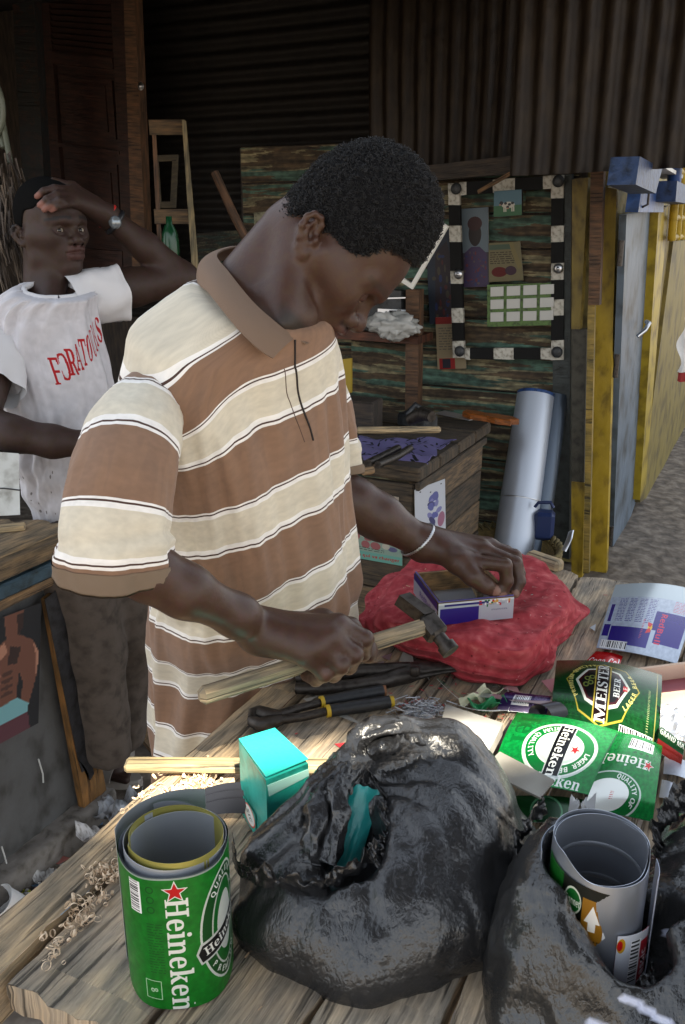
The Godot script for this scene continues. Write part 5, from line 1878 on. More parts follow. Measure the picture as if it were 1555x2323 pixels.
func build_roll() -> void:
	# rolled can sheet standing at the front left
	var t := thing("green_can_roll", "standing roll of green printed can sheet with a white upright name, front left", "can sheet roll", Vector3(-0.446, TOP + 0.001, -0.543))
	var p := green_print()
	var face := mat(Color(1, 1, 1), 0.36, 0.25, p.tex(), grime_n, 0.06)
	var inner := mat(lin(0.50, 0.53, 0.58), 0.38, 0.7)
	var h := 0.150
	# view direction on the ground seen from the roll: where the star should face
	var toward := atan2(0.527, 0.437)
	var b := MB.new()
	var rr := func(a: float) -> float: return 0.0535 + 0.002 * sin(a * 2.0 + 0.7) + 0.0012 * sin(a * 5.0)
	var spiral := func(u: float, v: float, lo: float, span: float, k: float) -> Vector3:
		var a := toward + PI * 0.5 - (lo + u * span)
		var r: float = rr.call(a) * k * lerpf(0.985, 1.0, v) + 0.006 * smoothstep(0.85, 1.0, u) - 0.0045 * smoothstep(0.2, 0.0, u)
		return Vector3(cos(a) * r, v * h, sin(a) * r)
	b.grid(96, 8, func(u, v): return spiral.call(1.0 - u, v, -0.72, 5.7, 1.0), false, Vector2.ONE)
	for k in b.uv.size():
		b.uv[k] = Vector2(1.0 - b.uv[k].x, 1.0 - b.uv[k].y)
	part("printed_sheet", b.mesh(), face, t)
	b = MB.new()
	b.grid(96, 4, func(u, v): return spiral.call(u, v, -0.72, 5.7, 0.975))
	part("bare_back", b.mesh(), inner, t)
	for q in [[0.0460, 0.153, -0.6, 6.0, 0], [0.0435, 0.157, 0.2, 6.2, 1], [0.0418, 0.152, 0.9, 6.2, 0]]:
		b = MB.new()
		b.sheet(72, 2, func(u, v):
			var a: float = toward + PI * 0.5 - (q[2] + (1.0 - u) * q[3])
			var r: float = q[0] + 0.0012 * sin(a * 2.0 + q[2] * 3.0) + 0.002 * u
			return Vector3(cos(a) * r + 0.003, v * q[1] + 0.003 * sin(a + q[2]), sin(a) * r - 0.002), 0.0005)
		part("inner_sheet", b.mesh(), mat(lin(0.42, 0.38, 0.10), 0.35, 0.6) if q[4] else inner, t)
	# loose outer leaf at the back
	b = MB.new()
	b.sheet(20, 3, func(u, v):
		var a: float = toward + lerpf(1.9, 3.6, u)
		var r: float = 0.061 + 0.008 * u
		return Vector3(cos(a) * r + 0.004, v * 0.155, sin(a) * r - 0.004), 0.0005)
	part("loose_sheet", b.mesh(), mat(lin(0.40, 0.43, 0.46), 0.4, 0.6), t)
	# dark sheets lying behind
	for k in 3:
		b = MB.new()
		b.sheet(14, 4, func(u, v):
			var p0: Vector3 = Vector3(-0.5708, 0.92, -0.7192).lerp(Vector3(-0.5013, 0.932, -0.7491), u)
			return p0 + Vector3(0.006 * k, 0.016 * v + 0.010 * sin(u * 2.4 + 0.3 * k) + 0.007 * k + 0.001, -0.012 * k - 0.008 * v), 0.0006)
		single("dark_sheet", b.mesh(), mat(lin(0.015, 0.016, 0.022), 0.35, 0.2), ["nearest dark can sheet standing behind the green roll", "middle dark can sheet standing behind the green roll", "farthest dark can sheet standing behind the green roll"][k], "can sheet", "dark sheets behind the roll")


func green_print() -> Print:
	# label of the big green can, wound once round the roll: u 0 at the seam left of the bar code
	var g := Color(0.03, 0.42, 0.10)
	var p := Print.new(1400, 680, g)
	var wh := Color(0.86, 0.87, 0.84)
	var im := grey_noise(256, 0.02, 3, 15)
	for y in 680:
		for x in range(0, 1400, 4):
			var k := (im.get_pixel(x % 256, y % 256).r - 0.5) * 0.22
			p.im.fill_rect(Rect2i(x, y, 4, 1), Color(g.r + k * 0.1, g.g + k * 0.5, g.b + k * 0.2))
	p.rect(0, 0, 1400, 9, Color(0.55, 0.6, 0.58))
	var x0 := 345.0
	p.bars(x0, 30, 62, 160, true, 4)
	# recycling marks in darker green
	var dk := Color(0.02, 0.30, 0.08)
	for q in [[x0 + 105, 60], [x0 + 105, 110], [x0 + 105, 160]]:
		p.oval(Vector2(q[0], q[1]), 18, 18, dk)
		p.oval(Vector2(q[0], q[1]), 12, 12, g)
	p.lines(x0 + 80, 230, 70, 260, 14, dk, 6)
	for q in [[0, 0, 74, 4], [0, 96, 74, 4], [0, 0, 4, 100], [72, 0, 4, 100]]:
		p.rect(x0 + 50 + q[0], 530 + q[1], q[2], q[3], Color(0.62, 0.75, 0.62))
	p.write("8", Vector2(x0 + 90, 582), 46, Color(0.62, 0.75, 0.62), 1.4)
	# star and name, reading downwards
	p.star(Vector2(x0 + 210, 70), 58, wh)
	p.star(Vector2(x0 + 210, 70), 46, Color(0.72, 0.05, 0.07))
	p.write("Heineken", Vector2(x0 + 212, 398), 132, wh, PI / 2, true, 0.93)
	p.write("R", Vector2(x0 + 262, 660), 14, wh)
	# oval emblem
	var m := Vector2(x0 + 450, 330)
	p.oval(m, 150, 290, Color(0.75, 0.78, 0.74))
	p.oval(m, 140, 278, Color(0.03, 0.27, 0.09))
	p.oval(m, 96, 224, Color(0.72, 0.74, 0.70))
	p.oval(m, 88, 214, Color(0.04, 0.36, 0.12))
	p.oval(m, 66, 150, Color(0.75, 0.77, 0.74))
	for k in 9:
		p.write("QUALITY O"[k], m + Vector2(cos(-2.3 + k * 0.22) * 118, sin(-2.3 + k * 0.22) * 250), 38, wh, -2.3 + k * 0.22 + PI / 2)
	for k in 7:
		p.write("PREMIUM"[k], m + Vector2(cos(2.4 - k * 0.25) * 118, sin(2.4 - k * 0.25) * 250), 38, wh, 2.4 - k * 0.25 - PI / 2)
	p.poly(PackedVector2Array([m + Vector2(-170, 80), m + Vector2(-150, 30), m + Vector2(170, -60), m + Vector2(180, 0), m + Vector2(170, 40), m + Vector2(-150, 140)]), Color(0.72, 0.74, 0.72))
	p.poly(PackedVector2Array([m + Vector2(-160, 82), m + Vector2(-142, 42), m + Vector2(165, -48), m + Vector2(165, 30), m + Vector2(-144, 128)]), Color(0.03, 0.03, 0.05))
	p.write("Heineken", m + Vector2(0, 42), 64, wh, -0.28, true, 0.9)
	return p


# ---------------------------------------------------------------- people

func row_at(rows: Array, y: float) -> Array:
	# rows of [height, ...] from the top down
	for k in rows.size() - 1:
		if y >= rows[k + 1][0]:
			var t := clampf((rows[k][0] - y) / (rows[k][0] - rows[k + 1][0]), 0.0, 1.0)
			var out := []
			var p: Array = rows[maxi(k - 1, 0)]
			var q: Array = rows[mini(k + 2, rows.size() - 1)]
			for j in rows[k].size():
				out.append(cubic_interpolate(rows[k][j], rows[k + 1][j], p[j], q[j], t))
			return out
	return rows[-1]


func trunk_point(rows: Array, y: float, th: float, fw: Vector3, rt: Vector3, n: float, tilt: float) -> Vector3:
	var r := row_at(rows, y)
	var a: float = signf(cos(th)) * pow(absf(cos(th)), 2.0 / n) * r[4]
	var b: float = signf(sin(th)) * pow(absf(sin(th)), 2.0 / n) * r[3]
	return Vector3(r[1], y + a * tilt, r[2]) + fw * a + rt * b


func stripes(seed_: int) -> Array:
	# one repeat of the polo's stripes, with its knit: [albedo, normal]
	var w := 256
	var h := 512
	var im := Image.create(w, h, false, Image.FORMAT_RGB8)
	var nm := Image.create(w, h, false, Image.FORMAT_RGB8)
	var nz := grey_noise(256, 0.03, 4, seed_)
	var big := grey_noise(256, 0.008, 3, seed_ + 1)
	var brown := Color(0.50, 0.385, 0.305)
	var cream := Color(0.80, 0.765, 0.69)
	var white := Color(0.90, 0.885, 0.865)
	var line := Color(0.27, 0.18, 0.15)
	for y in h:
		var s := y / float(h)
		var c := cream
		# from the top: brown, white, line, white, cream, white, line, white
		if s < 0.53:
			c = brown
		elif s < 0.548:
			c = white
		elif s < 0.562:
			c = line
		elif s < 0.60:
			c = white
		elif s < 0.912:
			c = cream
		elif s < 0.958:
			c = white
		elif s < 0.974:
			c = line
		else:
			c = white
		for x in w:
			var k := 0.96 + 0.08 * nz.get_pixel(x, y % 256).r + 0.07 * (big.get_pixel(x, (y + 90) % 256).r - 0.5)
			if c == brown:
				var fade := clampf((big.get_pixel((x * 2) % 256, y / 3).r - 0.55) * 2.0, 0.0, 0.14)
				im.set_pixel(x, y, Color(lerpf(c.r * k, 0.62, fade), lerpf(c.g * k, 0.47, fade), lerpf(c.b * k, 0.35, fade)))
			else:
				im.set_pixel(x, y, Color(minf(c.r * k, 1.0), minf(c.g * k, 1.0), minf(c.b * k, 1.0)))
			var g := 0.5 + 0.22 * sin(x * TAU / 4.0) * sin(y * TAU / 4.0) + 0.35 * (nz.get_pixel(x, y % 256).r - 0.5)
			nm.set_pixel(x, y, Color(g, g, g))
	return [tex(im), bump(nm, 2.0)]


# a head about the middle of the ear canals: x forward, y up, z to the right ear; 3 mm cells
func head_field(cell: float, open := true) -> Field:
	var f := Field.new(Vector3(-0.24, -0.27, -0.125), Vector3(0.14, 0.15, 0.125), cell)
	f.ell(Vector3(0.016, 0.050, 0), Vector3(0.085, 0.085, 0.072), 0.01)
	f.ell(Vector3(0.058, 0.040, 0), Vector3(0.056, 0.058, 0.062), 0.03)          # forehead
	f.ell(Vector3(0.045, -0.025, 0), Vector3(0.055, 0.060, 0.058), 0.03)         # face mass
	f.cap(Vector3(0.006, -0.030, 0.056), Vector3(0.012, -0.055, 0.050), 0.016, 0.015, 0.025)
	f.cap(Vector3(0.006, -0.030, -0.056), Vector3(0.012, -0.055, -0.050), 0.016, 0.015, 0.025)
	for s in [-1.0, 1.0]:
		f.cap(Vector3(0.014, -0.056, 0.047 * s), Vector3(0.074, -0.088, 0.013 * s), 0.015, 0.016, 0.025)   # jaw
		f.cap(Vector3(0.078, -0.012, 0.045 * s), Vector3(0.020, -0.002, 0.064 * s), 0.014, 0.009, 0.036)   # cheekbone
		f.cap(Vector3(0.105, 0.021, 0.011 * s), Vector3(0.084, 0.025, 0.050 * s), 0.0135, 0.011, 0.014)     # brow
	f.ell(Vector3(0.078, -0.050, 0), Vector3(0.034, 0.034, 0.036), 0.02)         # muzzle
	f.ell(Vector3(0.081, -0.089, 0), Vector3(0.020, 0.016, 0.020), 0.012)        # chin
	for s in [-1.0, 1.0]:
		f.ell(Vector3(0.111, 0.000, 0.033 * s), Vector3(0.024, 0.0125, 0.021), 0.010, true)                 # eye socket
		f.ell(Vector3(0.0855, 0.000, 0.0325 * s), Vector3(0.0158, 0.0150, 0.0170), 0.004)                   # lids over the ball
		f.ell(Vector3(0.103, -0.0005 if open else -0.0055, 0.0325 * s), Vector3(0.0125, 0.0042 if open else 0.0016, 0.0118), 0.001, true)
	f.cap(Vector3(0.101, 0.008, 0), Vector3(0.116, -0.020, 0), 0.0085, 0.0105, 0.010)  # bridge
	f.ell(Vector3(0.118, -0.027, 0), Vector3(0.0145, 0.0125, 0.0145), 0.006)
	for s in [-1.0, 1.0]:
		f.ell(Vector3(0.106, -0.030, 0.0165 * s), Vector3(0.0145, 0.0108, 0.0092), 0.004)                  # wing of the nose
		f.cap(Vector3(0.112, -0.040, 0.010 * s), Vector3(0.107, -0.030, 0.012 * s), 0.0062, 0.005, 0.003, true)
	# lips
	f.chain([Vector3(0.094, -0.055, -0.026), Vector3(0.107, -0.048, -0.013), Vector3(0.111, -0.048, 0), Vector3(0.107, -0.048, 0.013), Vector3(0.094, -0.055, 0.026)], [0.0045, 0.0088, 0.0092, 0.0088, 0.0045], 0.004)
	f.chain([Vector3(0.094, -0.058, -0.024), Vector3(0.103, -0.063, -0.012), Vector3(0.106, -0.064, 0), Vector3(0.103, -0.063, 0.012), Vector3(0.094, -0.058, 0.024)], [0.0045, 0.0095, 0.0105, 0.0095, 0.0045], 0.004)
	var mouth := [Vector3(0.099, -0.057, -0.028), Vector3(0.115, -0.0555, -0.012), Vector3(0.119, -0.0555, 0.0), Vector3(0.115, -0.0555, 0.012), Vector3(0.099, -0.057, 0.028)]
	for k in 4:
		f.cap(mouth[k], mouth[k + 1], 0.0022, 0.0022, 0.004, true)
	return f


func ears(f: Field, lean := 0.5) -> void:
	for s in [-1.0, 1.0]:
		var bs := Basis(Vector3(0, 0, 1), lean)
		var e := func(x: float, y: float, z: float) -> Vector3:
			var q := bs * Vector3(x, y, 0)
			return Vector3(q.x * 0.84 - 0.006, q.y * 0.84 - 0.001, z * s)
		f.ell(e.call(-0.003, 0.003, 0.073), Vector3(0.012, 0.020, 0.010), 0.008, false, bs)
		f.ell(e.call(0.001, 0.002, 0.086), Vector3(0.0085, 0.013, 0.010), 0.004, true, bs)
		f.chain([e.call(0.006, 0.008, 0.076), e.call(0.011, 0.020, 0.078), e.call(0.006, 0.030, 0.081), e.call(-0.005, 0.032, 0.084), e.call(-0.014, 0.024, 0.087), e.call(-0.017, 0.010, 0.088), e.call(-0.014, -0.006, 0.085), e.call(-0.008, -0.018, 0.080), e.call(-0.001, -0.026, 0.077), e.call(0.005, -0.022, 0.075)], [0.003, 0.0034, 0.0036, 0.0036, 0.0036, 0.0036, 0.0036, 0.0044, 0.0062, 0.004], 0.004)
		f.chain([e.call(-0.001, 0.022, 0.080), e.call(-0.008, 0.012, 0.083), e.call(-0.008, 0.000, 0.083), e.call(-0.002, -0.012, 0.080)], [0.002, 0.0028, 0.003, 0.003], 0.004)
		f.ell(e.call(0.010, -0.003, 0.078), Vector3(0.004, 0.006, 0.006), 0.005, false, bs)


func skin_paint(base: Color, lo: float) -> Color:
	return Color(base.r * lo, base.g * lo, base.b * lo)


func make_eyes(root: Node3D, x: Transform3D, look: Vector3, open := true) -> void:
	for s in [-1.0, 1.0]:
		var c := Vector3(0.0855, -0.0005, 0.0325 * s)
		var b := MB.new()
		b.ball(x * c, Vector3.ONE * 0.0138, 16, 12)
		var eye := part("eye", b.mesh(), M.eye_white, root)
		b = MB.new()
		var d := (x.basis * look).normalized()
		b.ball(x * c + d * 0.0072, Vector3.ONE * 0.0078, 12, 8)
		part("iris", b.mesh(), M.eye_dark, eye)


func build_worker() -> void:
	M.eye_white = mat(lin(0.30, 0.25, 0.19), 0.2)
	M.eye_dark = mat(lin(0.012, 0.008, 0.006), 0.1)
	var skin_im := grey_noise(256, 0.05, 4, 41)
	M.skin = vc(mat(Color(1, 1, 1), 0.42))
	M.skin.metallic_specular = 0.42
	M.skin.normal_enabled = true
	M.skin.normal_texture = bump(skin_im, 3.0)
	M.skin.normal_scale = 0.22
	tri(M.skin, 14.0)
	var t := thing("person", "person in a brown and cream striped polo shirt, bent over the box with a hammer", "person")
	var camr := Vector3(0.897, 0, -0.4415)
	var camu := Vector3(-0.138, 0.95, -0.280)
	var camb := Vector3(0.4195, 0.3123, 0.8523)
	# head
	var bow := 0.87
	camb = (Vector3(0, 1.62, 0) - Vector3(-0.4744, 1.585, -0.9268)).normalized()
	camu = (camu - camb * camu.dot(camb)).normalized()
	camr = camu.cross(camb)
	var hb := Basis(camr * cos(bow) - camu * sin(bow), camr * sin(bow) + camu * cos(bow), camb).orthonormalized()
	hb = hb * Basis(Vector3.UP, -0.02)
	var hx := Transform3D(hb, Vector3(-0.5398, 1.602, -1.018) - camb * 0.078)
	var inv := hx.affine_inverse()
	var f := head_field(0.0026, false)
	ears(f)
	var nb: Vector3 = inv * Vector3(-0.6419, 1.535, -1.049)
	f.cap(Vector3(-0.022, -0.02, 0), nb, 0.050, 0.062, 0.03)
	f.cap(Vector3(0.030, -0.072, 0), inv * Vector3(-0.5895, 1.505, -1.017), 0.020, 0.045, 0.03)
	f.cap(Vector3(-0.025, -0.01, 0.042), inv * Vector3(-0.5678, 1.501, -0.9791), 0.014, 0.010, 0.03)
	var base := Color(0.055, 0.027, 0.018)
	var body := MB.new()
	var grain := FastNoiseLite.new()
	grain.seed = 3
	grain.frequency = 60.0
	f.into(body, hx, func(p):
		var k: float = 1.0 + 0.16 * grain.get_noise_3d(p.x, p.y, p.z)
		var c := Color(base.r * k, base.g * k, base.b * k)
		if p.x > 0.095 and p.y < -0.040 and p.y > -0.074 and absf(p.z) < 0.027:
			c = c.lerp(Color(0.075, 0.030, 0.026), 0.7)
		# stubble round the chin
		var beard := smoothstep(-0.070, -0.085, p.y) * smoothstep(0.02, 0.06, p.x) + 0.8 * smoothstep(0.006, 0.0, absf(p.y + 0.041)) * smoothstep(0.098, 0.104, p.x) * float(absf(p.z) > 0.006)
		c = c.lerp(Color(0.012, 0.009, 0.008), clampf(beard, 0.0, 0.75))
		if p.x > 0.08 and absf(p.y - 0.029 + 0.1 * absf(absf(p.z) - 0.03)) < 0.004 and absf(p.z) > 0.012:
			c = c.lerp(Color(0.012, 0.009, 0.008), 0.35)
		return c)
	# right arm and hand round the hammer
	var wr := Vector3(-0.5259, 1.14, -0.8383)
	var lo := Vector3(-0.72, 1.02, -1.0)
	f = Field.new(Vector3(-0.70, 1.02, -0.985), Vector3(-0.37, 1.33, -0.60), 0.003)
	f.chain([Vector3(-0.6248, 1.324, -0.7339), Vector3(-0.6274, 1.28, -0.6988), Vector3(-0.595, 1.25, -0.7192), Vector3(-0.5692, 1.222, -0.7474), Vector3(-0.5388, 1.171, -0.8081), wr], [0.042, 0.032, 0.0305, 0.029, 0.024, 0.0215], 0.02)
	var fingers := [
		[Vector3(-0.4404, 1.148, -0.8832), Vector3(-0.4111, 1.128, -0.8986), Vector3(-0.4196, 1.1, -0.9122), Vector3(-0.4439, 1.086, -0.921)],
		[Vector3(-0.4429, 1.143, -0.8603), Vector3(-0.4142, 1.117, -0.8744), Vector3(-0.429, 1.09, -0.8901), Vector3(-0.4557, 1.08, -0.9035)],
		[Vector3(-0.4511, 1.133, -0.8455), Vector3(-0.4245, 1.107, -0.8584), Vector3(-0.4425, 1.083, -0.8736), Vector3(-0.4676, 1.075, -0.8867)],
		[Vector3(-0.4644, 1.122, -0.8372), Vector3(-0.441, 1.097, -0.8467), Vector3(-0.4599, 1.079, -0.8589), Vector3(-0.4806, 1.073, -0.8713)]]
	hand(f, wr, fingers, 0.0225, 0.0112)
	f.chain([wr.lerp(Vector3(-0.5055, 1.143, -0.8668), 0.6), Vector3(-0.4712, 1.141, -0.8972), Vector3(-0.4482, 1.12, -0.9338), Vector3(-0.428, 1.089, -0.9441), Vector3(-0.4239, 1.081, -0.9409)], [0.017, 0.0135, 0.0115, 0.0105, 0.0095], 0.014)
	var paint := func(p):
		var k: float = 1.0 + 0.22 * grain.get_noise_3d(p.x * 0.8, p.y * 0.8, p.z * 0.8)
		return Color(base.r * 1.05 * k, base.g * 1.05 * k, base.b * 1.05 * k)
	f.into(body, Transform3D(), paint)
	# left arm and the hand that steadies the box
	wr = Vector3(-0.4812, 1.116, -1.285)
	f = Field.new(Vector3(-0.76, 0.98, -1.44), Vector3(-0.30, 1.34, -1.08), 0.003)
	f.chain([Vector3(-0.6335, 1.296, -1.189), Vector3(-0.6197, 1.221, -1.191), Vector3(-0.5812, 1.193, -1.218), Vector3(-0.5452, 1.166, -1.243), wr], [0.044, 0.040, 0.0385, 0.036, 0.0255], 0.02)
	fingers = [
		[Vector3(-0.399, 1.097, -1.29), Vector3(-0.3458, 1.095, -1.301), Vector3(-0.3413, 1.068, -1.302), Vector3(-0.3466, 1.045, -1.299)],
		[Vector3(-0.3938, 1.103, -1.332), Vector3(-0.3393, 1.085, -1.341), Vector3(-0.3294, 1.057, -1.335), Vector3(-0.3328, 1.039, -1.325)],
		[Vector3(-0.3936, 1.098, -1.369), Vector3(-0.3506, 1.083, -1.379), Vector3(-0.3387, 1.057, -1.369), Vector3(-0.3387, 1.039, -1.357)],
		[Vector3(-0.4046, 1.09, -1.396), Vector3(-0.3737, 1.077, -1.412), Vector3(-0.3622, 1.055, -1.404), Vector3(-0.36, 1.04, -1.394)]]
	hand(f, wr, fingers, 0.0245, 0.0116)
	f.chain([wr.lerp(Vector3(-0.4281, 1.103, -1.283), 0.7), Vector3(-0.4167, 1.097, -1.275), Vector3(-0.3892, 1.08, -1.267), Vector3(-0.3688, 1.065, -1.275), Vector3(-0.357, 1.051, -1.288)], [0.020, 0.018, 0.0135, 0.0115, 0.0095], 0.014)
	var nails := [Vector3(-0.3524, 1.056, -1.281), Vector3(-0.3442, 1.045, -1.291), Vector3(-0.3289, 1.04, -1.316)]
	f.into(body, Transform3D(), func(p):
		var c: Color = (paint as Callable).call(p)
		for q in nails:
			if p.distance_to(q) < 0.0085:
				c = c.lerp(Color(0.24, 0.13, 0.10), 0.8)
		return c)
	# legs, hidden behind the table
	f = Field.new(Vector3(-1.0, -0.02, -1.36), Vector3(-0.60, 0.80, -0.92), 0.012)
	for s in [-1.0, 1.0]:
		var hip := Vector3(-0.80 - 0.02 * s, 0.70, -1.16 + 0.07 * s)
		f.chain([hip, hip + Vector3(0.02, -0.30, 0), hip + Vector3(0, -0.64, 0)], [0.060, 0.05, 0.040], 0.03)
		f.chain([hip + Vector3(-0.02, -0.67, 0), hip + Vector3(0.14, -0.675, 0.04)], [0.035, 0.028], 0.03)
	f.into(body, Transform3D(), paint)
	part("body", body.mesh(), M.skin, t)
	make_eyes(t, hx, Vector3(0.75, -0.65, 0))
	build_hair(t, hx)
	build_polo(t)
	var br := MB.new()
	var fa: Vector3 = (Vector3(-0.4812, 1.116, -1.285) - Vector3(-0.5452, 1.166, -1.243)).normalized()
	var s1 := fa.cross(UP).normalized()
	var s2 := s1.cross(fa).normalized()
	var cpt := Vector3(-0.4904, 1.123, -1.28)
	for w in 2:
		var ring := []
		for k in 49:
			var a := TAU * k / 48.0
			ring.append(cpt + (s1 * cos(a) + (s2 + fa * 0.25) * sin(a)) * 0.0335 + fa * 0.0014 * cos(a * 24.0 + w * PI) + s2 * 0.0014 * sin(a * 24.0 + w * PI))
		br.tube(ring, [0.0016], 6, false)
	single("bracelet", br.mesh(), M.steel, "thin twisted silver bracelet on the worker's left wrist", "bracelet")


func hand(f: Field, wr: Vector3, fingers: Array, wrist_r: float, fr: float) -> void:
	for k in 4:
		var q: Array = fingers[k]
		var r: float = fr * [1.0, 1.04, 0.98, 0.86][k]
		f.cap(wr, q[0], wrist_r * 0.82, r * 1.18, 0.022)
		f.cap(q[0], q[1], r * 1.10, r * 1.0, 0.009)
		f.cap(q[1], q[2], r * 1.03, r * 0.92, 0.004)
		f.cap(q[2], q[3], r * 0.94, r * 0.78, 0.004)


func build_hair(t: Node3D, hx: Transform3D) -> void:
	var f := Field.new(Vector3(-0.11, -0.06, -0.12), Vector3(0.145, 0.19, 0.12), 0.0035)
	f.ell(Vector3(0.008, 0.067, 0), Vector3(0.080, 0.098, 0.085), 0.01)
	f.ell(Vector3(0.045, 0.078, 0), Vector3(0.066, 0.086, 0.078), 0.03)
	f.ell(Vector3(-0.024, 0.008, 0), Vector3(0.040, 0.046, 0.062), 0.02)
	var nz := FastNoiseLite.new()
	nz.seed = 5
	nz.frequency = 55.0
	nz.fractal_octaves = 3
	f.warp(func(p):
		# the hairline, as seen from the side
		var xs := [-0.09, -0.05, -0.03, 0.008, 0.030, 0.045, 0.058, 0.066, 0.092, 0.116, 0.15]
		var ys := [-0.045, -0.026, 0.010, 0.018, 0.020, 0.026, 0.036, 0.066, 0.077, 0.085, 0.090]
		var line := 0.085
		for k in 10:
			if p.x <= xs[k + 1]:
				line = lerpf(ys[k], ys[k + 1], clampf((p.x - xs[k]) / (xs[k + 1] - xs[k]), 0.0, 1.0))
				break
		return 0.0035 * nz.get_noise_3d(p.x, p.y, p.z) + 0.04 * smoothstep(0.006, -0.014, p.y - line + 0.004 * nz.get_noise_3d(p.x * 0.5, p.y * 0.5, p.z * 0.5)), 0.03)
	var b := MB.new()
	f.into(b, hx)
	var hair := mat(lin(0.006, 0.006, 0.007), 0.8)
	hair.metallic_specular = 0.25
	hair.normal_enabled = true
	hair.normal_texture = bump(grey_noise(256, 0.12, 3, 51), 8.0)
	tri(hair, 22.0)
	part("hair", b.mesh(), hair, t)
	# tight curls all over it
	var curl := MB.new()
	var pts := []
	for k in 7:
		var a := TAU * k / 5.0
		pts.append(Vector3(cos(a) * 0.0022, k * 0.0009, sin(a) * 0.0022))
	curl.tube(pts, [0.0006], 3, false)
	var where := []
	for k in 14000:
		var i := rng.randi_range(0, b.v.size() - 1)
		var bs := Basis.from_euler(Vector3(rng.randf() * TAU, rng.randf() * TAU, 0)).scaled(Vector3.ONE * rng.randf_range(0.5, 1.0))
		where.append(Transform3D(bs, b.v[i] + b.n[i] * rng.randf_range(-0.001, 0.0025)))
	var mm := MultiMesh.new()
	mm.transform_format = MultiMesh.TRANSFORM_3D
	mm.mesh = curl.mesh()
	mm.instance_count = where.size()
	for k in where.size():
		mm.set_instance_transform(k, where[k])
	var mi := MultiMeshInstance3D.new()
	mi.name = "curls"
	mi.multimesh = mm
	mi.material_override = mat(lin(0.009, 0.009, 0.010), 0.7)
	t.add_child(mi, true)
	stuff(mi)


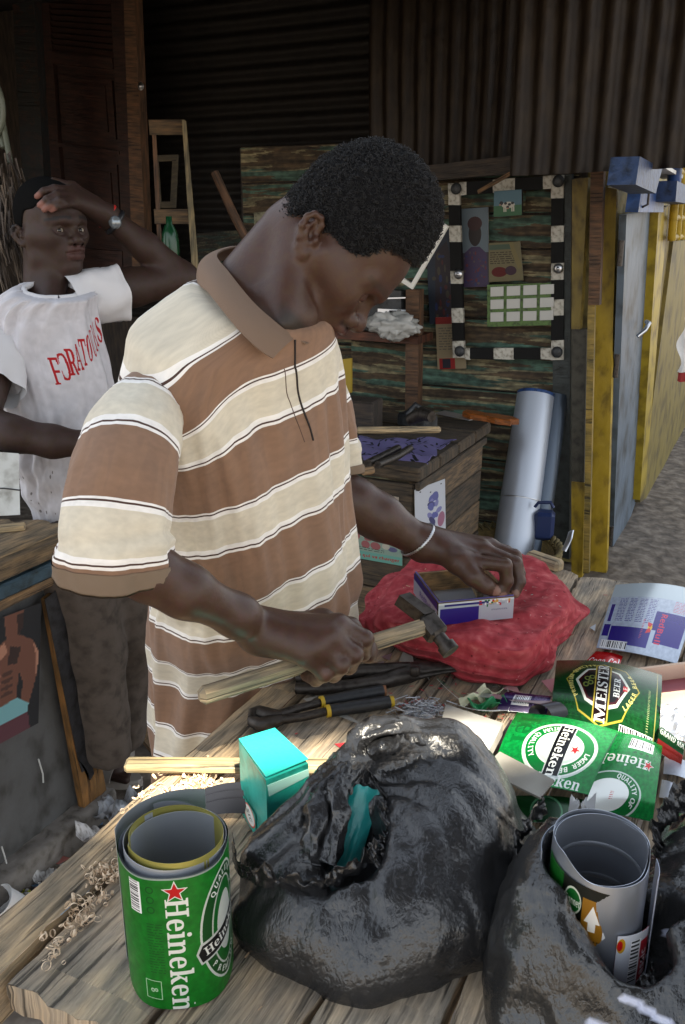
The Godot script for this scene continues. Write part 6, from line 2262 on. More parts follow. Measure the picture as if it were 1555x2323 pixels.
func build_polo(t: Node3D) -> void:
	var fw := Vector3(0.964, 0, 0.261)
	var rt := Vector3(-0.261, 0, 0.964)
	var rows := [[1.56, -0.6148, -1.013, 0.0575, 0.0555], [1.55, -0.6111, -1.015, 0.071, 0.0627], [1.535, -0.6153, -1.013, 0.0888, 0.0706], [1.52, -0.6208, -1.011, 0.1066, 0.0783], [1.505, -0.631, -1.007, 0.1261, 0.0869], [1.48, -0.6465, -1, 0.1521, 0.0986], [1.455, -0.6495, -1, 0.162, 0.1001], [1.42, -0.6532, -0.9997, 0.1728, 0.1005], [1.37, -0.6502, -1.003, 0.1709, 0.101], [1.3, -0.6432, -1.01, 0.1655, 0.1001], [1.22, -0.6538, -1.031, 0.1615, 0.1098], [1.14, -0.667, -1.052, 0.1631, 0.1247], [1.06, -0.6906, -1.085, 0.1684, 0.1376], [0.98, -0.7221, -1.133, 0.1765, 0.1465], [0.92, -0.7503, -1.169, 0.1786, 0.1499], [0.86, -0.7685, -1.163, 0.163, 0.1385], [0.78, -0.7885, -1.157, 0.1479, 0.1275], [0.7, -0.7999, -1.156, 0.1421, 0.1245], [0.6, -0.8092, -1.157, 0.1393, 0.1245], [0.5, -0.8179, -1.158, 0.1377, 0.1256]]
	var st := stripes(91)
	var knit := mat(Color(1, 1, 1), 0.92, 0, st[0], st[1], 0.25)
	knit.rim_enabled = true
	knit.rim = 0.25
	var n1 := FastNoiseLite.new()
	n1.seed = 6
	n1.frequency = 1.0
	n1.fractal_octaves = 2
	var period := 0.146
	var hang := func(th: float, y: float) -> Vector3:
		var tilt := lerpf(0.0, -0.2, clampf((y - 1.36) / 0.12, 0.0, 1.0)) + lerpf(0.0, -0.22, clampf((y - 1.46) / 0.06, 0.0, 1.0))
		var p := trunk_point(rows, y, th, fw, rt, 2.4, tilt)
		var out := (fw * cos(th) + rt * sin(th))
		# soft folds: long ones falling from the chest, deeper towards the hem, and level ones over the belly
		var low := smoothstep(1.25, 0.75, y)
		var up := smoothstep(1.5, 1.38, y)
		var cx := cos(th)
		var cz := sin(th)
		var k := (0.004 + 0.012 * low) * n1.get_noise_3d(cx * 1.6 + 3.0, y * 1.1, cz * 1.6) * 2.0
		k += 0.005 * n1.get_noise_3d(cx * 3.5 + 20.0 + y * 2.0, y * 2.2, cz * 3.5) * 2.0
		k += 0.010 * low * sin(th * 7.0 + y * 5.0 + 2.0 * n1.get_noise_2d(cx, y * 2.0)) * smoothstep(0.2, 1.0, cz)
		var wr := y + 0.04 * cz + 0.03 * n1.get_noise_2d(cx * 2.0, cz * 2.0)
		k += (0.006 * exp(-pow((wr - 1.16) / 0.02, 2.0)) - 0.006 * exp(-pow((wr - 1.12) / 0.018, 2.0))) * smoothstep(-0.2, 0.7, cz)
		k += (0.004 * exp(-pow((wr - 1.05) / 0.03, 2.0)) - 0.004 * exp(-pow((wr - 1.0) / 0.025, 2.0))) * smoothstep(-0.3, 0.5, cx)
		if th < PI:
			k += 0.007 * exp(-pow((th - 0.72 - 0.9 * (1.45 - y)) / 0.07, 2.0)) * smoothstep(1.15, 1.3, y)
			k += 0.004 * exp(-pow((th - 0.35 - 0.5 * (1.45 - y)) / 0.06, 2.0)) * smoothstep(1.0, 1.3, y)
		return p + out * k * up
	var b := MB.new()
	var y_top := 1.525
	var y_low := 0.5
	b.grid(160, 150, func(u, v):
		if v > 0.985:
			# turned in towards the neck
			var rim: Vector3 = (hang as Callable).call(u * TAU, y_top)
			return rim.lerp(Vector3(-0.62, 1.52, -1.015), (v - 0.985) / 0.015 * 0.45)
		return (hang as Callable).call(u * TAU, lerpf(y_low, y_top, v / 0.985)), true, Vector2.ONE, true)
	for k in b.v.size():
		var th := b.uv[k].x * TAU
		var y := b.v[k].y
		var sag := -0.036 * sin(th) - 0.065 * smoothstep(0.35, 1.0, sin(th)) * smoothstep(1.28, 1.43, y)
		if y > 1.43:
			y = lerpf(y, 1.43 + (y - 1.43) * 0.45, smoothstep(0.15, 0.7, sin(th)))
		b.uv[k] = Vector2(b.uv[k].x * 7.0, (1.466 - y + sag) / period + 0.414)
	var shirt := part("shirt", b.mesh(), knit, t)
	# right sleeve
	var rs := [[Vector3(-0.7067, 1.426, -0.901), 58, 1.125], [Vector3(-0.6833, 1.408, -0.839), 90, 1.068], [Vector3(-0.6607, 1.387, -0.7887), 111, 1.022], [Vector3(-0.6484, 1.362, -0.7572), 117, 0.998], [Vector3(-0.6376, 1.336, -0.7319), 121, 0.98], [Vector3(-0.6324, 1.308, -0.7148), 128, 0.972], [Vector3(-0.6307, 1.281, -0.7057), 134, 0.972], [Vector3(-0.6337, 1.252, -0.7088), 140, 0.985]]
	sleeve(shirt, rs, knit, 0.514, 0.253)
	# left sleeve, mostly hidden
	rs = [[Vector3(-0.649, 1.434, -1.185), 50, 1.34], [Vector3(-0.6393, 1.4, -1.189), 66, 1.35], [Vector3(-0.63, 1.344, -1.196), 78, 1.37], [Vector3(-0.6238, 1.295, -1.199), 84, 1.385], [Vector3(-0.6172, 1.242, -1.194), 86, 1.395]]
	sleeve(shirt, rs, knit, 0.514, 0.1)
	# collar
	var rib := mat(lin(0.175, 0.115, 0.078), 0.9, 0, null, weave_n, 0.6, Vector3(14, 3, 1))
	var roll := [Vector3(-0.6797, 1.579, -1.141), Vector3(-0.701, 1.59, -1.099), Vector3(-0.6917, 1.582, -1.024), Vector3(-0.6398, 1.561, -0.9715), Vector3(-0.59, 1.528, -0.9466), Vector3(-0.563, 1.504, -0.9545), Vector3(-0.5526, 1.483, -0.9835)]
	var edge := [Vector3(-0.6954, 1.565, -1.151), Vector3(-0.7229, 1.573, -1.093), Vector3(-0.7043, 1.553, -0.9957), Vector3(-0.6387, 1.537, -0.9283), Vector3(-0.5877, 1.505, -0.9004), Vector3(-0.5576, 1.48, -0.9004), Vector3(-0.547, 1.466, -0.918)]
	b = MB.new()
	b.sheet(60, 12, func(u, v):
		var s: float = u * 6.0
		var i := mini(int(s), 5)
		var q := s - i
		var a0: Vector3 = (roll[i] as Vector3).cubic_interpolate(roll[i + 1], roll[maxi(i - 1, 0)], roll[mini(i + 2, 6)], q)
		var a1: Vector3 = (edge[i] as Vector3).cubic_interpolate(edge[i + 1], edge[maxi(i - 1, 0)], edge[mini(i + 2, 6)], q)
		var p := a0.lerp(a1, v)
		var out := (p - Vector3(-0.6365, 1.535, -1.052)) * Vector3(1, 0.4, 1)
		return p + out.normalized() * (0.010 * sin(v * PI) * (1.0 - 0.5 * u)) + UP * 0.004 * sin(v * PI), 0.002)
	part("collar", b.mesh(), rib, shirt)
	b = MB.new()
	roll = [Vector3(-0.5526, 1.482, -0.9858), Vector3(-0.5651, 1.484, -1.045), Vector3(-0.5842, 1.482, -1.117)]
	edge = [Vector3(-0.5408, 1.475, -0.9922), Vector3(-0.5498, 1.471, -1.036), Vector3(-0.5764, 1.47, -1.105)]
	b.sheet(20, 6, func(u, v):
		var i := 0 if u < 0.5 else 1
		var q: float = u * 2.0 - i
		return (roll[i] as Vector3).lerp(roll[i + 1], q).lerp((edge[i] as Vector3).lerp(edge[i + 1], q), v), 0.002)
	part("collar", b.mesh(), rib, shirt)
	# neck band inside the collar
	# placket: a dark slit with a stitched edge
	var slit := []
	var stitch := []
	for k in 16:
		var y := lerpf(1.468, 1.345, k / 15.0)
		var th := lerpf(-0.02, -0.14, k / 15.0)
		var p: Vector3 = hang.call(th, y)
		var o: Vector3 = (p - (hang.call(th, y) as Vector3).lerp(Vector3(-0.65, y, -1.0), 0.5)).normalized()
		slit.append(p + o * 0.0006)
		stitch.append((hang.call(th + 0.07, y) as Vector3) + o * 0.0003)
	b = MB.new()
	slit.insert(0, Vector3(-0.5478, 1.482, -0.9772))
	b.tube(slit, [0.0014], 6)
	part("placket_slit", b.mesh(), mat(lin(0.02, 0.014, 0.012), 0.9), shirt)
	b = MB.new()
	b.tube(stitch, [0.0006], 5)
	part("placket_seam", b.mesh(), mat(lin(0.10, 0.06, 0.045), 0.9), shirt)


func sleeve(shirt: Node3D, rs: Array, m: Material, period: float, phase: float) -> void:
	var n := rs.size()
	var nz := FastNoiseLite.new()
	nz.seed = 16
	nz.frequency = 1.0
	var at := func(u: float, v: float, grow: float) -> Vector3:
		var s := v * (n - 1)
		var i := mini(int(s), n - 2)
		var q := s - i
		var c: Vector3 = (rs[i][0] as Vector3).cubic_interpolate(rs[i + 1][0], rs[maxi(i - 1, 0)][0], rs[mini(i + 2, n - 1)][0], q)
		var r: float = lerpf(rs[i][1] * rs[i][2], rs[i + 1][1] * rs[i + 1][2], q) / 1978.0 + grow
		var ax: Vector3 = ((rs[mini(i + 1, n - 1)][0] as Vector3) - rs[maxi(i - 1, 0)][0]).lerp((rs[mini(i + 2, n - 1)][0] as Vector3) - rs[i][0], q).normalized()
		var e1 := ax.cross(Vector3(0.4195, 0.3123, 0.8523)).normalized()
		var e2 := ax.cross(e1).normalized()
		var a := u * TAU
		var fold := 0.004 * nz.get_noise_2d(cos(a) * 1.2 + v, sin(a) * 1.2 + 5.0) * 2.0 * v + 0.003 * nz.get_noise_2d(a * 1.5, v * 3.0 + 8.0)
		fold += 0.003 * exp(-pow((v - 0.86 - 0.05 * cos(a)) / 0.03, 2.0)) - 0.003 * exp(-pow((v - 0.80 - 0.05 * cos(a)) / 0.03, 2.0))
		return c + (e1 * cos(a) + e2 * sin(a) * 0.86) * (r + fold)
	var cuff := 0.925
	var b := MB.new()
	b.grid(64, 56, func(u, v): return (at as Callable).call(u, v * cuff, 0.0), true, Vector2.ONE)
	var flip := (b.n[30] as Vector3).dot(b.v[30] - rs[0][0]) < 0.0
	if flip:
		b = MB.new()
		b.grid(64, 56, func(u, v): return (at as Callable).call(u, v * cuff, 0.0), true, Vector2.ONE, true)
	for k in b.v.size():
		b.uv[k] = Vector2(b.uv[k].x * 3.0, b.uv[k].y * cuff / period + phase)
	part("sleeve", b.mesh(), m, shirt)
	b = MB.new()
	b.grid(64, 10, func(u, v):
		if v <= 0.6:
			return (at as Callable).call(u, lerpf(cuff - 0.01, 1.0, v / 0.6), 0.0015 + 0.001 * sin(v / 0.6 * PI))
		return (at as Callable).call(u, lerpf(1.0, 0.9, (v - 0.6) / 0.4), -0.003), true, Vector2(20, 1), flip)
	part("cuff", b.mesh(), mat(lin(0.175, 0.125, 0.085), 0.92, 0, null, weave_n, 0.6, Vector3(20, 3, 1)), shirt)


# ---------------------------------------------------------------- printed can sheets and scraps

func flat_sheet(called: String, q: Array, bulge: Callable, p: Print, label: String, back := Color(0.5, 0.5, 0.5), rough := 0.22) -> Node3D:
	# q: lower left, lower right, upper right, upper left as seen; bulge(u, v) lifts it
	var t := thing(called, label, "can sheet")
	var at := func(u: float, v: float) -> Vector3:
		return (q[0] as Vector3).lerp(q[1], u).lerp((q[3] as Vector3).lerp(q[2], u), v) + Vector3(0, float(bulge.call(u, v)), 0)
	var b := MB.new()
	b.grid(24, 18, func(u, v): return (at as Callable).call(u, v) + Vector3(0, 0.0006, 0))
	for k in b.uv.size():
		b.uv[k].y = 1.0 - b.uv[k].y
	part("print", b.mesh(), mat(Color(1, 1, 1), rough, 0.35, p.tex()), t)
	b = MB.new()
	b.sheet(24, 18, func(u, v): return (at as Callable).call(u, v), 0.0004)
	part("tin", b.mesh(), mat(lin(0.5, 0.52, 0.55), 0.3, 0.8), t)
	return t


func mottle(p: Print, c: Color, amount: float) -> void:
	var im := grey_noise(128, 0.03, 3, p.w)
	for y in range(0, p.h, 2):
		for x in range(0, p.w, 4):
			var k := 1.0 + (im.get_pixel(x % 128, y % 128).r - 0.5) * amount
			p.im.fill_rect(Rect2i(x, y, 4, 2), Color(c.r * k, c.g * k, c.b * k))


func ring_text(p: Print, text: String, m: Vector2, rx: float, ry: float, from: float, step: float, size: float, c: Color) -> void:
	for k in text.length():
		if text[k] == " ":
			continue
		var a := from + step * k
		p.write(text[k], m + Vector2(cos(a) * rx, sin(a) * ry), size, c, atan2(cos(a) * ry, -sin(a) * rx) + (0.0 if step > 0 else PI))


func build_sheets() -> void:
	var wh := Color(0.88, 0.89, 0.86)
	# the blue and silver sheet
	var p := Print.new(560, 420, Color(0.66, 0.70, 0.76))
	mottle(p, Color(0.66, 0.70, 0.76), 0.14)
	p.rect(0, 0, 560, 110, Color(0.70, 0.75, 0.78))
	var navy := Color(0.15, 0.09, 0.46)
	p.rect(22, 165, 22, 110, navy)
	p.rect(60, 300, 300, 90, navy)
	p.rect(330, 195, 210, 165, navy)
	p.rect(330, 300, 30, 90, Color(0.66, 0.70, 0.76))
	p.rect(10, 292, 44, 64, navy)
	p.bars(18, 376, 180, 40, false, 9)
	for k in 4:
		p.lines(70 + k * 66, 125, 50, 150, 10, Color(0.30, 0.28, 0.52), 4 + k)
	p.lines(430, 118, 110, 70, 9, Color(0.75, 0.35, 0.42), 12)
	p.write("RedBull", Vector2(388, 285), 52, Color(0.78, 0.16, 0.30), PI / 2, false, 0.85)
	p.lines(262, 250, 14, 100, 8, Color(0.72, 0.30, 0.40), 5)
	p.oval(Vector2(318, 290), 15, 17, Color(0.86, 0.68, 0.15))
	p.poly(PackedVector2Array([Vector2(296, 262), Vector2(330, 270), Vector2(318, 290), Vector2(300, 282)]), Color(0.78, 0.14, 0.18))
	p.poly(PackedVector2Array([Vector2(296, 322), Vector2(330, 312), Vector2(318, 292), Vector2(302, 300)]), Color(0.78, 0.14, 0.18))
	flat_sheet("blue_silver_sheet", [Vector3(-0.2045, 0.932, -1.4), Vector3(-0.0743, 0.928, -1.409), Vector3(-0.0644, 0.932, -1.739), Vector3(-0.2234, 0.93, -1.703)], func(u, v): return 0.010 * sin(u * PI) * (0.4 + 0.6 * v) + 0.006 * sin(v * PI), p, "flat blue and silver drink can sheet, the farthest at the table's right edge")
	# red scrap with white script
	p = Print.new(220, 130, Color(0.72, 0.04, 0.07))
	p.write("Coca-Cola", Vector2(128, 70), 78, Color(0.92, 0.9, 0.9), -0.12, true, 0.62)
	flat_sheet("red_scrap", [Vector3(-0.2169, 0.924, -1.337), Vector3(-0.1611, 0.924, -1.331), Vector3(-0.1596, 0.924, -1.403), Vector3(-0.205, 0.924, -1.403)], func(u, v): return 0.003 * sin(u * 3.0), p, "red can scrap with white script, between the silver sheet and the dark green one")
	# dark green label sheet
	p = Print.new(620, 480, Color(0.03, 0.20, 0.08))
	mottle(p, Color(0.035, 0.22, 0.09), 0.5)
	for k in 26:
		p.rect(0, k * 18 + 6, 620, 1, Color(0.08, 0.30, 0.14))
	var m := Vector2(285, 250)
	var hexa := func(s: float, c: Color) -> void:
		var q := PackedVector2Array()
		for e in [[-215, 0], [-130, -150], [0, -190], [130, -150], [215, 0], [130, 170], [0, 215], [-130, 170]]:
			q.append(m + Vector2(e[0], e[1]) * s)
		p.poly(q, c)
	hexa.call(1.0, Color(0.62, 0.56, 0.20))
	hexa.call(0.96, Color(0.03, 0.20, 0.08))
	hexa.call(0.74, Color(0.80, 0.82, 0.76))
	hexa.call(0.66, Color(0.25, 0.05, 0.06))
	hexa.call(0.60, Color(0.07, 0.06, 0.06))
	ring_text(p, "PREMIUM QUALITY", m, 185, 172, PI * 0.80, 0.135, 34, Color(0.86, 0.80, 0.48))
	ring_text(p, "LAGER BEER", m, 185, 172, 0.75, -0.15, 34, Color(0.86, 0.80, 0.48))
	for q in [[-90, -20], [-70, 10], [-96, 28], [-62, -34]]:
		p.oval(m + Vector2(q[0], q[1]), 18, 18, Color(0.42, 0.46, 0.22))
		p.oval(m + Vector2(q[0], q[1]), 9, 9, Color(0.10, 0.14, 0.08))
	p.poly(PackedVector2Array([m + Vector2(-46, 195), m + Vector2(-46, -165), m + Vector2(0, -196), m + Vector2(46, -165), m + Vector2(46, 195)]), Color(0.70, 0.62, 0.25))
	p.poly(PackedVector2Array([m + Vector2(-38, 188), m + Vector2(-38, -160), m + Vector2(0, -186), m + Vector2(38, -160), m + Vector2(38, 188)]), Color(0.10, 0.04, 0.05))
	p.write("MEISTER", m + Vector2(0, 10), 84, wh, -PI / 2, true, 0.98)
	p.write("BEER", m + Vector2(84, 10), 50, wh, -PI / 2, true)
	p.rect(m.x + 118, m.y - 10, 26, 34, Color(0.70, 0.10, 0.10))
	p.write("LN", m + Vector2(131, 7), 18, wh)
	p.lines(548, 210, 12, 220, 9, Color(0.55, 0.58, 0.40), 7)
	p.rect(592, 0, 6, 480, Color(0.50, 0.48, 0.25))
	p.bars(400, 430, 190, 44, false, 5)
	flat_sheet("dark_green_sheet", [Vector3(-0.2218, 0.936, -1.144), Vector3(-0.0695, 0.936, -1.123), Vector3(-0.089, 0.948, -1.318), Vector3(-0.2495, 0.946, -1.297)], func(u, v): return 0.016 * sin(v * PI) + 0.010 * sin(u * PI) - 0.012 * smoothstep(0.25, 0.0, v), p, "dark green beer can sheet with a gold edged emblem, behind the bright green sheets")
	# bright green sheets with the star
	var g := Color(0.03, 0.46, 0.20)
	p = Print.new(680, 520, g)
	mottle(p, g, 0.35)
	p.write("Hei", Vector2(110, 120), 190, Color(0.03, 0.37, 0.16), PI / 2, true)
	m = Vector2(370, 275)
	p.oval(m, 235, 205, Color(0.76, 0.80, 0.76))
	p.oval(m, 222, 192, wh)
	p.oval(m, 214, 184, Color(0.03, 0.42, 0.18))
	p.oval(m, 150, 126, wh)
	p.oval(m, 140, 117, Color(0.72, 0.80, 0.74))
	p.oval(m, 118, 98, Color(0.86, 0.89, 0.86))
	ring_text(p, "PREMIUM QUALITY", m, 182, 155, -1.35, -0.165, 44, wh)
	ring_text(p, "LAGER BEER", m, 182, 155, 0.10, 0.16, 44, wh)
	p.lines(330, 220, 14, 100, 8, Color(0.75, 0.3, 0.3), 2)
	p.poly(PackedVector2Array([m + Vector2(-52, -190), m + Vector2(58, -190), m + Vector2(58, 190), m + Vector2(-52, 190)]), Color(0.74, 0.77, 0.75))
	p.poly(PackedVector2Array([m + Vector2(-45, -182), m + Vector2(51, -182), m + Vector2(51, 182), m + Vector2(-45, 182)]), Color(0.03, 0.03, 0.04))
	p.write("Heineken", m + Vector2(3, 0), 84, wh, PI / 2, true, 0.95)
	p.star(m + Vector2(98, 0), 34, Color(0.78, 0.10, 0.10), 0.3)
	p.write("Heineken", Vector2(380, 482), 84, wh, 0.02, true)
	flat_sheet("bright_green_sheet", [Vector3(-0.2564, 0.934, -0.9452), Vector3(-0.1283, 0.936, -0.9767), Vector3(-0.119, 0.94, -1.136), Vector3(-0.2653, 0.942, -1.119)], func(u, v): return 0.012 * sin(v * PI) * (1.0 - 0.4 * u) + 0.006 * sin(u * PI), p, "bright green can sheet with an oval emblem and black name band, left of its twin")
	p = Print.new(360, 480, g)
	mottle(p, g, 0.35)
	p.bars(120, 30, 180, 84, false, 8)
	p.lines(60, 20, 40, 100, 9, Color(0.30, 0.62, 0.42), 8)
	for k in 3:
		p.oval(Vector2(180 + k * 42, 140), 13, 10, Color(0.04, 0.36, 0.16))
	p.write("Heineken", Vector2(64, 205), 92, wh, PI, true)
	p.star(Vector2(286, 208), 40, wh, 0.3)
	p.star(Vector2(286, 208), 31, Color(0.75, 0.08, 0.08), 0.3)
	m = Vector2(90, 400)
	p.oval(m, 190, 120, Color(0.76, 0.80, 0.76))
	p.oval(m, 180, 112, Color(0.03, 0.40, 0.17))
	p.oval(m, 122, 76, wh)
	ring_text(p, "QUALITY OF", m, 152, 95, -1.3, 0.19, 36, wh)
	p.lines(110, 390, 20, 40, 8, Color(0.75, 0.3, 0.3), 3)
	flat_sheet("bright_green_sheet", [Vector3(-0.1332, 0.944, -0.9332), Vector3(-0.0546, 0.934, -0.9678), Vector3(-0.064, 0.938, -1.128), Vector3(-0.122, 0.948, -1.12)], func(u, v): return 0.008 * sin(v * PI) + 0.004 * sin(u * PI) - 0.006 * smoothstep(0.15, 0.0, v), p, "bright green can sheet with a bar code and red star, right of its twin")
	p = Print.new(300, 100, Color(0.03, 0.25, 0.10))
	mottle(p, Color(0.03, 0.25, 0.10), 0.4)
	p.oval(Vector2(130, 60), 70, 60, Color(0.3, 0.5, 0.36))
	p.oval(Vector2(130, 60), 62, 52, Color(0.03, 0.22, 0.10))
	flat_sheet("shaded_green_sheet", [Vector3(-0.2052, 0.924, -0.897), Vector3(-0.127, 0.924, -0.9318), Vector3(-0.1366, 0.926, -0.9787), Vector3(-0.2192, 0.926, -0.9471)], func(u, v): return 0.003 * sin(u * PI), p, "dark corner of a green can sheet under the two bright ones, above the roll's rim")
	# things at the right edge
	p = Print.new(200, 90, Color(0.05, 0.24, 0.10))
	p.rect(0, 64, 200, 26, Color(0.55, 0.12, 0.1))
	p.write("GRAND MA", Vector2(100, 36), 36, wh)
	flat_sheet("green_can_piece", [Vector3(-0.0717, 0.93, -1.127), Vector3(-0.0363, 0.928, -1.104), Vector3(-0.0348, 0.95, -1.126), Vector3(-0.0707, 0.952, -1.156)], func(u, v): return 0.010 * sin(v * PI), p, "curved green can piece with white letters, right of the bar code sheet")
	var b := MB.new()
	var nz := FastNoiseLite.new()
	nz.seed = 33
	nz.frequency = 18.0
	b.sheet(20, 16, func(u, v):
		var q: Vector3 = Vector3(-0.0712, 0.94, -1.152).lerp(Vector3(0.0112, 0.94, -1.154), u).lerp(Vector3(-0.0772, 0.965, -1.197).lerp(Vector3(0.0038, 0.965, -1.218), u), v)
		return q + Vector3(0, 0.016 * nz.get_noise_2d(u * 0.4, v * 0.3), 0), 0.0005)
	single("foil_sheet", b.mesh(), mat(lin(0.60, 0.62, 0.66), 0.28, 0.85, null, crinkle_n, 0.4), "crumpled silver foil at the right edge below the pink wooden tray", "foil")
	for q in [[Vector3(-0.0558, 0.926, -1.081), Vector3(-0.0032, 0.926, -1.075), Vector3(-0.0033, 0.928, -1.107), Vector3(-0.0596, 0.928, -1.125), "silver strip of tin at the right edge, nearest the green can piece"], [Vector3(-0.0546, 0.924, -1.029), Vector3(-0.0238, 0.924, -1.015), Vector3(-0.0197, 0.924, -1.052), Vector3(-0.0559, 0.924, -1.07), "pale blue-grey tin strip at the right edge, above the black bag"]]:
		b = MB.new()
		b.sheet(8, 3, func(u, v): return (q[0] as Vector3).lerp(q[1], u).lerp((q[3] as Vector3).lerp(q[2], u), v) + Vector3(0, 0.004 * sin(u * 4.0), 0), 0.0005)
		single("tin_strip", b.mesh(), mat(lin(0.55, 0.58, 0.64), 0.35, 0.6), q[4], "strip")
	# purple scrap with a bar code, dark curled piece
	p = Print.new(300, 120, Color(0.18, 0.12, 0.30))
	p.bars(70, 30, 110, 64, false, 3)
	p.lines(200, 20, 80, 80, 8, Color(0.55, 0.5, 0.62), 5)
	flat_sheet("purple_scrap", [Vector3(-0.3014, 0.926, -1.14), Vector3(-0.2316, 0.924, -1.162), Vector3(-0.2325, 0.938, -1.194), Vector3(-0.2968, 0.94, -1.174)], func(u, v): return 0.006 * sin(v * PI), p, "purple can scrap with a bar code, left of the dark green sheet")
	b = MB.new()
	b.grid(16, 3, func(u, v):
		var a := lerpf(-0.4, 3.6, u)
		return Vector3(-0.2356, 0.938, -1.134) + Vector3(cos(a) * 0.017 + 0.02 * v, sin(a) * 0.017, -0.02 * v))
	single("curled_piece", b.mesh(), mat(lin(0.02, 0.022, 0.03), 0.3, 0.3), "dark curled can piece against the left end of the dark green sheet", "can piece")
	b = MB.new()
	b.slab([Vector3(-0.3425, 0.936, -1.159), Vector3(-0.2181, 0.938, -1.184), Vector3(-0.2164, 0.938, -1.171), Vector3(-0.3371, 0.936, -1.147)], Vector3(0, 0.0006, 0))
	single("tin_strip", b.mesh(), M.tin, "long straight tin strip lying below the red cloth's front corner", "strip")
	# ribbons and crumpled bits before the cloth
	for k in 5:
		b = MB.new()
		var e := [[Vector3(-0.4237, 0.928, -1.197), Vector3(-0.3851, 0.94, -1.145), Vector3(-0.3432, 0.926, -1.145)], [Vector3(-0.4166, 0.924, -1.192), Vector3(-0.3684, 0.934, -1.135), Vector3(-0.347, 0.924, -1.136)], [Vector3(-0.3591, 0.924, -1.13), Vector3(-0.3154, 0.938, -1.1), Vector3(-0.2891, 0.924, -1.15)], [Vector3(-0.3077, 0.924, -1.215), Vector3(-0.2834, 0.936, -1.159), Vector3(-0.2884, 0.924, -1.147)], [Vector3(-0.4391, 0.924, -1.086), Vector3(-0.4281, 0.926, -1.103), Vector3(-0.4132, 0.924, -1.125)]][k] as Array
		b.sheet(16, 2, func(u, v):
			var a: Vector3 = (e[0] as Vector3).lerp(e[1], u).lerp((e[1] as Vector3).lerp(e[2], u), u)
			return a + Vector3(0.003, 0.003, 0.006) * (v - 0.5) * 1.6, 0.0004)
		single("tin_ribbon", b.mesh(), [mat(lin(0.03, 0.25, 0.10), 0.3, 0.3), mat(lin(0.7, 0.7, 0.68), 0.4), mat(lin(0.66, 0.66, 0.64), 0.4), mat(lin(0.68, 0.68, 0.66), 0.4), mat(lin(0.6, 0.08, 0.07), 0.4)][k], ["curled green tin ribbon at the tip of the snips", "curled white tin ribbon beside the green one at the snips' tip", "white tin ribbon arching below the crumpled green bits", "white tin ribbon arching over the purple scrap", "red tin ribbon lying on top of the nail pile"][k], "ribbon")
	for k in 4:
		b = MB.new()
		var c: Vector3 = [Vector3(-0.3401, 0.932, -1.146), Vector3(-0.3243, 0.934, -1.169), Vector3(-0.326, 0.93, -1.135), Vector3(-0.3063, 0.93, -1.156)][k]
		b.sheet(10, 8, func(u, v): return c + Vector3((u - 0.5) * 0.03 + 0.006 * sin(v * 5.0 + k), 0.012 * sin(u * 5.0 + k * 2.0) * sin(v * 4.0 + k), (v - 0.5) * 0.022 + 0.006 * sin(u * 6.0)), 0.0005)
		single("crumpled_scrap", b.mesh(), [mat(lin(0.62, 0.62, 0.42), 0.6), mat(lin(0.66, 0.66, 0.46), 0.6), mat(lin(0.02, 0.22, 0.08), 0.3, 0.3), mat(lin(0.04, 0.30, 0.12), 0.3, 0.3)][k], ["left pale yellow crumpled scrap before the red cloth", "right pale yellow crumpled scrap before the red cloth", "dark green crumpled scrap under the yellow ones", "lighter green crumpled scrap left of the purple piece"][k], "scrap")
	# scraps one can pick apart
	var cuts := [[905, 1500, 930, 1450, 935, 1505, "white pointed tin scrap standing by the cloth's front left edge"], [866, 1490, 890, 1482, 884, 1498, "small pale triangle of tin left of the pointed scrap"], [845, 1508, 872, 1500, 868, 1510, "small tin sliver above the snips' handles"], [1215, 1515, 1232, 1505, 1205, 1540, "white scrap tucked under the cloth's front right corner"], [1168, 1550, 1180, 1570, 1140, 1560, "pinkish scrap at the cloth's lowest corner"], [760, 1625, 835, 1648, 775, 1620, "long white strip pointing away from the pincers"], [688, 1585, 718, 1580, 700, 1592, "white scrap caught between the pincers' arms"], [760, 1690, 792, 1685, 778, 1700, "small red tin scrap right of the teal carton"], [770, 1700, 792, 1705, 775, 1712, "small white scrap just below the red one by the carton"], [1230, 1545, 1262, 1540, 1250, 1570, "pink printed scrap left of the dark green sheet"], [1340, 1422, 1352, 1418, 1349, 1430, "tiny pale triangle beside the silver sheet"], [1260, 1455, 1300, 1440, 1262, 1459, "thin red strip between cloth and silver sheet"], [745, 1578, 765, 1570, 757, 1582, "tiny white chip above the pincers' sleeves"]]
	var sc := [M.white_card, M.tin, M.tin, M.white_card, mat(lin(0.6, 0.35, 0.35), 0.5), M.white_card, M.white_card, mat(lin(0.5, 0.03, 0.04), 0.4), M.white_card, mat(lin(0.6, 0.25, 0.27), 0.5), M.tin, mat(lin(0.4, 0.03, 0.03), 0.4), M.white_card]
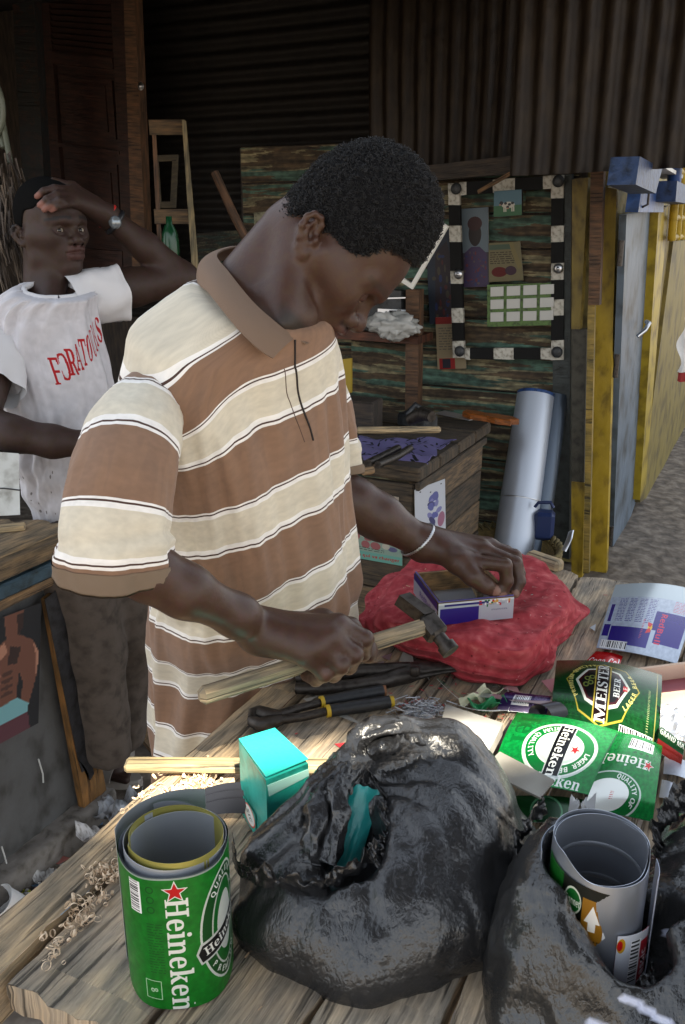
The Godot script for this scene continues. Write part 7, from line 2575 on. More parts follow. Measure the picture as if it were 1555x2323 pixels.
	var spots := [[Vector3(-0.4953, 0.924, -1.221), Vector3(-0.4992, 0.94, -1.274), Vector3(-0.4678, 0.926, -1.221)], [Vector3(-0.5284, 0.923, -1.224), Vector3(-0.5173, 0.923, -1.244), Vector3(-0.5113, 0.923, -1.218)], [Vector3(-0.5309, 0.923, -1.191), Vector3(-0.518, 0.923, -1.212), Vector3(-0.5132, 0.923, -1.193)], [Vector3(-0.2846, 0.924, -1.304), Vector3(-0.2718, 0.928, -1.314), Vector3(-0.281, 0.924, -1.256)], [Vector3(-0.3002, 0.924, -1.234), Vector3(-0.2844, 0.924, -1.208), Vector3(-0.3131, 0.924, -1.209)], [Vector3(-0.5156, 0.924, -1.022), Vector3(-0.4578, 0.924, -1.013), Vector3(-0.5083, 0.924, -1.034)], [Vector3(-0.5803, 0.924, -1.041), Vector3(-0.5629, 0.926, -1.055), Vector3(-0.568, 0.924, -1.036)], [Vector3(-0.4818, 0.923, -0.9543), Vector3(-0.46, 0.93, -0.958), Vector3(-0.4638, 0.923, -0.9461)], [Vector3(-0.4714, 0.923, -0.9448), Vector3(-0.4547, 0.924, -0.9442), Vector3(-0.46, 0.923, -0.9314)], [Vector3(-0.264, 0.924, -1.26), Vector3(-0.2447, 0.924, -1.28), Vector3(-0.2398, 0.924, -1.23)], [Vector3(-0.2335, 0.923, -1.495), Vector3(-0.2263, 0.923, -1.515), Vector3(-0.222, 0.923, -1.484)], [Vector3(-0.2775, 0.925, -1.408), Vector3(-0.2507, 0.932, -1.438), Vector3(-0.2723, 0.925, -1.399)], [Vector3(-0.5511, 0.923, -1.069), Vector3(-0.5424, 0.923, -1.086), Vector3(-0.5401, 0.923, -1.066)]]
	for k in spots.size():
		b = MB.new()
		b.slab(spots[k], Vector3(0, 0.0006, 0))
		single("tin_scrap", b.mesh(), sc[k], cuts[k][6], "scrap")
	# filings and the tiniest bits: too many to count
	for q in 3:
		b = MB.new()
		for k in 130:
			var c: Vector3 = [Vector3(-0.343, 0.92, -1.167), Vector3(-0.5072, 0.92, -1.148), Vector3(-0.2803, 0.92, -1.12)][rng.randi_range(0, 2)] + Vector3(rng.randfn() * 0.06, 0.0016, rng.randfn() * 0.045)
			if k % 3 == 0:
				c = Vector3(-0.4179, 0.92, -1.399) + Vector3(rng.randfn() * 0.05, 0.086, rng.randfn() * 0.04)
			if k % 5 == 0:
				c = Vector3(rng.randf_range(-0.56, 0.1), TOP + 0.002, rng.randf_range(-1.7, -0.5))
			var a := rng.randf() * TAU
			var d := Vector3(cos(a), rng.randf_range(-0.1, 0.2), sin(a)) * rng.randf_range(0.001, 0.005)
			var w := Vector3(-sin(a), 0, cos(a)) * rng.randf_range(0.0006, 0.002)
			b.slab([c - d, c + d, c + d + w, c - d + w], Vector3(0, 0.0005, 0))
		stuff(single("tin_crumbs", b.mesh(), [M.white_card, mat(lin(0.45, 0.30, 0.18), 0.8), mat(lin(0.5, 0.04, 0.05), 0.5)][q], ["tiny white bits of tin strewn over the table and cloth", "tiny brown wood crumbs strewn over the table and cloth", "tiny red bits of tin strewn over the table and cloth"][q], "crumbs"))


# ---------------------------------------------------------------- plastic bags on the table

func crinkle(k: float, seed_: int) -> Callable:
	var a := FastNoiseLite.new()
	a.seed = seed_
	a.frequency = 16.0
	a.fractal_octaves = 2
	var c := FastNoiseLite.new()
	c.seed = seed_ + 1
	c.frequency = 24.0
	c.noise_type = FastNoiseLite.TYPE_SIMPLEX
	c.fractal_type = FastNoiseLite.FRACTAL_RIDGED
	c.fractal_octaves = 2
	return func(p: Vector3) -> float:
		var w := a.get_noise_3d(p.x, p.y * 0.8, p.z)
		# creases that run up and down the film
		var q := Vector3(p.x + w * 0.02, p.y * 0.35 + 0.25 * p.x, p.z + w * 0.02)
		return k * (0.0035 * w + 0.0013 * c.get_noise_3d(q.x, q.y, q.z))


func flap(t: Node3D, m: Material, path: Array, lift: Vector3, seed_: int) -> void:
	# a loose edge of film that stands up along a path
	var nz := FastNoiseLite.new()
	nz.seed = seed_
	nz.frequency = 1.0
	var n := path.size() - 1
	var b := MB.new()
	b.sheet(70, 10, func(u, v):
		var s: float = u * n
		var i := mini(int(s), n - 1)
		var c: Vector3 = (path[i] as Vector3).cubic_interpolate(path[i + 1], path[maxi(i - 1, 0)], path[mini(i + 2, n)], s - i)
		var w: float = 0.6 + 0.8 * nz.get_noise_2d(u * 7.0, 2.0) + 0.5 * nz.get_noise_2d(u * 23.0, 9.0)
		c += lift * (v * 1.5 - 0.5) * (w if v > 0.33 else 1.0)
		var k := 0.009 * nz.get_noise_2d(u * 12.0, v * 1.2) + 0.004 * nz.get_noise_2d(u * 34.0, v * 2.0 + 4.0)
		return c + Vector3(k, 0.3 * k, k * 0.8), 0.0004)
	part("loose_edge", b.mesh(), m, t)


func build_bags() -> void:
	var film := mat(lin(0.017, 0.017, 0.018), 0.27, 0, null, crinkle_n, 1.0)
	film.metallic_specular = 0.6
	tri(film, 1.0)
	film.uv1_scale = Vector3(13, 8, 13)
	film.uv1_triplanar_sharpness = 2.0
	var t := thing("black_bag", "large knotted black plastic bag with a teal thing inside, right of the green roll", "plastic bag")
	var f := Field.new(Vector3(-0.47, 0.90, -0.97), Vector3(-0.12, 1.115, -0.53), 0.0042)
	f.ell(Vector3(-0.285, 0.955, -0.725), Vector3(0.118, 0.085, 0.125), 0.03)
	f.ell(Vector3(-0.355, 0.950, -0.672), Vector3(0.078, 0.070, 0.088), 0.04)
	f.ell(Vector3(-0.252, 0.972, -0.780), Vector3(0.078, 0.088, 0.090), 0.04)
	f.cap(Vector3(-0.385, 0.930, -0.615), Vector3(-0.280, 0.930, -0.612), 0.032, 0.030, 0.04)
	f.cap(Vector3(-0.280, 0.930, -0.612), Vector3(-0.185, 0.935, -0.715), 0.030, 0.030, 0.04)
	f.cap(Vector3(-0.185, 0.935, -0.715), Vector3(-0.200, 0.94, -0.840), 0.030, 0.034, 0.04)
	# the gathered neck and knot
	f.cap(Vector3(-0.4114, 0.98, -0.6572), Vector3(-0.3683, 1.035, -0.7132), 0.030, 0.022, 0.02)
	f.cap(Vector3(-0.3683, 1.035, -0.7132), Vector3(-0.3521, 1.068, -0.74), 0.022, 0.014, 0.015)
	f.cap(Vector3(-0.3521, 1.068, -0.74), Vector3(-0.3201, 1.075, -0.7936), 0.015, 0.017, 0.012)
	f.cap(Vector3(-0.3201, 1.075, -0.7936), Vector3(-0.2765, 1.055, -0.8277), 0.017, 0.030, 0.025)
	f.cap(Vector3(-0.361, 1.025, -0.759), Vector3(-0.2972, 1.025, -0.8138), 0.034, 0.040, 0.03)
	f.ell(Vector3(-0.2631, 1, -0.8417), Vector3(0.050, 0.050, 0.045), 0.04)
	# the mouth
	f.ell(Vector3(-0.3188, 1.03, -0.676), Vector3(0.032, 0.058, 0.042), 0.012, true, Basis(UP, 0.5))
	f.cap(Vector3(-0.3857, 1.018, -0.5991), Vector3(-0.3397, 1.012, -0.6144), 0.010, 0.016, 0.012, true)
	f.cap(Vector3(-0.3397, 1.012, -0.6144), Vector3(-0.3141, 1.015, -0.6509), 0.016, 0.024, 0.012, true)
	var kn := Vector3(-0.3515, 1.066, -0.7389)
	var soft := crinkle(1.0, 71)
	f.warp(func(p):
		# pleats that run down from the knot
		var d: Vector3 = p - kn
		var r := Vector2(d.x, d.z).length()
		var a := atan2(d.z, d.x)
		var fold := absf(sin(a * 9.0 + 2.0 * sin(r * 22.0))) - 0.6
		return float(soft.call(p)) - 0.0045 * fold * smoothstep(0.0, 0.05, r) * smoothstep(0.24, 0.06, r), 0.024)
	var b := MB.new()
	f.into(b)
	part("film", b.mesh(), film, t)
	# the twisted handles at the knot
	var nz := FastNoiseLite.new()
	nz.seed = 2
	nz.frequency = 30.0
	for q in [[Vector3(-0.3537, 1.07, -0.7433), Vector3(-0.3487, 1.09, -0.7495), Vector3(-0.3254, 1.096, -0.7739), Vector3(-0.303, 1.085, -0.7904), Vector3(-0.2992, 1.065, -0.7995)], [Vector3(-0.3504, 1.065, -0.7365), Vector3(-0.3487, 1.055, -0.7007), Vector3(-0.3399, 1.035, -0.6778), Vector3(-0.3365, 1.005, -0.646)], [Vector3(-0.3512, 1.065, -0.7271), Vector3(-0.3651, 1.05, -0.6918), Vector3(-0.3569, 1.03, -0.6611), Vector3(-0.3526, 1.005, -0.6381)], [Vector3(-0.3396, 1.075, -0.753), Vector3(-0.3206, 1.08, -0.7634), Vector3(-0.3088, 1.08, -0.7984)]]:
		b = MB.new()
		b.grid(40, 14, func(u, v):
			var s: float = u * (q.size() - 1)
			var i := mini(int(s), q.size() - 2)
			var c: Vector3 = (q[i] as Vector3).cubic_interpolate(q[i + 1], q[maxi(i - 1, 0)], q[mini(i + 2, q.size() - 1)], s - i)
			var ax: Vector3 = (q[i + 1] - q[i]).normalized()
			var e1 := ax.cross(UP).normalized()
			var e2 := e1.cross(ax)
			var a: float = v * TAU + u * 2.0
			var r := 0.009 + 0.005 * absf(sin(a * 2.5 + u * 3.0)) + 0.010 * nz.get_noise_3d(c.x + cos(a) * 0.03, c.y, c.z + sin(a) * 0.03)
			return c + (e1 * cos(a) + e2 * sin(a) * 0.8) * r, true)
		part("handle", b.mesh(), film, t)
	flap(t, film, [Vector3(-0.4379, 1.005, -0.6293), Vector3(-0.413, 1.008, -0.6009), Vector3(-0.3819, 1.004, -0.6005), Vector3(-0.3409, 1.002, -0.6164), Vector3(-0.3146, 1.008, -0.6319), Vector3(-0.2932, 1.02, -0.6689)], Vector3(0.004, 0.022, 0.004), 3)
	flap(t, film, [Vector3(-0.2877, 1.015, -0.6568), Vector3(-0.2887, 1.032, -0.6918), Vector3(-0.3077, 1.048, -0.7232), Vector3(-0.3324, 1.055, -0.7435)], Vector3(-0.012, 0.012, 0.0), 5)
	# teal film in the mouth
	b = MB.new()
	b.sheet(26, 20, func(u, v):
		var c: Vector3 = Vector3(-0.3441, 0.992, -0.6486).lerp(Vector3(-0.3173, 0.986, -0.6842), u).lerp(Vector3(-0.3577, 1.045, -0.7031).lerp(Vector3(-0.3142, 1.05, -0.7356), u), v)
		return c + Vector3(0, 0.006 * nz.get_noise_2d(u * 0.06, v * 0.05) + 0.004 * sin(u * 9.0 + v * 3.0), 0.004 * sin(v * 5.0 + u * 3.0)), 0.001)
	single("teal_film", b.mesh(), mat(lin(0.015, 0.26, 0.25), 0.3, 0, null, crinkle_n, 0.5), "crumpled teal plastic showing in the mouth of the large black bag", "plastic wrap")

	# second bag with a roll of tin standing in it
	var foot := Vector3(-0.081, TOP + 0.002, -0.704)
	t = thing("black_bag", "black plastic bag with white print, slumped round a roll of tin at the lower right", "plastic bag")
	f = Field.new(Vector3(-0.20, 0.90, -0.98), Vector3(0.14, 1.10, -0.55), 0.0042)
	f.ell(Vector3(-0.095, 0.955, -0.672), Vector3(0.075, 0.100, 0.070), 0.03)
	f.ell(Vector3(-0.130, 0.975, -0.715), Vector3(0.036, 0.095, 0.070), 0.03)
	f.ell(Vector3(0.010, 0.955, -0.725), Vector3(0.085, 0.085, 0.120), 0.04)
	f.ell(Vector3(0.030, 0.950, -0.850), Vector3(0.080, 0.100, 0.100), 0.04)
	f.cap(Vector3(-0.120, 0.925, -0.625), Vector3(0.080, 0.925, -0.590), 0.030, 0.040, 0.04)
	f.cap(Vector3(-0.150, 0.99, -0.78), Vector3(-0.070, 1.000, -0.80), 0.014, 0.014, 0.03)
	f.cap(foot + Vector3(0, -0.02, 0), foot + Vector3(0, 0.3, 0), 0.0475, 0.0475, 0.006, true)
	f.cap(foot + Vector3(0.055, 0.055, 0.03), foot + Vector3(0.02, 0.16, 0.065), 0.024, 0.045, 0.012, true)
	f.cap(foot + Vector3(0.055, 0.075, 0.0), foot + Vector3(0.06, 0.18, 0.0), 0.020, 0.030, 0.012, true)
	f.warp(crinkle(1.5, 91), 0.024)
	b = MB.new()
	f.into(b, Transform3D(), func(p):
		var c := Color(0.016, 0.016, 0.018)
		if p.x > -0.085 and p.z > -0.72 and p.y < 1.0:
			var s := fposmod(p.x * 0.35 + p.y * 1.5 - p.z * 1.2, 0.060)
			var w := fposmod(p.x * 1.3 - p.y * 0.8 + p.z * 0.9, 0.11)
			if s < 0.012 and w > 0.02 and w < 0.09:
				c = Color(0.45, 0.47, 0.58)
		return c)
	var film2 := vc(mat(Color(1, 1, 1), 0.26, 0, null, crinkle_n, 1.0))
	film2.metallic_specular = 0.6
	tri(film2, 1.0)
	film2.uv1_scale = Vector3(10, 6, 10)
	part("film", b.mesh(), film2, t)
	flap(t, film, [Vector3(-0.1527, 1.03, -0.8015), Vector3(-0.1641, 1.028, -0.7588), Vector3(-0.1609, 1.02, -0.7126), Vector3(-0.1281, 1.025, -0.6887), Vector3(-0.0906, 1.015, -0.691), Vector3(-0.0563, 1, -0.6865), Vector3(-0.0344, 0.97, -0.6907)], Vector3(0.0, 0.020, 0.006), 7)
	flap(t, film, [Vector3(-0.0312, 0.98, -0.7467), Vector3(-0.0299, 1.01, -0.7762), Vector3(-0.0402, 1.02, -0.8157), Vector3(-0.0288, 1.04, -0.8476), Vector3(-0.0017, 1.05, -0.8707)], Vector3(-0.006, 0.026, 0.0), 8)
	# the roll
	var r := thing("tin_roll", "roll of bare and printed tin standing open in the right black bag", "can sheet roll", foot)
	var inner := mat(lin(0.45, 0.48, 0.54), 0.3, 0.85)
	for q in [[0.0430, 0.162, 0.0], [0.0418, 0.158, 1.3], [0.0405, 0.160, 2.9]]:
		b = MB.new()
		b.sheet(80, 8, func(u, v):
			var a: float = q[2] + u * TAU * 0.99
			var rr: float = q[0] + 0.001 * sin(a * 2.0 + q[2]) + 0.0008 * absf(sin(v * PI * 3.0))
			# the front is cut lower than the back
			var h: float = q[1] - 0.016 * smoothstep(0.2, 0.9, cos(a - 0.95))
			return Vector3(cos(a) * rr, v * h, sin(a) * rr), 0.0005)
		part("sheet", b.mesh(), inner, r)
	for k in 3:
		b = MB.new()
		b.lathe(Transform3D(), [Vector2(0.0402, 0.05 + 0.036 * k), Vector2(0.0392, 0.053 + 0.036 * k), Vector2(0.0402, 0.056 + 0.036 * k)], 60)
		part("bead", b.mesh(), M.tin, r)
	# printed pieces round its front
	var p := Print.new(512, 256, Color(0.07, 0.08, 0.06))
	p.rect(0, 0, 150, 256, Color(0.05, 0.30, 0.08))
	p.rect(0, 60, 150, 40, Color(0.04, 0.07, 0.05))
	p.oval(Vector2(215, 44), 48, 30, Color(0.75, 0.78, 0.7))
	p.oval(Vector2(215, 44), 42, 25, Color(0.06, 0.34, 0.12))
	p.write("Bonnet", Vector2(215, 46), 24, Color(0.85, 0.86, 0.8))
	p.lines(176, 96, 30, 140, 12, Color(0.75, 0.75, 0.7), 3)
	p.rect(268, 24, 112, 232, Color(0.55, 0.38, 0.08))
	p.poly(PackedVector2Array([Vector2(322, 36), Vector2(364, 76), Vector2(342, 76), Vector2(342, 96), Vector2(304, 96), Vector2(304, 76), Vector2(282, 76)]), Color(0.9, 0.88, 0.84))
	for k in 5:
		p.lines(290 + k * 16, 116, 8, 110, 10, Color(0.25, 0.16, 0.05), k)
	p.rect(380, 24, 90, 232, Color(0.80, 0.80, 0.80))
	b = MB.new()
	b.sheet(40, 6, func(u, v):
		var a := lerpf(2.75, 0.72, u)
		return Vector3(cos(a) * 0.0445, 0.02 + v * (0.128 - 0.012 * u), sin(a) * 0.0445), 0.0004)
	for k in b.uv.size():
		b.uv[k].y = 1.0 - b.uv[k].y
	part("label_piece", b.mesh(), mat(Color(1, 1, 1), 0.35, 0.2, p.tex()), r)
	p = Print.new(256, 512, Color(0.78, 0.79, 0.82))
	p.bars(96, 40, 80, 260, true, 12)
	p.rect(176, 60, 80, 452, Color(0.68, 0.04, 0.10))
	p.write("Lassic", Vector2(214, 230), 74, Color(0.9, 0.9, 0.9), -PI / 2)
	p.oval(Vector2(28, 60), 28, 44, Color(0.75, 0.55, 0.1))
	p.oval(Vector2(20, 60), 18, 30, Color(0.7, 0.08, 0.08))
	b = MB.new()
	b.sheet(20, 6, func(u, v):
		var a := lerpf(0.95, 0.15, u)
		return Vector3(cos(a) * (0.047 + 0.004 * u), 0.0 + v * (0.095 - 0.004 * u), sin(a) * (0.047 + 0.004 * u)), 0.0004)
	for k in b.uv.size():
		b.uv[k].y = 1.0 - b.uv[k].y
	part("label_piece", b.mesh(), mat(Color(1, 1, 1), 0.35, 0.2, p.tex()), r)
	p = Print.new(128, 512, Color(0.66, 0.68, 0.74))
	p.bars(30, 220, 70, 270, true, 15)
	b = MB.new()
	b.sheet(10, 6, func(u, v):
		var a := lerpf(0.22, -0.35, u)
		return Vector3(cos(a) * (0.054 - 0.003 * u), v * 0.145, sin(a) * (0.054 - 0.003 * u)), 0.0005)
	for k in b.uv.size():
		b.uv[k].y = 1.0 - b.uv[k].y
	part("outer_leaf", b.mesh(), mat(Color(1, 1, 1), 0.35, 0.3, p.tex()), r)
	b = MB.new()
	b.sheet(14, 5, func(u, v):
		var a := lerpf(2.7, 4.2, u)
		return Vector3(cos(a) * (0.0535 - 0.005 * u), 0.03 + v * 0.118, sin(a) * (0.0535 - 0.005 * u)), 0.0005)
	part("outer_leaf", b.mesh(), mat(lin(0.42, 0.47, 0.55), 0.32, 0.7), r)


# ---------------------------------------------------------------- the second person and his corner

func build_watcher() -> void:
	var t := thing("person", "person in a white T-shirt with red letters, one hand on the head, at left", "person")
	var eye := Vector3(0, 1.62, 0)
	var c0 := Vector3(-1.727, 1.596, -1.782)
	var back := (eye - c0).normalized()
	var flat := (back * Vector3(1, 0, 1)).normalized()
	var right := UP.cross(flat)
	var fwd := flat * cos(0.66) + right * sin(0.66)
	var side := fwd.cross(UP)
	var hb := Basis(fwd, UP, side) * Basis(Vector3(0, 0, 1), 0.13)
	var hx := Transform3D(hb, c0)
	var inv := hx.affine_inverse()
	var f := head_field(0.0034)
	ears(f, 0.25)
	f.cap(Vector3(-0.022, -0.02, 0), inv * Vector3(-1.72, 1.414, -1.742), 0.048, 0.055, 0.03)
	f.cap(Vector3(0.025, -0.07, 0), inv * Vector3(-1.667, 1.424, -1.712), 0.020, 0.040, 0.03)
	var base := Color(0.034, 0.017, 0.012)
	var grain := FastNoiseLite.new()
	grain.seed = 8
	grain.frequency = 50.0
	var body := MB.new()
	f.into(body, hx, func(p):
		var k: float = 1.0 + 0.16 * grain.get_noise_3d(p.x, p.y, p.z)
		var c := Color(base.r * k, base.g * k, base.b * k)
		if p.x > 0.095 and p.y < -0.040 and p.y > -0.074 and absf(p.z) < 0.027:
			c = c.lerp(Color(0.06, 0.026, 0.022), 0.7)
		var line := 0.062 + 0.02 * smoothstep(0.06, 0.10, p.x) - 0.06 * smoothstep(0.03, -0.03, p.x)
		c = c.lerp(Color(0.012, 0.010, 0.010), smoothstep(-0.006, 0.008, p.y - line))
		if p.x > 0.08 and absf(p.y - 0.029 + 0.1 * absf(absf(p.z) - 0.03)) < 0.004 and absf(p.z) > 0.012:
			c = c.lerp(Color(0.010, 0.008, 0.008), 0.8)
		return c)
	var paint := func(p):
		var k: float = 1.0 + 0.2 * grain.get_noise_3d(p.x, p.y, p.z)
		return Color(base.r * k, base.g * k, base.b * k)
	# raised arm, hand on the forehead
	var wr := Vector3(-1.627, 1.641, -1.906)
	f = Field.new(Vector3(-1.84, 1.36, -2.16), Vector3(-1.38, 1.76, -1.55), 0.0042)
	f.chain([Vector3(-1.615, 1.461, -1.845), Vector3(-1.585, 1.46, -1.93), Vector3(-1.502, 1.48, -2.049)], [0.055, 0.050, 0.042], 0.02)
	f.chain([Vector3(-1.502, 1.48, -2.049), Vector3(-1.568, 1.565, -1.977), wr], [0.042, 0.038, 0.027], 0.02)
	var fingers := [
		[Vector3(-1.646, 1.704, -1.802), Vector3(-1.641, 1.706, -1.735), Vector3(-1.656, 1.699, -1.713), Vector3(-1.677, 1.687, -1.71)],
		[Vector3(-1.634, 1.692, -1.792), Vector3(-1.626, 1.69, -1.724), Vector3(-1.638, 1.68, -1.703), Vector3(-1.66, 1.666, -1.699)],
		[Vector3(-1.623, 1.681, -1.781), Vector3(-1.61, 1.676, -1.715), Vector3(-1.628, 1.668, -1.704), Vector3(-1.649, 1.656, -1.701)],
		[Vector3(-1.618, 1.671, -1.78), Vector3(-1.605, 1.668, -1.727), Vector3(-1.612, 1.663, -1.71), Vector3(-1.632, 1.655, -1.709)]]
	hand(f, wr, fingers, 0.026, 0.0098)
	f.chain([Vector3(-1.635, 1.675, -1.867), Vector3(-1.662, 1.713, -1.821), Vector3(-1.684, 1.725, -1.779)], [0.018, 0.012, 0.010], 0.012)
	var tips := [Vector3(-1.67, 1.687, -1.702), Vector3(-1.652, 1.666, -1.691), Vector3(-1.641, 1.656, -1.693), Vector3(-1.625, 1.655, -1.7)]
	f.into(body, Transform3D(), func(p):
		var c: Color = (paint as Callable).call(p)
		for q in tips:
			c = c.lerp(Color(0.20, 0.09, 0.07), smoothstep(0.018, 0.006, p.distance_to(q)))
		return c)
	# lowered arm across the belly
	f = Field.new(Vector3(-1.80, 0.98, -1.70), Vector3(-1.34, 1.40, -1.28), 0.0045)
	f.chain([Vector3(-1.671, 1.27, -1.502), Vector3(-1.655, 1.188, -1.432), Vector3(-1.565, 1.158, -1.442), Vector3(-1.494, 1.137, -1.493), Vector3(-1.435, 1.124, -1.552)], [0.042, 0.042, 0.041, 0.037, 0.029], 0.02)
	f.chain([Vector3(-1.435, 1.124, -1.552), Vector3(-1.371, 1.112, -1.627)], [0.030, 0.024], 0.02)
	f.into(body, Transform3D(), paint)
	# feet in sandals
	var toes := MB.new()
	for q in [[Vector3(-1.589, 0, -1.748), 1.0], [Vector3(-1.711, 0, -1.86), 0.9]]:
		f = Field.new((q[0] as Vector3) + Vector3(-0.28, -0.01, -0.16), (q[0] as Vector3) + Vector3(0.08, 0.20, 0.16), 0.005)
		var d := (flat * 0.55 + right * 0.83).normalized()
		var sd := d.cross(UP)
		var b0: Vector3 = q[0]
		f.chain([b0 - d * 0.19 + UP * 0.16, b0 - d * 0.19 + UP * 0.05], [0.036, 0.036], 0.02)
		f.chain([b0 - d * 0.19 + UP * 0.05, b0 - d * 0.04 + UP * 0.045], [0.034, 0.030], 0.03)
		for k in 5:
			var o := sd * (0.030 - 0.0145 * k)
			f.chain([b0 - d * 0.05 + o * 0.9 + UP * 0.04, b0 + o + d * (0.012 - 0.004 * k) + UP * 0.036], [0.013, [0.0125, 0.0095, 0.009, 0.0085, 0.008][k]], 0.006)
		f.into(body, Transform3D(), paint)
		var b := MB.new()
		var sole := PackedVector2Array()
		for k in 20:
			var a := TAU * k / 20.0
			sole.append(Vector2(cos(a) * 0.14 - 0.09, sin(a) * (0.052 - 0.008 * cos(a))))
		b.prism(Transform3D(Basis(d, UP, -sd), b0 + UP * 0.004), sole, 0.024, 1.0, 0.004)
		b.sheet(16, 6, func(u, v):
			var a := lerpf(0.1, PI - 0.1, u)
			return b0 - d * (0.10 - 0.07 * v) + sd * cos(a) * 0.052 + UP * (0.028 + 0.05 * sin(a) * (1.0 - 0.25 * v)), 0.003)
		single("sandal", b.mesh(), mat(lin(0.30, 0.27, 0.24), 0.6), "grey sandal on the nearer foot of the person in white" if q[1] == 1.0 else "grey sandal on the farther foot of the person in white", "sandal")
	# trunk and legs inside the clothes
	f = Field.new(Vector3(-1.95, 0.0, -2.2), Vector3(-1.35, 1.60, -1.4), 0.014)
	f.chain([Vector3(-1.716, 1.425, -1.747), Vector3(-1.698, 1.247, -1.714), Vector3(-1.649, 0.9387, -1.672), Vector3(-1.631, 0.7526, -1.672)], [0.050, 0.065, 0.036, 0.04], 0.03)
	f.cap(Vector3(-1.745, 1.389, -1.638), Vector3(-1.637, 1.444, -1.84), 0.045, 0.045, 0.03)
	f.chain([Vector3(-1.617, 0.7599, -1.658), Vector3(-1.54, 0.5219, -1.609), Vector3(-1.711, 0, -1.86) + Vector3(-0.12, 0.10, 0.06)], [0.07, 0.05, 0.04], 0.03)
	f.chain([Vector3(-1.631, 0.7526, -1.672), Vector3(-1.581, 0.4474, -1.749), Vector3(-1.589, 0, -1.748) + Vector3(-0.15, 0.10, 0.05)], [0.07, 0.05, 0.04], 0.03)
	f.into(body, Transform3D(), paint)
	var matt: StandardMaterial3D = M.skin.duplicate()
	matt.roughness = 0.6
	part("body", body.mesh(), matt, t)
	var cap := Field.new(Vector3(-0.10, -0.05, -0.10), Vector3(0.13, 0.15, 0.10), 0.004)
	cap.ell(Vector3(0.014, 0.052, 0), Vector3(0.0925, 0.0885, 0.0755), 0.01)
	cap.ell(Vector3(0.058, 0.040, 0), Vector3(0.0585, 0.0605, 0.0645), 0.03)
	cap.warp(func(q): return 0.03 * smoothstep(0.004, -0.010, q.y - (0.055 + 0.028 * smoothstep(0.05, 0.10, q.x) - 0.07 * smoothstep(0.03, -0.03, q.x))) + 0.001 * grain.get_noise_3d(q.x * 4.0, q.y * 4.0, q.z * 4.0), 0.03)
	var cb := MB.new()
	cap.into(cb, hx)
	part("hair", cb.mesh(), mat(lin(0.006, 0.006, 0.006), 0.95), t)
	((t.get_child(t.get_child_count() - 1) as MeshInstance3D).material_override as StandardMaterial3D).metallic_specular = 0.1
	make_eyes(t, hx, Vector3(0.93, -0.02, 0.25))
	var te := MB.new()
	te.ball(hx * Vector3(0.1065, -0.0558, 0.004), Vector3(0.006, 0.004, 0.012), 10, 6, hx.basis.orthonormalized())
	part("teeth", te.mesh(), mat(lin(0.55, 0.50, 0.42), 0.3), t)

	# T-shirt
	var fw := Vector3(0.85, 0, 0.528)
	var rt := Vector3(-0.528, 0, 0.85)
	var rows := [[1.485, -1.628, -1.707, 0.0759, 0.0639], [1.465, -1.64, -1.7, 0.0968, 0.0732], [1.445, -1.657, -1.692, 0.1147, 0.0801], [1.42, -1.665, -1.688, 0.1242, 0.0804], [1.38, -1.672, -1.685, 0.1335, 0.0873], [1.32, -1.673, -1.685, 0.1433, 0.0951], [1.24, -1.66, -1.691, 0.144, 0.0993], [1.16, -1.654, -1.694, 0.1374, 0.0993], [1.08, -1.656, -1.693, 0.1263, 0.0947], [1, -1.661, -1.691, 0.1172, 0.0879], [0.93, -1.661, -1.69, 0.1047, 0.0785], [0.86, -1.659, -1.691, 0.0886, 0.0664]]
	var p := Print.new(1024, 512, Color(0.80, 0.79, 0.79))
	mottle(p, Color(0.82, 0.81, 0.81), 0.10)
	for k in 60:
		p.oval(Vector2(rng.randf_range(0, 1024), rng.randf_range(360, 512)), rng.randf_range(1, 4), rng.randf_range(1, 5), Color(0.5, 0.48, 0.47))
	var word := "FORATOULAST"
	for k in word.length():
		var s := k / 10.0
		# turned round the chest from the breast bone towards his left side
		p.write(word[k], Vector2(1024.0 * fposmod(lerpf(0.06, -1.25, pow(s, 1.15)) / TAU, 1.0) * 1.0, 512.0 * (1.49 - lerpf(1.275, 1.375, s)) / 0.63), 74, Color(0.68, 0.06, 0.09), 0.0, true, -0.42)
	var cloth := mat(Color(0.92, 0.92, 0.94), 0.92, 0, p.tex())
	cloth.rim_enabled = true
	cloth.rim = 0.2
	var n1 := FastNoiseLite.new()
	n1.seed = 26
	n1.frequency = 1.0
	var b := MB.new()
	var at := func(th: float, y: float) -> Vector3:
		var tilt := lerpf(0.0, -0.35, clampf((y - 1.38) / 0.1, 0.0, 1.0))
		var q := trunk_point(rows, y, th, fw, rt, 2.4, tilt)
		var o := fw * cos(th) + rt * sin(th)
		var k := 0.010 * n1.get_noise_3d(cos(th) * 2.5, y * 2.0, sin(th) * 2.5) * 2.0
		var w := y + 0.10 * sin(th) + 0.05 * n1.get_noise_2d(cos(th) * 2.0, sin(th) * 2.0)
		k += 0.005 * sin(w * 75.0) * smoothstep(1.24, 1.12, y) * smoothstep(0.85, 0.95, y)
		k += 0.006 * sin(th * 6.0 + y * 36.0) * smoothstep(1.15, 1.3, y) * smoothstep(1.46, 1.36, y) * smoothstep(-1.8, -0.3, -absf(th - 0.6 if th < PI else th - TAU - 0.6))
		return q + o * k
	b.grid(120, 90, func(u, v):
		if v > 0.97:
			var rim: Vector3 = (at as Callable).call(u * TAU, 1.465)
			return rim.lerp(Vector3(-1.706, 1.459, -1.742), (v - 0.97) / 0.03 * 0.34)
		return (at as Callable).call(u * TAU, lerpf(0.865, 1.465, v / 0.97)), true, Vector2.ONE, true)
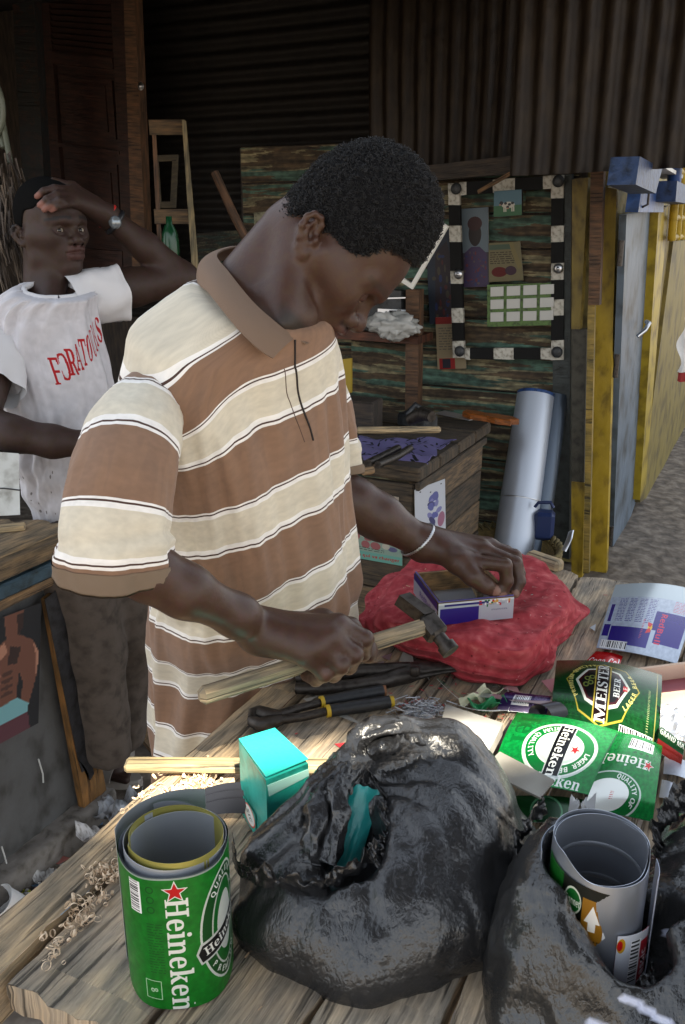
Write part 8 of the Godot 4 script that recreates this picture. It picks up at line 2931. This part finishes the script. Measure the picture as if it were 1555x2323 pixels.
	for k in b.uv.size():
		var y := lerpf(0.865, 1.465, minf(b.uv[k].y / 0.97, 1.0))
		b.uv[k] = Vector2(b.uv[k].x, (1.49 - y) / 0.63)
	var shirt := part("shirt", b.mesh(), cloth, t)
	var plain := mat(lin(0.60, 0.59, 0.60), 0.92)
	for q in [[[Vector3(-1.777, 1.403, -1.686), 56, 2.25], [Vector3(-1.736, 1.354, -1.606), 66, 2.18], [Vector3(-1.694, 1.295, -1.535), 66, 2.12], [Vector3(-1.655, 1.246, -1.488), 64, 2.08]], [[Vector3(-1.648, 1.427, -1.758), 62, 2.25], [Vector3(-1.626, 1.444, -1.81), 60, 2.28], [Vector3(-1.599, 1.448, -1.86), 60, 2.31], [Vector3(-1.59, 1.449, -1.888), 62, 2.33]]]:
		b = MB.new()
		var n := 3
		b.grid(40, 24, func(u, v):
			var s: float = v * n
			var i := mini(int(s), n - 1)
			var w := s - i
			var c: Vector3 = (q[i][0] as Vector3).lerp(q[i + 1][0], w)
			var r: float = lerpf(q[i][1] * q[i][2], q[i + 1][1] * q[i + 1][2], w) / 1978.0
			var ax: Vector3 = (q[3][0] - q[0][0]).normalized()
			var e1 := ax.cross(back).normalized()
			var e2 := ax.cross(e1)
			var a: float = u * TAU
			return c + (e1 * cos(a) + e2 * sin(a) * 0.85) * (r + 0.006 * sin(a * 5.0 + v * 3.0) * v + 0.006 * n1.get_noise_2d(a, v * 2.0)), true)
		part("sleeve", b.mesh(), plain, shirt)
	b = MB.new()
	var neck := []
	for k in 33:
		neck.append((at.call(TAU * k / 32.0, 1.465) as Vector3).lerp(Vector3(-1.706, 1.459, -1.742), 0.32))
	b.tube(neck, [0.007], 8, false)
	part("neckband", b.mesh(), plain, shirt)
	# trousers
	f = Field.new(Vector3(-1.92, 0.0, -2.15), Vector3(-1.38, 0.98, -1.42), 0.010)
	f.cap(Vector3(-1.625, 0.8065, -1.648), Vector3(-1.596, 0.7259, -1.656), 0.080, 0.105, 0.03)
	f.chain([Vector3(-1.564, 0.7672, -1.593), Vector3(-1.54, 0.5219, -1.609), Vector3(-1.535, 0.2329, -1.611)], [0.100, 0.078, 0.070], 0.03)
	f.chain([Vector3(-1.552, 0.7108, -1.719), Vector3(-1.554, 0.4959, -1.78), Vector3(-1.597, 0.1744, -1.758)], [0.100, 0.080, 0.065], 0.03)
	f.warp(func(p): return 0.010 * n1.get_noise_3d(p.x * 9.0, p.y * 5.0, p.z * 9.0) + 0.006 * sin(p.y * 40.0 + p.x * 20.0) * n1.get_noise_3d(p.x * 5.0, p.y * 3.0, p.z * 5.0), 0.03)
	b = MB.new()
	f.into(b)
	part("trousers", b.mesh(), tri(mat(lin(0.095, 0.074, 0.060), 0.95, 0, grime_tex, grime_n, 0.3), 3.0), t)
	# watch and red bracelet
	var fa := (Vector3(-1.568, 1.565, -1.977) - wr).normalized()
	var s1 := fa.cross(UP).normalized()
	var s2 := s1.cross(fa)
	for w in 2:
		var ring := []
		var cc := wr + fa * (0.012 if w == 0 else -0.012) + fa * 0.01
		for k in 25:
			var a := TAU * k / 24.0
			ring.append(cc + (s1 * cos(a) + s2 * sin(a)) * 0.0315)
		b = MB.new()
		b.tube(ring, [0.0075 if w == 0 else 0.005], 6, false)
		if w == 0:
			var wt := single("wrist_watch", b.mesh(), M.black_plastic, "watch with a pale dial on the raised wrist", "watch")
			b = MB.new()
			var o := (eye - cc).normalized()
			b.ball(cc + o * 0.036, Vector3(0.017, 0.017, 0.017), 14, 8)
			part("dial", b.mesh(), mat(lin(0.25, 0.28, 0.30), 0.15, 0.5), wt)
		else:
			single("bracelet", b.mesh(), mat(lin(0.45, 0.02, 0.015), 0.5), "red bracelet beside the watch on the raised wrist", "bracelet")


func build_left_bench() -> void:
	var t := thing("painted_bench", "old wooden bench with a pasted figure on its dark side, at the left", "bench")
	var x := -1.57
	var z0 := -0.6
	var z1 := -1.53
	var b: MB
	var dark := mat(lin(0.10, 0.10, 0.10), 0.7, 0, grime_tex, grime_n, 0.35, Vector3(1.6, 1.1, 1))
	b = MB.new()
	b.box(Transform3D(Basis(), Vector3(x - 0.03, 0.40, (z0 + z1) / 2.0)), Vector3(0.04, 0.72, z0 - z1))
	part("side_panel", b.mesh(), dark, t)
	b = MB.new()
	b.box(Transform3D(Basis(), Vector3(x - 0.25, 0.40, z1 + 0.02)), Vector3(0.42, 0.72, 0.03))
	part("end_panel", b.mesh(), dark, t)
	var ys := [0.757, 0.791, 0.831, 0.840, 0.882]
	var mats := [mat(lin(0.30, 0.19, 0.10), 0.85, 0, wood_tex, wood_n, 1.0, Vector3(1.5, 4, 1)), mat(lin(0.035, 0.075, 0.105), 0.6, 0, grime_tex, wood_n, 0.6, Vector3(3, 3, 1)), mat(lin(0.42, 0.36, 0.25), 0.8, 0, wood_tex, wood_n, 0.6), mat(lin(0.24, 0.17, 0.10), 0.9, 0, wood_tex, wood_n, 1.4, Vector3(2, 5, 1))]
	for k in 4:
		b = MB.new()
		var h: float = ys[k + 1] - ys[k]
		b.box(Transform3D(Basis(Vector3.RIGHT, rng.randf_range(-0.006, 0.006)), Vector3(x + 0.004 + [0.0, 0.012, 0.002, 0.02][k], ys[k] + h / 2.0, (z0 + z1) / 2.0 - 0.02)), Vector3(0.05, h - 0.003, z0 - z1 + 0.05), 0.005, Vector2(rng.randf(), rng.randf()))
		part("edge_board", b.mesh(), mats[k], t)
	for k in 3:
		part("top_board", rough_plank(x - 0.135 - 0.13 * k, x + 0.02 - 0.13 * k - 0.006, z0, z1 - 0.06 + 0.03 * k, 0.889 - 0.004 * k, 0.03, 61 + k, 0.02, 0.003), mat(lin(0.36, 0.27, 0.17), 0.88, 0, wood_tex, wood_n, 1.2, Vector3(1.6, 3, 1)), t)
	# corner plank in black over ochre
	b = MB.new()
	b.slab([Vector3(-1.565, 0.7313, -1.468), Vector3(-1.565, 0.7456, -1.544), Vector3(-1.565, 0.0036, -1.613), Vector3(-1.565, -0.0145, -1.522)], Vector3(0.022, 0, 0), Vector2.ZERO, 1.0, UP)
	part("corner_plank", b.mesh(), mat(lin(0.30, 0.15, 0.045), 0.6, 0, wood_tex, wood_n, 0.6), t)
	b = MB.new()
	var ol := [Vector3(-1.542, 0.7377, -1.457), Vector3(-1.542, 0.7515, -1.514), Vector3(-1.542, 0.1673, -1.562), Vector3(-1.542, 0.1568, -1.544), Vector3(-1.542, 0.1979, -1.536), Vector3(-1.542, 0.1988, -1.518), Vector3(-1.542, 0.2497, -1.508)]
	b.slab(ol, Vector3(0.002, 0, 0))
	part("black_paint", b.mesh(), mat(lin(0.028, 0.028, 0.032), 0.4, 0, grime_tex, grime_n, 0.4, Vector3(4, 4, 1)), t)
	# footing stone
	b = MB.new()
	var nz := FastNoiseLite.new()
	nz.seed = 14
	nz.frequency = 14.0
	b.grid(60, 14, func(u, v):
		var z: float = lerpf(z0, z1 - 0.09, u)
		var y: float = lerpf(-0.01, 0.085, minf(v * 1.6, 1.0))
		var xx: float = x + 0.05 - 0.09 * clampf((v - 0.6) / 0.4, 0.0, 1.0)
		return Vector3(xx + 0.010 * nz.get_noise_2d(z, v * 0.1), y + 0.006 * nz.get_noise_2d(z * 2.0, v * 0.2 + 5.0), z))
	part("footing", b.mesh(), tri(mat(lin(0.22, 0.20, 0.18), 0.95, 0, grime_tex, grime_n, 0.8), 3.0), t)
	# pasted figure: a bare chest in teal shorts
	var p := Print.new(256, 512, Color(0.10, 0.10, 0.11))
	var sk := Color(0.42, 0.27, 0.21)
	var lit := Color(0.66, 0.47, 0.38)
	var sh := Color(0.20, 0.13, 0.11)
	p.poly(PackedVector2Array([Vector2(96, 0), Vector2(178, 0), Vector2(182, 70), Vector2(150, 110), Vector2(110, 100)]), sk)
	p.poly(PackedVector2Array([Vector2(150, 10), Vector2(180, 14), Vector2(182, 70), Vector2(160, 96)]), sh)
	p.poly(PackedVector2Array([Vector2(20, 150), Vector2(100, 96), Vector2(170, 96), Vector2(226, 140), Vector2(250, 200), Vector2(246, 290), Vector2(214, 400), Vector2(176, 400), Vector2(186, 300), Vector2(170, 250), Vector2(160, 360), Vector2(30, 370), Vector2(20, 260)]), sk)
	p.poly(PackedVector2Array([Vector2(28, 150), Vector2(104, 104), Vector2(120, 150), Vector2(60, 190), Vector2(30, 210)]), lit)
	p.poly(PackedVector2Array([Vector2(130, 130), Vector2(176, 150), Vector2(160, 210), Vector2(120, 200)]), sh)
	for k in 4:
		p.oval(Vector2(70, 235 + k * 28), 26, 10, lit)
		p.oval(Vector2(122, 235 + k * 28), 24, 9, sh.lerp(sk, 0.4))
	p.poly(PackedVector2Array([Vector2(226, 150), Vector2(250, 200), Vector2(246, 290), Vector2(236, 290), Vector2(236, 200)]), lit)
	p.poly(PackedVector2Array([Vector2(26, 362), Vector2(166, 356), Vector2(214, 400), Vector2(206, 440), Vector2(20, 446)]), Color(0.45, 0.64, 0.66))
	p.rect(70, 366, 20, 80, sh)
	p.poly(PackedVector2Array([Vector2(10, 440), Vector2(210, 436), Vector2(220, 512), Vector2(0, 512)]), Color(0.34, 0.19, 0.22))
	p.poly(PackedVector2Array([Vector2(0, 80), Vector2(60, 90), Vector2(50, 150), Vector2(84, 160), Vector2(40, 210), Vector2(0, 230)]), Color(0.05, 0.05, 0.05))
	p.im.resize(44, 88, Image.INTERPOLATE_BILINEAR)
	p.im.resize(256, 512, Image.INTERPOLATE_CUBIC)
	b = MB.new()
	b.print_face(Vector3(-1.547, 0.4388, -1.193), Vector3(-1.547, 0.4199, -1.396), Vector3(-1.547, 0.7297, -1.451), Vector3(-1.547, 0.7482, -1.263))
	part("pasted_figure", b.mesh(), mat(Color(1, 1, 1), 0.7, 0, p.tex()), t)
	for q in [[Vector3(-1.546, 0.3229, -1.381), Vector3(-1.546, 0.2743, -1.389), Vector3(-1.546, 0.2489, -1.387)], [Vector3(-1.546, 0.161, -1.234), Vector3(-1.546, 0.1248, -1.239), Vector3(-1.546, 0.1055, -1.241)]]:
		b = MB.new()
		b.tube(q, [0.0022], 5)
		part("scratch", b.mesh(), mat(lin(0.5, 0.5, 0.48), 0.8), t)
	# what lies on and beside it
	b = MB.new()
	var s0 := Vector3(-1.73, 0.896, -1.432)
	var s1 := Vector3(-1.641, 0.896, -1.517)
	b.box(Transform3D(Basis(), Vector3.ZERO).looking_at(s1 - s0, UP).translated((s0 + s1) / 2.0), Vector3(0.028, 0.016, s0.distance_to(s1)), 0.003)
	single("pale_stick", b.mesh(), M.pale_wood, "short pale stick lying on top of the left bench", "stick")
	b = MB.new()
	b.slab([Vector3(-1.583, 0.9951, -1.292), Vector3(-1.471, 1.002, -1.349), Vector3(-1.493, 1.133, -1.386), Vector3(-1.604, 1.141, -1.335)], Vector3(-1.592, 1.04, -1.409) - Vector3(-1.522, 1.066, -1.348))
	var wb := single("white_cabinet", b.mesh(), mat(lin(0.55, 0.57, 0.56), 0.5, 0, grime_tex, null, 1, Vector3(2, 2, 1)), "white tiled block behind the left bench, under the lowered arm", "cabinet")
	b = MB.new()
	b.tube([Vector3(-1.589, 1.059, -1.308), Vector3(-1.509, 1.059, -1.348), Vector3(-1.477, 1.055, -1.362)], [0.0016], 5)
	part("joint", b.mesh(), M.black_plastic, wb)


func build_litter() -> void:
	var b: MB
	b = MB.new()
	var cx := Transform3D(Basis(Vector3(1, 0, 0.3).normalized(), 0.75), Vector3(-1.497, 0, -1.2) + Vector3(0, 0.035, 0))
	b.lathe(cx, [Vector2(0.0, -0.04), Vector2(0.024, -0.04), Vector2(0.035, 0.036), Vector2(0.038, 0.038), Vector2(0.036, 0.041), Vector2(0.033, 0.036), Vector2(0.022, -0.036), Vector2(0, -0.036)], 28)
	single("paper_cup", b.mesh(), mat(lin(0.62, 0.62, 0.62), 0.6), "white paper cup lying on the ground at the lower left", "cup")
	var p := Print.new(256, 64, Color(0.42, 0.10, 0.07))
	p.write("REDTEA", Vector2(150, 32), 36, Color(0.8, 0.78, 0.74), 0.0)
	sized_panel("red_packet", [Vector3(-1.438, 0.01, -1.159), Vector3(-1.426, 0.02, -1.232), Vector3(-1.441, 0.03, -1.241), Vector3(-1.453, 0.02, -1.167)], Vector3(0, -0.003, 0), mat(Color(1, 1, 1), 0.5, 0, p.tex()), M.white_card, "flat red packet with pale letters beside the paper cup", "packet")
	var nz := FastNoiseLite.new()
	nz.seed = 44
	nz.frequency = 1.2
	# bigger crumpled pieces that differ from each other
	var big := [[Vector3(-1.471, 0.05, -1.565), 0.10, lin(0.50, 0.53, 0.58), "tall grey-white crumpled sheet on the ground by the table's edge board"], [Vector3(-1.418, 0.04, -1.56), 0.07, lin(0.12, 0.20, 0.42), "blue crumpled carton behind the table's edge board"], [Vector3(-1.42, 0.03, -1.619), 0.06, lin(0.62, 0.63, 0.66), "white crumpled foil nearest the striped shirt's hem"], [Vector3(-1.473, 0.03, -1.469), 0.07, lin(0.62, 0.60, 0.60), "white torn cup piece in the middle of the litter"], [Vector3(-1.423, 0.03, -1.464), 0.05, lin(0.55, 0.56, 0.6), "pale crumpled tin beside the torn cup piece"], [Vector3(-1.429, 0.02, -1.418), 0.05, lin(0.16, 0.17, 0.19), "dark grey crumpled scrap in the litter"], [Vector3(-1.462, 0.02, -1.42), 0.03, lin(0.40, 0.15, 0.36), "small magenta scrap in the litter"], [Vector3(-1.482, 0.03, -1.306), 0.06, lin(0.60, 0.59, 0.58), "white crushed cup with a torn rim, left part of the litter"], [Vector3(-1.447, 0.02, -1.296), 0.05, lin(0.64, 0.63, 0.62), "white paper flake below the crushed cup"], [Vector3(-1.448, 0.02, -1.254), 0.045, lin(0.10, 0.30, 0.45), "blue and green scrap near the red packet"], [Vector3(-1.489, 0.02, -1.254), 0.04, lin(0.56, 0.56, 0.57), "pale scrap left of the blue and green one"], [Vector3(-1.506, 0.02, -1.246), 0.025, lin(0.45, 0.5, 0.05), "yellow-green strip above the paper cup"], [Vector3(-1.514, 0.01, -1.298), 0.05, lin(0.10, 0.10, 0.11), "dark flake left of the crushed cup"], [Vector3(-1.479, 0.02, -1.51), 0.045, lin(0.30, 0.06, 0.06), "dark red scrap behind the torn cup piece"]]
	for k in big.size():
		b = MB.new()
		var s: float = big[k][1] * 0.9
		b.sheet(10, 8, func(u, v):
			var q := Vector3((u - 0.5) * s * 1.4, 0, (v - 0.5) * s)
			q.y = 0.35 * s * nz.get_noise_2d(u * 1.6 + k * 7.0, v * 1.6) * 2.0 + (0.8 * s * u if k in [0, 1, 3] else 0.0)
			return (big[k][0] as Vector3) + q.rotated(UP, k * 1.3), 0.0006)
		single("litter_scrap", b.mesh(), mat(big[k][2], 0.45, 0, grime_tex, null, 1, Vector3(1, 1, 1)), big[k][3], "scrap")
	var kinds := [lin(0.55, 0.54, 0.52), lin(0.35, 0.12, 0.10), lin(0.12, 0.22, 0.35), lin(0.25, 0.2, 0.14), lin(0.08, 0.08, 0.09)]
	var km := []
	for c in kinds:
		km.append(mat(c, 0.6))
	for k in 120:
		b = MB.new()
		var c: Vector3 = Vector3(-1.475, 0, -1.219).lerp(Vector3(-1.47, 0, -1.639), rng.randf()) + Vector3(rng.randf_range(-0.12, 0.10), 0.006 + rng.randf() * 0.01, rng.randf_range(-0.06, 0.06))
		var a := rng.randf() * TAU
		var s := rng.randf_range(0.008, 0.030)
		var d := Vector3(cos(a), rng.randf_range(-0.3, 0.3), sin(a)) * s
		var w := Vector3(-sin(a), rng.randf_range(-0.3, 0.3), cos(a)) * s * rng.randf_range(0.2, 0.7)
		b.slab([c - d, c + w * 0.8, c + d, c - w], Vector3(0, 0.0008, 0))
		single("ground_chip", b.mesh(), km[k % 5], "little chip of tin or card trodden into the ground between bench and table", "chip", "chips littering the ground")
	# planks lying on the floor behind the worker
	for q in [[[Vector3(-1.965, 0, -2.135), Vector3(-1.867, 0, -2.211), Vector3(-1.843, 0, -2.181), Vector3(-1.941, 0, -2.106)], "yellowish batten lying on the ground behind the shirt's hem"], [[Vector3(-1.738, 0, -1.972), Vector3(-1.716, 0, -2.037), Vector3(-1.605, 0, -1.917), Vector3(-1.621, 0, -1.904)], "brown corner of a board lying beside the shirt's hem"], [[Vector3(-1.812, 0, -2.077), Vector3(-1.784, 0, -2.13), Vector3(-1.711, 0, -2.045), Vector3(-1.731, 0, -2.023)], "dark scrap of board lying behind the sandals"]]:
		b = MB.new()
		b.slab(q[0], Vector3(0, 0.016, 0))
		single("floor_board", b.mesh(), M.board_wood if "brown" in q[1] else M.pale_wood if "yellow" in q[1] else M.dark_wood, q[1], "board")
